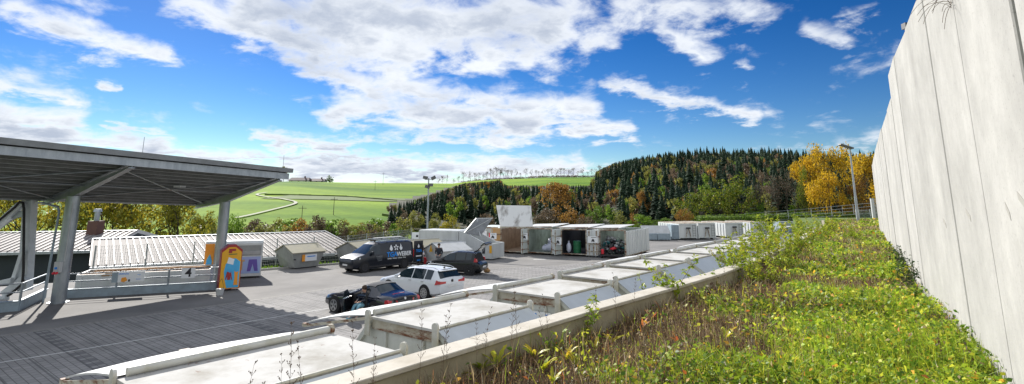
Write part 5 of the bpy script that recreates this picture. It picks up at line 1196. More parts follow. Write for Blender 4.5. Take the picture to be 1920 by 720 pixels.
def scrap(x0, x1, y0, y1, z0, z1, n, m, nm, lab):
    b = MB()
    for _ in range(n):
        x, y = rs.uniform(x0, x1), rs.uniform(y0, y1); zz = rs.uniform(z0, z1)*(1-.5*abs(x-(x0+x1)/2)/(x1-x0)); a = Vector((rs.uniform(-1, 1), rs.uniform(-1, 1), rs.uniform(-.7, .7))).normalized()*rs.uniform(.15, .5)
        if rs.random() < .5: b.tube((x, y, zz), Vector((x, y, zz))+a, rs.uniform(.015, .05), n=6)
        else: b.bar((x, y, zz), Vector((x, y, zz))+a, rs.uniform(.05, .3), rs.uniform(.02, .2), up=(rs.random(), rs.random(), 1))
    o = b.build(nm, m); o.location = ORG+Wd*(-CW); o.rotation_euler.z = wa; tag(o, lab, 'scrap', kind='stuff')
scrap(.25, 2.0, .1, 2.0, .35, 1.45, 100, m_dark, 'scrap_heap', 'dark tangled scrap metal filling the rightmost open container')
scrap(.3, 1.9, .0, 1.2, .6, 1.75, 44, m_scrap, 'light_scrap', 'bright metal pieces in the heap of the rightmost open container')
scrap(.3, 2.0, .0, .9, .5, 1.6, 24, m_teal, 'teal_scrap', 'teal painted pieces in the heap of the rightmost open container')
sx = empty('red_lawnmower', ORG+Wd*(-CW+1.35)+Dp*.15+Vector((0, 0, .72)), wa+.3, 'red mower housing lying at the front of the scrap heap', 'mower'); MB().box((0, 0, .1), (.75, .4, .22), M=Matrix.Rotation(-.35, 4, 'Y')).build('deck', m_redp, sx, bevel=.06); MB().tube((0, 0, .2), (.02, 0, .34), .12).build('engine', m_dark, sx)
for x in (-.3, .3): MB().tube((x, -.24, .02-x*-.35), (x, -.19, .02-x*-.35), .09).build('wheel', m_black, sx)
sx = empty('red_canister', ORG+Wd*(-CW+.35)-Dp*.05+Vector((0, 0, .30)), wa, 'red canister at the left front of the scrap heap', 'canister'); MB().box((0, 0, .2), (.22, .2, .4)).build('can', m_redp, sx, bevel=.04); MB().tube((.04, 0, .4), (.04, 0, .46), .03).build('cap', m_ink, sx)
tr_ = empty('tray_trailer', ORG+Wd*(-CW+.1)-Dp*.55+Vector((0, 0, 0)), wa, 'low dark tray on rollers in front of the scrap container', 'trolley'); MB().b2(0, 2.0, 0, .4, .18, .26).build('tray', m_dark, tr_)
for x in (.2, 1.7): MB().tube((x, .05, .09), (x+.1, .05, .09), .09).tube((x, .32, .09), (x+.1, .32, .09), .09).build('caster', m_black, tr_)

# ================================================================ FAR HOOK-LIFT CONTAINERS
def hookcont(u0, u1, v0, v1, rz, label, ladder=True, dpt=6.0):
    p0, p1 = P(u0, v1), P(u1, v1-.4); w = (p1-p0).length; a = math.atan2((p1-p0).y, (p1-p0).x); h = D(u0, v0, p0.y).z
    e = empty('hook_lift_container', p0, a+rz, label, 'container')
    MB().b2(0, w, 0, dpt, .2, h).build('shell', m_contw, e, bevel=.03)
    MB().b2(-.03, .09, -.08, 0, .15, h).b2(w-.09, w+.03, -.08, 0, .15, h).b2(.09, w-.09, -.08, 0, h-.12, h).build('end_frame', m_contw, e)
    MB().path([(w*.36, -.1, .3), (w*.46, -.16, 1.35), (w*.54, -.16, 1.35), (w*.64, -.1, .3)], .05).build('hook_frame', m_rusty, e); MB().box((w*.5, -.2, 1.42), (.5, .2, .18)).build('hook_plate', m_dark, e)
    if ladder:
        l = MB()
        for z in np.arange(.5, h-.2, .3): l.bar((w*.78, -.06, z), (w*.95, -.06, z), .04, .04)
        l.bar((w*.78, -.06, .4), (w*.78, -.06, h-.15), .04, .04); l.bar((w*.95, -.06, .4), (w*.95, -.06, h-.15), .04, .04)
        l.build('ladder', m_gskip, e)
    for k in range(8): MB().b2(-.06, 0, .4+k*.7, .52+k*.7, .3, h-.1).build('rib', m_contw, e)
    for x in (.25, w-.5): MB().tube((x, .3, .1), (x+.25, .3, .1), .1, n=12).build('roller', m_dark, e)
    b = MB(); b.slab([(0, 0, h+.03), (w, 0, h+.05), (w, dpt, h+.05), (0, dpt, h+.03)], .05); b.build('roof_edge', m_rusty, e)
for u0, u1, v0, v1, lab in [(1274, 1307, 419.5, 450, 'leftmost hook-lift container with a dark frame on its end'), (1310, 1342, 418.5, 449.5, 'hook-lift container second from the left with a ladder'), (1361, 1394, 418, 447, 'hook-lift container third from the left'), (1408, 1440, 417, 444.5, 'hook-lift container fourth from the left, half behind shrubs')]:
    hookcont(u0, u1, v0, v1, -.0, lab)
for u0, u1, lab in [(1206, 1230, 'left one of two small far containers with tilted white lids'), (1232.5, 1255, 'right one of two small far containers with tilted white lids')]:
    p0, p1 = P(u0, 451), P(u1, 450.5); w = (p1-p0).length; zt = D(u0, 424, p0.y).z; e = empty('lidded_container', p0, 0, lab, 'container')
    MB().b2(.06, w-.02, 0, 2.0, .1, zt*.48).build('box_body', m_bluegrey, e); MB().slab([(0, -.05, zt*.5), (w, -.05, zt*.5), (w-.08, .9, zt), (-.05, .9, zt)], -.05).build('lid', m_white, e); MB().b2(.1, .25, 0, .2, 0, .1).b2(w-.25, w-.1, 0, .2, 0, .1).build('foot', m_dark, e)
e = empty('ribbed_container', P(1260, 450), 0, 'narrow grey ribbed container beside the leftmost hook-lift container', 'container'); MB().b2(0, 1.0, 0, 2, .1, 1.8).build('shell', m_bluegrey, e)
for k in range(5): MB().b2(.05+k*.2, .13+k*.2, -.04, 0, .15, 1.75).build('rib', m_bluegrey, e)
for i, (u0, u1, v0, dpt_) in enumerate([(1440, 1478, 416, 84), (1474, 1520, 415.5, 90), (1516, 1560, 415, 92)]):
    x0, x1 = yat(u0, dpt_), yat(u1, dpt_); e = empty('blue_grey_bin', (x0, dpt_, 0), -.05, ['left', 'middle', 'right'][i]+' one of the long low blue-grey containers at the far right end of the yard', 'container')
    w = x1-x0-.15; zt = D(u0, v0, dpt_).z
    MB().b2(0, w, 0, 2.2, .1, zt).build('shell', m_bluegrey, e); MB().b2(0, w, -.08, .02, zt, zt+.12).build('rim', m_contw, e)
    for k in range(4): MB().b2(.1+k*w/4, .22+k*w/4, -.06, 0, .1, zt).build('rib', m_bluegrey, e)
e = empty('flat_rack', (yat(1452, 74), 74, 0), .0, 'flat white-topped rack standing in front of the blue-grey containers', 'rack')
w = yat(1500, 74)-yat(1452, 74); MB().b2(0, w, 0, 2, 1.1, 1.3).build('deck', m_white, e)
for x in (.1, w-.2): MB().b2(x, x+.12, .05, .17, 0, 1.1).b2(x, x+.12, 1.8, 1.92, 0, 1.1).build('leg', m_dark, e)
# bank and fences at the far right
bk = MB(); L1 = [(34, 99, 1.0), (50, 92, 1.6), (66, 80, 2.4), (80, 62, 3.0)]
for a, b_ in zip(L1, L1[1:]): bk.slab([(a[0], a[1], a[2]+.7), (b_[0], b_[1], b_[2]+.7), (b_[0]+6, b_[1]+10, b_[2]+1.0), (a[0]+3, a[1]+10, a[2]+1.0)], 5)
tag(bk.build('grass_bank', m_plough), kind='structure')
rngh = np.random.default_rng(8); ks = np.linspace(0, 1, 60); lx = np.interp(ks*3, [0, 1, 2, 3], [p[0] for p in L1]); ly = np.interp(ks*3, [0, 1, 2, 3], [p[1] for p in L1]); lz = np.interp(ks*3, [0, 1, 2, 3], [p[2] for p in L1])
hv_, hq_ = leaves_np(np.stack([lx, ly-.2, lz+.45], 1), np.full(60, 1.0), 9000, .13, rngh); hv_[:, 2] = np.where(hv_[:, 2] < 0, .3, hv_[:, 2])
tag(np_mesh('low_hedge', hv_, hq_, LM['green']), 'low green hedge on the bank below the golden trees', 'hedge', kind='stuff')
# ================================================================ LAMP POSTS
lp0 = D(808, 440, 60); lp0.z = 0; lp_ = empty('floodlight_mast', (yat(808, 60), 60, 0), 0, 'tall thin floodlight mast with several lamp heads behind the compactor', 'lamp post')
zt = D(808, 334, 60).z; MB().tube((0, 0, 0), (0, 0, zt), .13, .07, 12).build('mast', m_galv, lp_, smooth=True)
MB().bar((-.45, 0, zt-.15), (.55, 0, zt-.15), .06, .06).build('cross_arm', m_galv, lp_)
for x, r_, dz in ((-.35, .2, .05), (.55, -.5, .02), (.25, .0, -.75), (-.1, .3, -.95)): MB().box((0, 0, 0), (.5, .35, .34), M=Matrix.Translation((x, -.1, zt+dz)) @ Matrix.Rotation(r_, 4, 'Y')).build('lamp_head', m_lum, lp_)
LPX = D(1609, 413, 46); ll = empty('street_lamp', (LPX.x, 46, 2.9), 0, 'grey street lamp with a tilted flat head beside the concrete wall', 'street lamp')
zt = D(1594, 278, 46).z-2.9; xt = 0
MB().tube((0, 0, -.4), (0, 0, zt*.35), .10, .10, 14).tube((0, 0, zt*.35), (0, 0, zt), .085, .055, 14).build('pole', m_galv, ll, smooth=True)
MB().box((0, 0, 0), (1.15, .5, .14), M=Matrix.Translation((-.30, 0, zt+.16)) @ Matrix.Rotation(.32, 4, 'Y')).build('lamp_head', m_lum, ll, bevel=.04); MB().bar((0, 0, zt-.1), (.05, 0, zt+.1), .12, .12).build('bracket', m_galv, ll)
print('LAMP', LPX, zt)
# ================================================================ ROW OF LIDDED SKIPS BELOW THE PLANTING
def big_skip(o, L_, label, flap=True, sign=False, rust=.3):
    e = empty('lidded_skip', (o[0], o[1], 0), ROW, label, 'waste skip', None)     # x = towards the planting, y = along the row
    T_, W = 2.44, 1.85; rx0, rx1, rz_ = -.9, 3.35, 1.38
    b = MB(); b.add([(-.35, .35, .15), (2.85, .35, .15), (2.85, L_-.35, .15), (-.35, L_-.35, .15), (rx0, 0, rz_), (rx1, 0, rz_), (rx1, L_, rz_), (rx0, L_, rz_), (0, 0, T_-.06), (W, 0, T_-.06), (W, L_, T_-.06), (0, L_, T_-.06)],
        [(3, 2, 1, 0), (0, 1, 5, 9, 8, 4), (1, 2, 6, 5), (2, 3, 7, 11, 10, 6), (3, 0, 4, 7), (8, 9, 10, 11)])
    b.build('body', m_skip, e)
    for y in (-.03, L_+.03):
        for x in (.42, 1.45): MB().bar((x, y, .3), (x, y, T_-.2), .07, .05).build('rib', m_skip, e)
        MB().bar((rx0-.02, y, rz_), (0, y, T_-.02), .06, .09).build('rib', m_skip, e); MB().bar((W, y, T_-.02), (rx1+.02, y, rz_), .06, .09).build('rib', m_skip, e)
    MB().slab([(0, -.035, T_-.19), (W, -.035, T_-.19), (W, -.035, T_+.0), (0, -.035, T_+.0)], .06).build('rusty_rim', m_rusty, e)
    MB().slab([(W, L_+.035, T_-.19), (0, L_+.035, T_-.19), (0, L_+.035, T_), (W, L_+.035, T_)], .06).build('rusty_rim', m_rusty, e)
    MB().slab([(.02, -.09, T_+.045), (W-.02, -.09, T_+.045), (W-.02, L_+.06, T_+.045), (.02, L_+.06, T_+.045)], .045).build('flat_lid', m_lid, e)
    hb_ = MB().tube((-.02, .02, T_+.10), (-.02, L_+.05, T_+.10), .058, n=14); ho = hb_.build('hinge_tube', m_rim, e, smooth=True)
    MB().tube((-.02, L_+.05, T_+.10), (-.02, L_+.12, T_+.10), .085, n=14).build('tube_cap', m_rusty, ho, smooth=True)
    MB().tube((W, .02, T_+.065), (W, L_+.05, T_+.065), .022, n=10).build('ridge_rod', m_rim, e, smooth=True)
    for x in (-.02, W+.02):
        for y in (-.13, L_+.10):
            MB().b2(x-.07, x+.07, y-.02, y+.02, T_-.30, T_+.10).tube((x, y-.022, T_+.10), (x, y+.022, T_+.10), .078, n=18).build('hinge_plate', m_rim, e, bevel=.004)
    # sloping lid on the planting side, closed
    sl = [(W+.03, -.06, T_+.03), (W+.03, L_+.05, T_+.03), (rx1+.10, L_+.05, rz_+.06), (rx1+.10, -.06, rz_+.06)]
    MB().slab([sl[0], sl[3], sl[2], sl[1]], .03).build('sloping_lid', m_flap, e)
    if flap:   # lid on the yard side, swung up and sagging a little
        f = MB(); nx, ny = 5, 8; vs = []
        for k in (0, 1):
            for i in range(nx+1):
                for j in range(ny+1):
                    tx, ty = i/nx, j/ny; vs.append((-.07-2.2*tx, -.06+(L_+.10)*ty, T_+.06-.42*tx+.055*math.sin(PI*ty)*tx+.05*math.sin(PI*tx)-.025*k))
        n1 = (nx+1)*(ny+1)
        for k in (0, 1):
            for i in range(nx):
                for j in range(ny):
                    a = k*n1+i*(ny+1)+j; f.add([], [])
                    f.f.append((a, a+1, a+ny+2, a+ny+1)); f.m.append(0)
        f.v = vs
        # close the rim of the sheet
        for i in range(nx):
            for j in (0, ny): a = i*(ny+1)+j; f.f.append((a, a+ny+1, a+ny+1+n1, a+n1)); f.m.append(0)
        for j in range(ny): a = nx*(ny+1)+j; f.f.append((a, a+1, a+1+n1, a+n1)); f.m.append(0)
        fo = f.build('raised_flap', m_white, e, smooth=True)
        MB().bar((-.07, -.08, T_+.0), (-2.3, -.08, T_-.44), .03, .055).build('flap_edge_bar', m_rusty, fo); MB().box((-2.3, -.06, T_-.42), (.10, .10, .07)).box((-2.3, L_*.55, T_-.34), (.09, .16, .07)).build('catch', m_rusty, fo)
    else:
        MB().slab([(-.03, L_+.05, T_+.03), (rx0-.08, L_+.05, rz_+.06), (rx0-.08, -.06, rz_+.06), (-.03, -.06, T_+.03)], .03).build('sloping_lid', m_white, e)
    if sign:
        s = MB().b2(1.05, 1.62, -.065, -.037, 1.92, 2.10).build('sign_plate', m_letw, e); MB().b2(1.10, 1.22, -.072, -.064, 1.96, 2.06).b2(1.48, 1.58, -.072, -.064, 1.96, 2.06).build('blue_mark', m_blue, s)
    for x in (0.3, 2.2): MB().b2(x, x+.12, .3, L_-.3, .0, .15).build('skid', m_dark, e)
    return e
SK = [((-4.95, 7.36), 2.9, True), ((-2.72, 11.11), 2.55, True), ((-.33, 14.31), 2.35, True), ((1.55, 17.05), 2.4, False), ((3.49, 19.72), 2.3, False), ((5.27, 22.12), 2.5, True), ((7.36, 24.75), 2.4, True), ((9.25, 27.4), 2.4, False), ((11.2, 30.1), 2.4, True), ((13.2, 32.8), 2.4, False), ((15.2, 35.5), 2.4, False)]
ordn = ['nearest lidded white skip, its long flap reaching to the bottom left', 'second nearest lidded white skip, with a heavily rusted rim and its flap beside the roadster', 'third lidded white skip, with a small blue and white plate on its end', 'fourth lidded white skip of the row counted from the nearest', 'fifth lidded white skip of the row counted from the nearest', 'sixth lidded white skip of the row, with a raised flap', 'seventh lidded white skip of the row, behind the leafy saplings', 'eighth lidded white skip of the row counted from the nearest', 'ninth lidded white skip of the row counted from the nearest', 'tenth lidded white skip of the row, last but one', 'farthest lidded white skip at the end of the row']
for i, (o, l, f) in enumerate(SK): big_skip(o, l, ordn[i], f, i == 2)

# ================================================================ PLANTING EDGE WALL AND TALL CONCRETE WALL
KP = [(-8, -3.0), (-1.67, 4.9), (.58, 7.68), (2.20, 9.55), (4.7, 12.5), (9.5, 19.3), (15.2, 28.0), (21, 37.5), (26.0, 46), (30, 53)]
WP = [(-.9, -3.6), (2.5, 2.05), (5.4, 6.56), (6.44, 8.28), (7.93, 10.81), (11.18, 15.9), (16.8, 24.7), (22.5, 33.56), (28.3, 42), (33.1, 48.4), (36.2, 52.4)]
def along(path, step):
    out = []; pts = [Vector((x, y, 0)) for x, y in path]; 
    d = 0; acc = [0]
    for a, b in zip(pts, pts[1:]): acc.append(acc[-1]+(b-a).length)
    n = int(acc[-1]/step)
    for k in range(n+1):
        s = k*step
        for i in range(len(pts)-1):
            if acc[i] <= s <= acc[i+1]: out.append(pts[i].lerp(pts[i+1], (s-acc[i])/(acc[i+1]-acc[i]))); break
    return out
kw = empty('retaining_wall', (KP[1][0], KP[1][1], 0), 0, 'low pale concrete retaining wall with flat coping between the skips and the planting', 'wall'); ko = -Vector(kw.location)
kpts = along(KP, 2.4)
for a, b in zip(kpts, kpts[1:]):
    if b.y > 31: continue
    d = (b-a).normalized(); s = Vector((d.y, -d.x, 0)); a2, b2 = a+d*.006+ko, b-d*.006+ko
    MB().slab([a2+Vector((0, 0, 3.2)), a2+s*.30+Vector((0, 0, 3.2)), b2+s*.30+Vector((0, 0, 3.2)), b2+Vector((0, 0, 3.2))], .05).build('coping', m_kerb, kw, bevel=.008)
w = MB()
for a, b in zip(kpts, kpts[1:]):
    d = (b-a).normalized(); s = Vector((d.y, -d.x, 0)); dz_ = Vector((0, 0, .12 if b.y <= 31 else -.14)); a2, b2 = a+ko+dz_, b+ko+dz_
    w.slab([a2+s*.03+Vector((0, 0, 3.03)), a2+s*.27+Vector((0, 0, 3.03)), b2+s*.27+Vector((0, 0, 3.03)), b2+s*.03+Vector((0, 0, 3.03))], 3.0)
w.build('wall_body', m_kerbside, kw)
ww = empty('concrete_wall', (5.4, 6.56, 2.9), 0, 'tall pale precast concrete panel wall on the right side', 'wall'); wo = -Vector(ww.location)
wp = along(WP, 2.07); rs = random.Random(4); PAN = []
for i, (a, b) in enumerate(zip(wp, wp[1:])):
    d = (b-a).normalized(); s = Vector((d.y, -d.x, 0)); ym = (a.y+b.y)/2
    top = 7.60 if ym < 11.4 else 7.06-max(0, (ym-20))*.016
    top += rs.uniform(-.02, .02); of = rs.uniform(0, .018)
    jw = .010 if i % 2 else .030; a2, b2 = a+d*jw+s*of+wo, b-d*(.040-jw)+s*of+wo
    m = MB().slab([a2+Vector((0, 0, top)), a2+s*.26+Vector((0, 0, top)), b2+s*.26+Vector((0, 0, top)), b2+Vector((0, 0, top))], top-2.6).build('panel', m_conc, ww, bevel=.012)
    PAN.append((a, b, d, s, top, m, of))
    MB().bar(b+wo+s*.12+Vector((0, 0, 2.7)), b+wo+s*.12+Vector((0, 0, top-.3)), .04, .12, up=tuple(s)).build('joint_seal', m_gskip, ww)
for i in (3, 4, 5, 7):
    a, b, d, s, top, m, of = PAN[i]; MB().box(tuple(a+wo+s*.02+Vector((0, 0, top+.05))), (.07, .10, .10)).build('clamp', m_dark, ww)
m_patch = mat('grey_repair_mortar', (.30, .29, .26), (.34, .33, .30), 8, .9)
for i, t, z, l, an in ((3, .35, 5.55, .22, .6), (3, .62, 5.85, .12, .6), (4, .3, 4.7, .22, .35), (5, .5, 4.55, .25, .3), (6, .4, 4.4, .2, .3), (3, .2, 3.55, .8, -.22), (4, .55, 4.62, .14, .6)):
    a, b, d, s, top, m, of = PAN[i]; c = a.lerp(b, t)+wo+Vector((0, 0, z-2.9+2.9)); 
    c.z = z+wo.z+0; k = d*math.cos(an)*l/2+Vector((0, 0, math.sin(an)*l/2)); u_ = Vector((0, 0, .035))
    k.z *= 1; o1 = s*(of-.003); o2 = s*(of+.01); q4 = [c-k-u_, c+k-u_*.7, c+k*1.05+u_, c-k*.9+u_*.8]
    MB().add([q+o1 for q in q4]+[q+o2 for q in q4], [(0, 1, 2, 3), (7, 6, 5, 4), (0, 4, 5, 1), (1, 5, 6, 2), (2, 6, 7, 3), (3, 7, 4, 0)]).build('mortar_patch', m_patch, ww)

# ---- planting bed
inner = [(Vector(p)+Vector((0, 0, 0))) for p in kpts]
bed = [(p.x+.25, p.y-.12) for p in kpts]+[(p.x+.1, p.y) for p in reversed(wp)]
KX = np.array([p[1]-.1 for p in KP]); KXx = np.array([p[0]+.38 for p in KP]); WX = np.array([p[1] for p in WP]); WXx = np.array([p[0]-.02 for p in WP])
def lumps(x, y): return .05*np.sin(x*1.9+y*.7)*np.cos(y*1.3-x*.5)+.03*np.sin(x*4.1+1)*np.sin(y*3.3)
g = MB(); ys = list(np.concatenate([np.arange(-3, 16, .35), np.arange(16, 52.5, 1.0)])); nc = 22
for y in ys:
    x0, x1 = float(np.interp(y, KX, KXx))-.1, float(np.interp(y, WX, WXx))+.12
    for k in range(nc+1):
        x = x0+(x1-x0)*k/nc; g.v.append((x, y, 2.90+float(lumps(x, y))))
for i in range(len(ys)-1):
    for k in range(nc): a = i*(nc+1)+k; g.f.append((a, a+1, a+nc+2, a+nc+1)); g.m.append(0)
so = g.build('planting_bed', M_SOIL, smooth=True); tag(so, kind='structure')
g = MB(); 
for i in (0, len(ys)-1): pass
g.slab([(29.5, 52.2, 2.86), (36, 52.2, 2.86), (48, 70, 2.6), (36, 70, 2.6)], 3); tag(g.build('far_bed', m_plough), kind='structure')
def vnoise(x, y, f, seed=0):
    r = np.random.default_rng(100+seed); g_ = r.random((64, 64)); xi = x*f+1000.3; yi = y*f+1000.7
    i, j = np.floor(xi).astype(int), np.floor(yi).astype(int); fx, fy = xi-i, yi-j; fx = fx*fx*(3-2*fx); fy = fy*fy*(3-2*fy)
    return (g_[i % 64, j % 64]*(1-fx)+g_[(i+1) % 64, j % 64]*fx)*(1-fy)+(g_[i % 64, (j+1) % 64]*(1-fx)+g_[(i+1) % 64, (j+1) % 64]*fx)*fy
def fbm(x, y, f, seed=0): return .5*vnoise(x, y, f, seed)+.3*vnoise(x, y, f*2.1, seed+1)+.2*vnoise(x, y, f*4.3, seed+2)
def sample(n, rng, ymin=3.0, ymax=51, pw=1.15):
    a = rng.random(n); k = 1-pw; y = (ymin**k+a*(ymax**k-ymin**k))**(1/k)
    x0 = np.interp(y, KX, KXx); x1 = np.interp(y, WX, WXx); t = rng.random(n); x = x0+(x1-x0)*t
    return x, y, t
def green_amount(x, y, t):
    n = fbm(x, y, .45, 3)
    near = np.clip((13-y)/6, 0, 1)*np.clip((.42-t)/.25, -1, 1)       # bare brown zone beside the edge wall
    far = np.clip((y-17)/6, 0, 1)*(np.clip(1-np.abs(t-.55)/.55, 0, 1))
    n2 = fbm(x, y, 1.4, 13)
    return np.clip((n-.5)*4.5+(n2-.5)*3.6+.30-near*1.1-far*.8+np.clip(t-.55, 0, 1)*.9, 0, 1)
PAL = 1.03*np.array([[.07,.15,.012],[.15,.26,.02],[.30,.41,.03],[.52,.54,.05],[.75,.42,.05],[.62,.20,.05],[.11,.07,.04],[.22,.15,.09],[.44,.34,.18],[.60,.56,.42]])
def pick(prob, n, rng):
    c = np.cumsum(prob, axis=1); c /= c[:, -1:]; r = rng.random(n)[:, None]; return (r > c).sum(1)
rng = np.random.default_rng(21)
MG = leafmat('ground_cover_leaf', None, .42, .5, attr=True)
def colours(idx, rng): return PAL[idx]*(.75+.5*rng.random(len(idx)))[:, None]
# leaves
def leaf_layer(n, seed, size, zlo, zhi, up=.9):
    rng = np.random.default_rng(seed); x, y, t = sample(n, rng); ga = green_amount(x, y, t); keep = rng.random(n) < (.05+ga*.9)*np.clip(fbm(x, y, 1.5, 44)*2.6-.55, .12, 1)
    x, y, t, ga = x[keep], y[keep], t[keep], ga[keep]; n = len(x)
    s = size*(.6+.8*rng.random(n))*(1+np.clip(y-6, 0, 40)/12); cl = fbm(x, y, 2.2, 9); z = 2.91+lumps(x, y)+zlo+(zhi-zlo)*rng.random(n)*(.35+cl)*(1+np.clip(t-.8, 0, 1)*2)
    nrm = rng.normal(size=(n, 3))*.55; nrm[:, 2] += up; nrm /= np.linalg.norm(nrm, axis=1)[:, None]
    a = np.cross(nrm, rng.normal(size=(n, 3))); a /= np.linalg.norm(a, axis=1)[:, None]; b = np.cross(nrm, a)
    c = np.stack([x, y, z], 1); s = s[:, None]
    V = np.stack([c-a*s, c-a*s*.2+b*s*.62+nrm*s*.15, c+a*s*1.1-nrm*s*.1, c-a*s*.2-b*s*.62+nrm*s*.15], 1).reshape(-1, 3)
    w = np.zeros((n, 10)); w[:, 0] = .5; w[:, 1] = 1.5*ga+.1; w[:, 2] = 2.4*ga; w[:, 3] = 1.2; w[:, 4] = .16; w[:, 5] = .04; w[:, 6] = .25*(1-ga); w[:, 7] = .35*(1-ga); w[:, 8] = .12; w[:, 9] = .04
    big = vnoise(x, y, .8, 31)[:, None]; col = colours(pick(w, n, rng), rng)*(.7+.6*big)
    return V, np.repeat(col, 4, 0)
def strip_layer(n, seed, hmin, hmax, w, prob, lean, dens, wgrow=1/9.):
    rng = np.random.default_rng(seed); x, y, t = sample(n, rng); ga = green_amount(x, y, t); keep = rng.random(n) < dens(ga, x, y, t)
    x, y, t, ga = x[keep], y[keep], t[keep], ga[keep]; n = len(x); h = (hmin+(hmax-hmin)*rng.random(n)**1.6)
    a = rng.random(n)*6.283; l = rng.random(n)*lean*h; ww_ = w*(.6+.8*rng.random(n))*(1+np.clip(y-5, 0, 40)*wgrow); dx, dy = np.cos(a)*l, np.sin(a)*l; px, py = -np.sin(a+.9)*ww_, np.cos(a+.9)*ww_
    z = 2.89+lumps(x, y); S = lambda fx, zz, k: np.stack([x+dx*fx+px*k, y+dy*fx+py*k, z+zz], 1)
    V = np.stack([S(0, 0, -1), S(0, 0, 1), S(.35, h*.6, .75), S(.35, h*.6, -.75), S(1, h, .15), S(1, h, -.15)], 1).reshape(-1, 3)
    b = np.arange(n)*6; Q = np.concatenate([np.stack([b, b+1, b+2, b+3], 1), np.stack([b+3, b+2, b+4, b+5], 1)])
    return V, Q, np.repeat(colours(pick(prob(ga, n), n, rng), rng), 6, 0)
def quads(V): return np.arange(len(V)).reshape(-1, 4)
V1, C1 = leaf_layer(300000, 61, .0135, .0, .12); V2, C2 = leaf_layer(70000, 62, .026, .04, .24, .6)
V = np.vstack([V1, V2]); tag(np_mesh('ground_cover', V, quads(V), MG, attr=np.vstack([C1, C2])), 'low leafy green ground cover filling the planting bed', 'ground cover', kind='stuff')
def pg(ga, n): w = np.zeros((n, 10)); w[:, 1] = .8*ga; w[:, 2] = 1.6*ga+.2; w[:, 3] = .9*ga+.15; w[:, 8] = .55*(1-ga)+.1; w[:, 7] = .3*(1-ga); return w
V, Q, C = strip_layer(120000, 63, .08, .34, .0035, pg, .9, lambda ga, x, y, t: .05+.8*np.clip(fbm(x, y, .5, 77)*2-.55, 0, 1)*ga+.15*(y > 16))
tag(np_mesh('grass', V, Q, MG, attr=C), 'fresh and straw-coloured grass blades growing in the planting bed', 'grass', kind='stuff')
def pb(ga, n): w = np.zeros((n, 10)); w[:, 6] = 2.2; w[:, 7] = 1.1; w[:, 8] = .30; w[:, 9] = .10; w[:, 5] = .06; return w
V, Q, C = strip_layer(120000, 64, .04, .24, .0028, pb, .6, lambda ga, x, y, t: .10+.85*(1-ga))
tag(np_mesh('dry_stems', V, Q, MG, attr=C), 'brown dry stems standing densely in the planting bed', 'dry plants', kind='stuff')
# litter: small crumbs of dead leaves lying on the soil
rl = np.random.default_rng(65); x, y, t = sample(60000, rl); n = len(x); c = np.stack([x, y, 2.92+lumps(x, y)+rl.random(n)*.07], 1); a = rl.normal(size=(n, 3)); a /= np.linalg.norm(a, axis=1)[:, None]; b = np.cross(a, rl.normal(size=(n, 3))); b /= np.linalg.norm(b, axis=1)[:, None]
s = (.010*(.5+rl.random(n))*(1+np.clip(y-5, 0, 40)/9))[:, None]; V = np.stack([c-a*s, c-b*s*.6, c+a*s, c+b*s*.6], 1).reshape(-1, 3)
wl = np.tile([.05, .1, .2, .3, .08, .05, 1.2, 1.0, .5, .12], (n, 1)); tag(np_mesh('leaf_litter', V, quads(V), MG, attr=np.repeat(colours(pick(wl, n, rl), rl), 4, 0)), 'brown crumbly leaf litter on the planting bed soil', 'leaf litter', kind='stuff')

# ---- single plants
LSAP = leafmat('sapling_leaf', [(.06,.12,.015),(.18,.28,.02),(.34,.42,.03),(.48,.48,.04),(.68,.38,.04)], .45, .45, big=4)
LDARK = leafmat('dark_shrub_leaf', [(.015,.04,.015),(.04,.09,.02),(.10,.16,.02)], .3, .4, big=3)
LDOCK = leafmat('dock_leaf', [(.16,.32,.02),(.40,.48,.03),(.70,.58,.04),(.75,.40,.05)], .5, .4, big=5)
LRED = leafmat('red_leaf', [(.35,.05,.03),(.60,.16,.06),(.45,.30,.05)], .4, .5, big=5)
def sapling(seed, h, nst, nl, lsz, lm=LSAP, spread=.3):
    r = np.random.default_rng(seed); mb = MB(); L_ = []
    for k in range(nst):
        a = r.random()*6.28; base = Vector((r.normal()*spread*.3, r.normal()*spread*.3, -.05)); d = Vector((math.cos(a)*spread, math.sin(a)*spread, 1)).normalized(); p = base; hh = h*r.uniform(.55, 1.05); seg = 6
        for i in range(seg):
            q = p+d*hh/seg; mb.tube(p, q, .007*(1-i/8), .007*(1-(i+1)/8), 5, caps=False)
            if i > 0 and r.random() < .75:
                b = r.random()*6.28; e_ = q+Vector((math.cos(b), math.sin(b), .8)).normalized()*hh*.22*(1-i/9); mb.tube(q, e_, .004, .002, 4, caps=False)
                for _ in range(max(2, nl//12)): L_.append(q.lerp(e_, r.random()))
            p = q; d = (d+Vector(r.normal(size=3))*.10).normalized()
            for _ in range(max(1, nl//14)): L_.append(p)
    L_ = np.array([tuple(q) for q in L_]); n = len(L_); a = r.normal(size=(n, 3)); a[:, 2] *= .5; a /= np.linalg.norm(a, axis=1)[:, None]; nr_ = r.normal(size=(n, 3))*.5; nr_[:, 2] += .8; b = np.cross(nr_, a); b /= np.linalg.norm(b, axis=1)[:, None]; s = (lsz*(.6+.7*r.random(n)))[:, None]
    V = np.stack([L_, L_+a*s*.9+b*s*.42, L_+a*s*1.9-np.array([0, 0, 1])*s*.3, L_+a*s*.9-b*s*.42], 1).reshape(-1, 3)
    o = np_mesh('l', V, quads(V), lm); lme = o.data; bpy.data.objects.remove(o); o = mb.build('s', m_weed); sme = o.data; bpy.data.objects.remove(o); return sme, lme
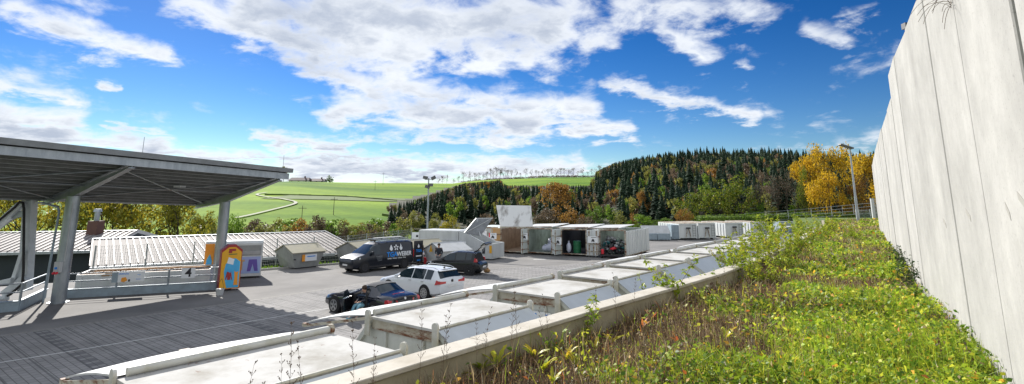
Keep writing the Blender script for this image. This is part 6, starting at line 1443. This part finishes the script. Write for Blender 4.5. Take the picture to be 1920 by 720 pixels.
def plant(name, ms, x, y, label, group=None, cat='plant', sc=1, z=None, nm=('stem', 'foliage')):
    e = empty(name, (x, y, 2.9+float(lumps(x, y)) if z is None else z), random.random()*6.28, label, cat, group)
    for n_, me in zip(nm, ms):
        o = bpy.data.objects.new(n_, me); COL.objects.link(o); o.parent = e; o.scale = (sc, sc, sc)
    return e
def PB(u, v): q = P(u, v, 2.95); return q.x, q.y
for u, v, h, ns, nl, lz, lab in [(1090, 622, .78, 3, 60, .042, 'thin sapling with yellow-green leaves beside the coping, in front of the third skip'), (1262, 566, .95, 4, 110, .05, 'leafy sapling with green and orange leaves standing in front of the coping'), (1225, 560, .62, 3, 60, .042, 'short yellowish sapling left of the leafy one'), (1340, 540, .6, 3, 50, .04, 'sparse sapling between the leafy sapling and the shrub thicket')]:
    x, y = PB(u, v); plant('sapling', sapling(u, h, ns, nl, lz), x, y, lab)
SH = [sapling(s, 1.0, 13, 110, .042, spread=.55) for s in (81, 82, 83)]
for i, (u, v, sc) in enumerate([(1390, 520, .9), (1420, 500, 1.0), (1452, 488, 1.15), (1395, 490, .9), (1475, 478, 1.1), (1440, 470, 1.1), (1500, 468, 1.0), (1420, 530, .7), (1520, 455, 1.0), (1470, 510, .7), (1374, 506, .75), (1540, 446, .9), (1500, 440, 1.2), (1440, 449, 1.3), (1560, 436, 1.1), (1600, 452, .8)]):
    x, y = PB(u, v); plant('leafy_shrub', SH[i % 3], x, y, 'yellow-green leafy shrub in the thicket on the left of the planting', 'shrubs in the thicket on the planting', 'shrub', sc*1.08)
SD = [sapling(s, .7, 6, 60, .035, LDARK, .3) for s in (91, 92)]
for i, (u, v, sc) in enumerate([(1722, 545, 1.0), (1712, 528, 1.15), (1704, 512, 1.0), (1696, 498, .9), (1728, 560, .6), (1690, 486, .9)]):
    x, y = PB(u, v); plant('dark_shrub', SD[i % 2], x-.12, y, 'dark green shrub growing against the tall concrete wall', 'dark shrubs along the concrete wall', 'shrub', sc)
SR = sapling(95, .42, 3, 26, .03, leafmat('dark_red_leaf', [(.05,.02,.02),(.12,.04,.04),(.08,.10,.03)], .3, .5, big=4))
x, y = PB(1838, 690); plant('reddish_plant', SR, x-.15, y, 'dark reddish plant at the foot of the concrete wall, bottom right')
# flowers near the wall
def dock(seed, n, l, wd, lm, up=1.0):
    r = np.random.default_rng(seed); V = []; Q = []
    for k in range(n):
        a = r.random()*6.28; d = Vector((math.cos(a), math.sin(a), 0)); L_ = l*r.uniform(.6, 1.1); sd = Vector((-d.y, d.x, 0)); p = Vector((0, 0, 0)); el = r.uniform(.9, 1.35)*up; b0 = len(V); seg = 7
        sd = (sd+Vector((0, 0, r.uniform(-.6, .6)))).normalized()
        for i in range(seg+1):
            t = i/seg; w = wd*math.sin(PI*min(1, t*.88+.07))**.8*(1+.18*(-1)**i)*(.35 if t < .15 else 1)
            V += [p-sd*w, p, p+sd*w]; p = p+(d*math.cos(el)+Vector((0, 0, 1))*math.sin(el))*L_/seg; el -= r.uniform(.05, .22)
        for i in range(seg): q = b0+i*3; Q += [(q, q+1, q+4, q+3), (q+1, q+2, q+5, q+4)]
    return mesh_np('leaves', np.array([tuple(v) for v in V]), np.array(Q), lm)
DK = [dock(s, 6, .24, .022, LDOCK) for s in (1, 2)]; DG = [dock(s, 7, .17, .028, LSAP, .8) for s in (3, 4)]; DRs = [dock(5, 4, .16, .016, LRED)]
for i, (u, v, k, sc) in enumerate([(932, 688, 0, 1.1), (903, 690, 2, 1.1), (1002, 676, 0, .9), (1018, 695, 0, .9), (1062, 672, 0, .9), (1078, 680, 0, .9), (808, 716, 0, .9), (862, 640+60, 2, .8), (1040, 616, 2, .9), (1115, 655, 0, .7), (1222, 600, 4, 1.1), (1205, 612, 4, 1.0), (1148, 635, 0, .8), (1360, 640, 0, 1.0), (1270, 640, 4, .9), (1240, 630, 0, .7), (690, 716, 2, .8), (840, 700, 4, 1.0), (1035, 712, 0, .9), (1450, 640, 2, .9), (1600, 600, 2, 1.0), (1520, 560, 2, 1.0), (1690, 620, 2, 1.1), (1740, 690, 2, 1.1), (1330, 610, 2, 1.0), (1590, 690, 2, 1.0), (1420, 700, 2, .9)]):
    ms = (DK, DG, DG, DG, DRs)[k]; me = ms[i % len(ms)] if k != 4 else DRs[0]; x, y = PB(u, v)
    lab, gr = {0: ('yellow upright dock plant in the brown part of the planting', 'yellow dock plants'), 2: ('green broad-leaved rosette in the planting', 'green leaf rosettes'), 4: ('reddish upright leaves in the brown part of the planting', 'reddish leaf plants')}[k]
    e = empty({0: 'dock_plant', 2: 'leaf_rosette', 4: 'red_leaf_plant'}[k], (x, y, 2.93+float(lumps(x, y))), i*1.3, lab, 'plant', gr); o = bpy.data.objects.new('leaves', me); COL.objects.link(o); o.parent = e; o.scale = (sc,)*3
# tall dry stalks
def stalk(seed, h):
    r = np.random.default_rng(seed); mb = MB(); p = Vector((0, 0, -.04)); d = Vector((r.normal()*.04, r.normal()*.04, 1)).normalized(); seg = 12
    for i in range(seg):
        q = p+d*h/seg; mb.tube(p, q, .0035*(1-i/18), .0035*(1-(i+1)/18), 4, caps=False); d = (d+Vector(r.normal(size=3))*.03).normalized()
        if i > 3:
            for _ in range(3):
                a = r.random()*6.28; e_ = q+Vector((math.cos(a), math.sin(a), 1.1)).normalized()*h*.10*(1.3-i/seg)*r.uniform(.5, 1.2); mb.tube(q, e_, .0018, .0014, 3, caps=False); mb.ball(e_, .0075, n=4)
                m_ = q.lerp(e_, .6); mb.ball(m_+Vector((.008, 0, .004)), .006, n=4)
        p = q
    o = mb.build('stalk', m_weed); me = o.data; bpy.data.objects.remove(o); return me
STK = [stalk(s, 1.0) for s in (1, 2, 3, 4)]
rs = random.Random(12); spots = [(330, 3.1, .62), (525, 3.75, .80), (552, 3.7, .66), (607, 4.2, .92), (598, 4.15, .7), (632, 4.3, .75), (688, 4.9, .62), (708, 4.5, .8), (736, 4.6, .55), (788, 5.3, .80), (822, 5.6, .66), (850, 5.5, .78), (880, 5.9, .6), (905, 6.0, .7), (955, 6.3, .75), (968, 6.2, .85), (985, 6.8, .6), (1020, 6.9, .66), (1075, 7.8, .7), (1130, 8.0, .8), (1160, 8.6, .66), (1310, 10.2, .7), (1330, 11, .8)]
for i, (u, y, h) in enumerate(spots):
    x = max(yat(u, y)*1.07, float(np.interp(y, KX, KXx))+.03)
    e = empty('dry_stalk', (x, y, 2.92+float(lumps(x, y))), i, 'tall thin dry seed stalk near the coping of the retaining wall', 'dry plant', 'tall dry stalks along the coping'); o = bpy.data.objects.new('stalk', STK[i % 4]); COL.objects.link(o); o.parent = e; o.scale = (h*.8, h*.8, h)
for i in range(150):
    y = rs.uniform(4.2, 17); t = rs.uniform(.05, .8) if rs.random() < .88 else rs.uniform(.9, .98); x0, x1 = float(np.interp(y, KX, KXx)), float(np.interp(y, WX, WXx)); x = x0+(x1-x0)*t; h = rs.uniform(.2, .5)
    e = empty('dry_stalk', (x, y, 2.92+float(lumps(x, y))), i, 'short dry seed stalk growing in the planting', 'dry plant', 'short dry stalks in the planting'); o = bpy.data.objects.new('stalk', STK[i % 4]); COL.objects.link(o); o.parent = e; o.scale = (h, h, h)
# dry grass tuft hanging from a wall joint
a, b, d, s, top, m, of = PAN[4]
mb = MB(); r = random.Random(2)
JW = None
for i_, (pa, pb_, dd_, ss_, tt_, mm_, of_) in enumerate(PAN):
    uu = 960+1000*pa.x/(pa.y*math.cos(TH)+(6.9-H)*math.sin(TH))
    if JW is None or abs(uu-1765) < JW[0]: JW = (abs(uu-1765), pa, dd_, ss_)
_, pa, dd_, ss_ = JW
tf = empty('grass_tuft', (pa.x, pa.y, 6.9), 0, 'dry wiry grass tuft growing out of a joint high on the concrete wall', 'plant')
for k in range(46):
    p = Vector((0, 0, r.uniform(-.25, .45)))-ss_*.01; d = (dd_*r.uniform(-1, 1)-ss_*r.uniform(.1, .8)+Vector((0, 0, r.uniform(-.2, .9)))).normalized(); L_ = r.uniform(.2, .55)
    for j in range(5): q = p+d*L_/5; mb.tube(p, q, .0028, .0022, 3, caps=False); p = q; d = (d-Vector((0, 0, .30))).normalized()
mb.build('blades', m_weed, tf)
# gate fence and posts at the far end of the wall
fence([(yat(1612, 54), 54, 2.9), (yat(1650, 54), 54, 2.9)], 2.0, 'tall grey mesh gate panel between the street lamp and the concrete wall', 'x' and 3, 'mesh_gate', nh=12, step=.10, wr=.018)
fence([(yat(1583, 58), 58, 2.9), (yat(1606, 57), 57, 2.9)], .9, 'low mesh fence piece left of the street lamp', 3, 'low_fence', wr=.012)
for u, h_, y_, lab in ((1612, 2.15, 53.6, 'white square post at the left of the mesh gate'), (1583, 1.05, 57.5, 'short white square post at the left of the low fence')):
    e = empty('fence_post', (yat(u, y_), y_, 2.8), 0, lab, 'post'); MB().box((0, 0, h_/2), (.28, .2, h_)).build('shaft', m_white, e, bevel=.02); MB().box((0, 0, h_+.02), (.34, .26, .04)).build('cap', m_galv, e)
fence([(yat(1380, 97), 97, 1.0), (yat(1500, 90), 90, 2.0), (yat(1620, 80), 80, 3.0)], 1.5, 'post and wire fence on the bank below the golden trees', 3.2, 'bank_fence', nh=4, step=6, wr=.03)
e = empty('boundary_stone', (*PB(1524, 440), 2.9), .6, 'small pale concrete block among the shrubs at the end of the coping', 'stone'); MB().box((0, 0, .18), (.5, .4, .5)).build('block', m_kerb, e, bevel=.02)

# ================================================================ CAMERA, LIGHT, SKY
cam = bpy.data.cameras.new('camera'); co2 = bpy.data.objects.new('camera', cam); COL.objects.link(co2); SC.camera = co2
co2.location = (0, 0, H); co2.rotation_euler = (PI/2+TH, 0, 0); cam.sensor_width = 36; cam.lens = 36*F/1920; cam.shift_y = -(360-CY)/1920; cam.clip_start = .05; cam.clip_end = 6000
SEL, SAZ = math.radians(29.5), math.radians(-34)
sd = Vector((math.sin(SAZ)*math.cos(SEL), math.cos(SAZ)*math.cos(SEL), math.sin(SEL)))
sl = bpy.data.lights.new('sun', 'SUN'); sl.energy = 3.7; sl.angle = math.radians(.53); sl.color = (1, .955, .89)
so_ = bpy.data.objects.new('sun', sl); COL.objects.link(so_); so_.rotation_euler = sd.to_track_quat('Z', 'Y').to_euler(); so_.location = (0, 0, 60)
w = bpy.data.worlds.new('World'); SC.world = w; w.use_nodes = True; nt = w.node_tree; nt.nodes.clear(); L = nt.links.new; nd = nt.nodes.new
out = nd('ShaderNodeOutputWorld'); bg = nd('ShaderNodeBackground'); L(bg.outputs[0], out.inputs[0])
sky = nd('ShaderNodeTexSky'); sky.sky_type = 'NISHITA'; sky.sun_disc = False; sky.sun_elevation = SEL; sky.sun_rotation = SAZ; sky.air_density = 1.0; sky.dust_density = .1; sky.ozone_density = 3.0; sky.altitude = 600
tc = nd('ShaderNodeTexCoord'); 
def mth(op, a, b=None, c=None, clamp=False):
    n = nd('ShaderNodeMath'); n.operation = op; n.use_clamp = clamp
    for i, q in enumerate((a, b, c)):
        if q is None: continue
        if isinstance(q, (int, float)): n.inputs[i].default_value = q
        else: L(q, n.inputs[i])
    return n.outputs[0]
sx = nd('ShaderNodeSeparateXYZ'); L(tc.outputs['Generated'], sx.inputs[0])
X_, Y_, Z_ = sx.outputs
az_ = mth('ARCTAN2', X_, Y_); el_ = mth('ARCSINE', Z_)
# cloud layer: a flat sheet high above, read where the view direction pierces it
den = mth('ADD', mth('MAXIMUM', Z_, 0.0), .16)
cx = nd('ShaderNodeCombineXYZ'); L(mth('DIVIDE', X_, den), cx.inputs[0]); L(mth('DIVIDE', Y_, den), cx.inputs[1])
rot = nd('ShaderNodeMapping'); rot.inputs['Rotation'].default_value = (0, 0, math.radians(40)); rot.inputs['Scale'].default_value = (1.0, 1.0, 1); L(cx.outputs[0], rot.inputs[0])
def noise(sc, det, ro, loc=(0, 0, 0), dist=0.0, scale=(1, 1, 1)):
    mp = nd('ShaderNodeMapping'); mp.inputs['Location'].default_value = loc; mp.inputs['Scale'].default_value = scale; L(rot.outputs[0], mp.inputs[0])
    n = nd('ShaderNodeTexNoise'); n.inputs['Scale'].default_value = sc; n.inputs['Detail'].default_value = det; n.inputs['Roughness'].default_value = ro; n.inputs['Distortion'].default_value = dist; L(mp.outputs[0], n.inputs[0]); return n.outputs[0]
n4 = nd('ShaderNodeTexNoise'); n4.inputs['Scale'].default_value = 13; n4.inputs['Detail'].default_value = 9; n4.inputs['Roughness'].default_value = .6; n4.inputs['Distortion'].default_value = .4
_mp = nd('ShaderNodeMapping'); _mp.inputs['Scale'].default_value = (1, 1, 1.6); _mp.inputs['Rotation'].default_value = (0, .35, 0); L(tc.outputs['Generated'], _mp.inputs[0]); L(_mp.outputs[0], n4.inputs[0])
n1 = noise(3.0, 12, .62, (4, 2, 0), .25); n2 = noise(9, 8, .6, (1, 7, 0), .2); n3 = noise(1.6, 8, .6, (9, 3, 5))
def ae(u, v):
    d = ray(u, v).normalized(); return math.atan2(d.x, d.y), math.asin(d.z)
# warp the shapes a little so that their rims break up
wa_ = mth('MULTIPLY', mth('SUBTRACT', n1, .5), .16); wb_ = mth('MULTIPLY', mth('SUBTRACT', n3, .5), .14)
azw = mth('ADD', az_, wb_); elw = mth('ADD', el_, mth('MULTIPLY', wa_, .6))
CL = [(470,5,700,60,55,1),(340,10,640,100,28,1),(620,20,1060,40,75,1.05),(640,95,1000,90,55,1),(560,105,720,180,26,.8),(720,100,740,200,60,.8),(640,205,1000,225,40,1),(760,170,1100,205,30,.9),(960,225,1175,243,20,.95),(780,250,930,262,20,.8),(20,15,170,75,24,1),(120,60,290,102,22,1),(0,150,110,185,22,.9),(-60,225,120,235,26,1.05),(-60,262,300,272,20,1),
 (300,290,700,300,16,1),(480,258,655,272,15,1),(540,318,1080,318,24,1.1),(640,300,1000,305,14,.9),(1000,310,1190,318,10,.7),(1150,158,1260,190,16,.95),(1240,185,1405,215,16,.95),(1170,5,1400,25,34,.8),(1240,40,1300,105,24,.8),(1375,120,1400,138,12,.7),(1520,60,1580,72,22,.75),(1580,40,1655,20,16,.7),(1460,275,1640,285,10,.5),(1600,270,1660,240,16,.45),(190,153,232,158,7,.8),(205,232,310,246,7,.7),(285,92,312,98,6,.7),(1020,45,1150,80,24,.7),(-400,150,-100,250,60,1),(2000,60,2400,120,60,.9)]
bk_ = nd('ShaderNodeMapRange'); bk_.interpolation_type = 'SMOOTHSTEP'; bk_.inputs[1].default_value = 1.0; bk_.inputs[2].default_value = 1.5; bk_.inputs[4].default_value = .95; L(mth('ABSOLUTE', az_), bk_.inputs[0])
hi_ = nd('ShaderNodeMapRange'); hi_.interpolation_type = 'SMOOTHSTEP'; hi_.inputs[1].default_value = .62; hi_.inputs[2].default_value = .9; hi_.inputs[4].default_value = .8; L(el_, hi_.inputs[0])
m_ = mth('MAXIMUM', bk_.outputs[0], hi_.outputs[0])      # unseen cloud cover added overhead and behind the viewer as fill light
for u0, v0, u1, v1, wd, st_ in CL:
    (a0, e0), (a1, e1) = ae(u0, v0), ae(u1, v1); dx, dy = a1-a0, e1-e0; ll2 = dx*dx+dy*dy+1e-9
    px = mth('SUBTRACT', azw, a0); py = mth('SUBTRACT', elw, e0)
    t = mth('MULTIPLY_ADD', px, dx/ll2, mth('MULTIPLY', py, dy/ll2), clamp=True)
    qx = mth('SUBTRACT', px, mth('MULTIPLY', t, dx)); qy = mth('SUBTRACT', py, mth('MULTIPLY', t, dy))
    dd = mth('SQRT', mth('ADD', mth('MULTIPLY', qx, qx), mth('MULTIPLY', qy, qy)))
    k = mth('MULTIPLY_ADD', dd, -.62*st_/(wd/1000.0), st_); k = mth('MAXIMUM', k, 0.0)
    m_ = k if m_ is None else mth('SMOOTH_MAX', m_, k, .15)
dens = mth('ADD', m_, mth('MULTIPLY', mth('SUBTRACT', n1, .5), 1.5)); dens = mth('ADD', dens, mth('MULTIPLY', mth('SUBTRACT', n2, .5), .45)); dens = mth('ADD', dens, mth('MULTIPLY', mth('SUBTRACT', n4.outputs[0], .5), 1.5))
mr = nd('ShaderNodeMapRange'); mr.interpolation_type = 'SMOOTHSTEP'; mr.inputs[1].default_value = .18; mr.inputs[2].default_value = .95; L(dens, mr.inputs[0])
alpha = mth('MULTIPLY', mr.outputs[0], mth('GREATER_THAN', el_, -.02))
# cloud brightness: whiter where thin, greyer in the thick middle
sh_ = nd('ShaderNodeMapRange'); sh_.interpolation_type = 'SMOOTHSTEP'; sh_.inputs[1].default_value = .55; sh_.inputs[2].default_value = 1.55; sh_.inputs[3].default_value = 1.0; sh_.inputs[4].default_value = .22; L(mth('ADD', dens, mth('MULTIPLY', mth('SUBTRACT', n3, .5), 2.2)), sh_.inputs[0])
cc_ = nd('ShaderNodeMix'); cc_.data_type = 'RGBA'; cc_.inputs[6].default_value = (2.6, 3.1, 4.1, 1); cc_.inputs[7].default_value = (6.5, 6.8, 7.2, 1); L(sh_.outputs[0], cc_.inputs[0])
# sky colour, deeper
hs = nd('ShaderNodeHueSaturation'); hs.inputs['Saturation'].default_value = 1.22; hs.inputs['Value'].default_value = .80; hs.inputs['Hue'].default_value = .508; sv = nd('ShaderNodeVectorMath'); sv.operation = 'SCALE'; sv.inputs['Scale'].default_value = .12; L(sky.outputs[0], sv.inputs[0]); gm = nd('ShaderNodeGamma'); gm.inputs[1].default_value = 1.38; L(sv.outputs[0], gm.inputs[0])
sv2 = nd('ShaderNodeVectorMath'); sv2.operation = 'SCALE'; sv2.inputs['Scale'].default_value = 7.5; L(gm.outputs[0], sv2.inputs[0]); L(sv2.outputs[0], hs.inputs['Color'])
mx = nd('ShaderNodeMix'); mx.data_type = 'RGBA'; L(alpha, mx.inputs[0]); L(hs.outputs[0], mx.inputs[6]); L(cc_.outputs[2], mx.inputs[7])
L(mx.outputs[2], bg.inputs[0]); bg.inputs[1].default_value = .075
w.cycles.sampling_method = 'MANUAL'; w.cycles.sample_map_resolution = 512
SC.render.engine = 'CYCLES'
SC.view_settings.view_transform = 'Standard'; SC.view_settings.look = 'None'; SC.view_settings.exposure = 0.98; SC.view_settings.gamma = 1
try: SC.view_settings.use_curve_mapping = False
except Exception: pass
SC.cycles.use_denoising = True; SC.cycles.max_bounces = 6; SC.cycles.transparent_max_bounces = 6
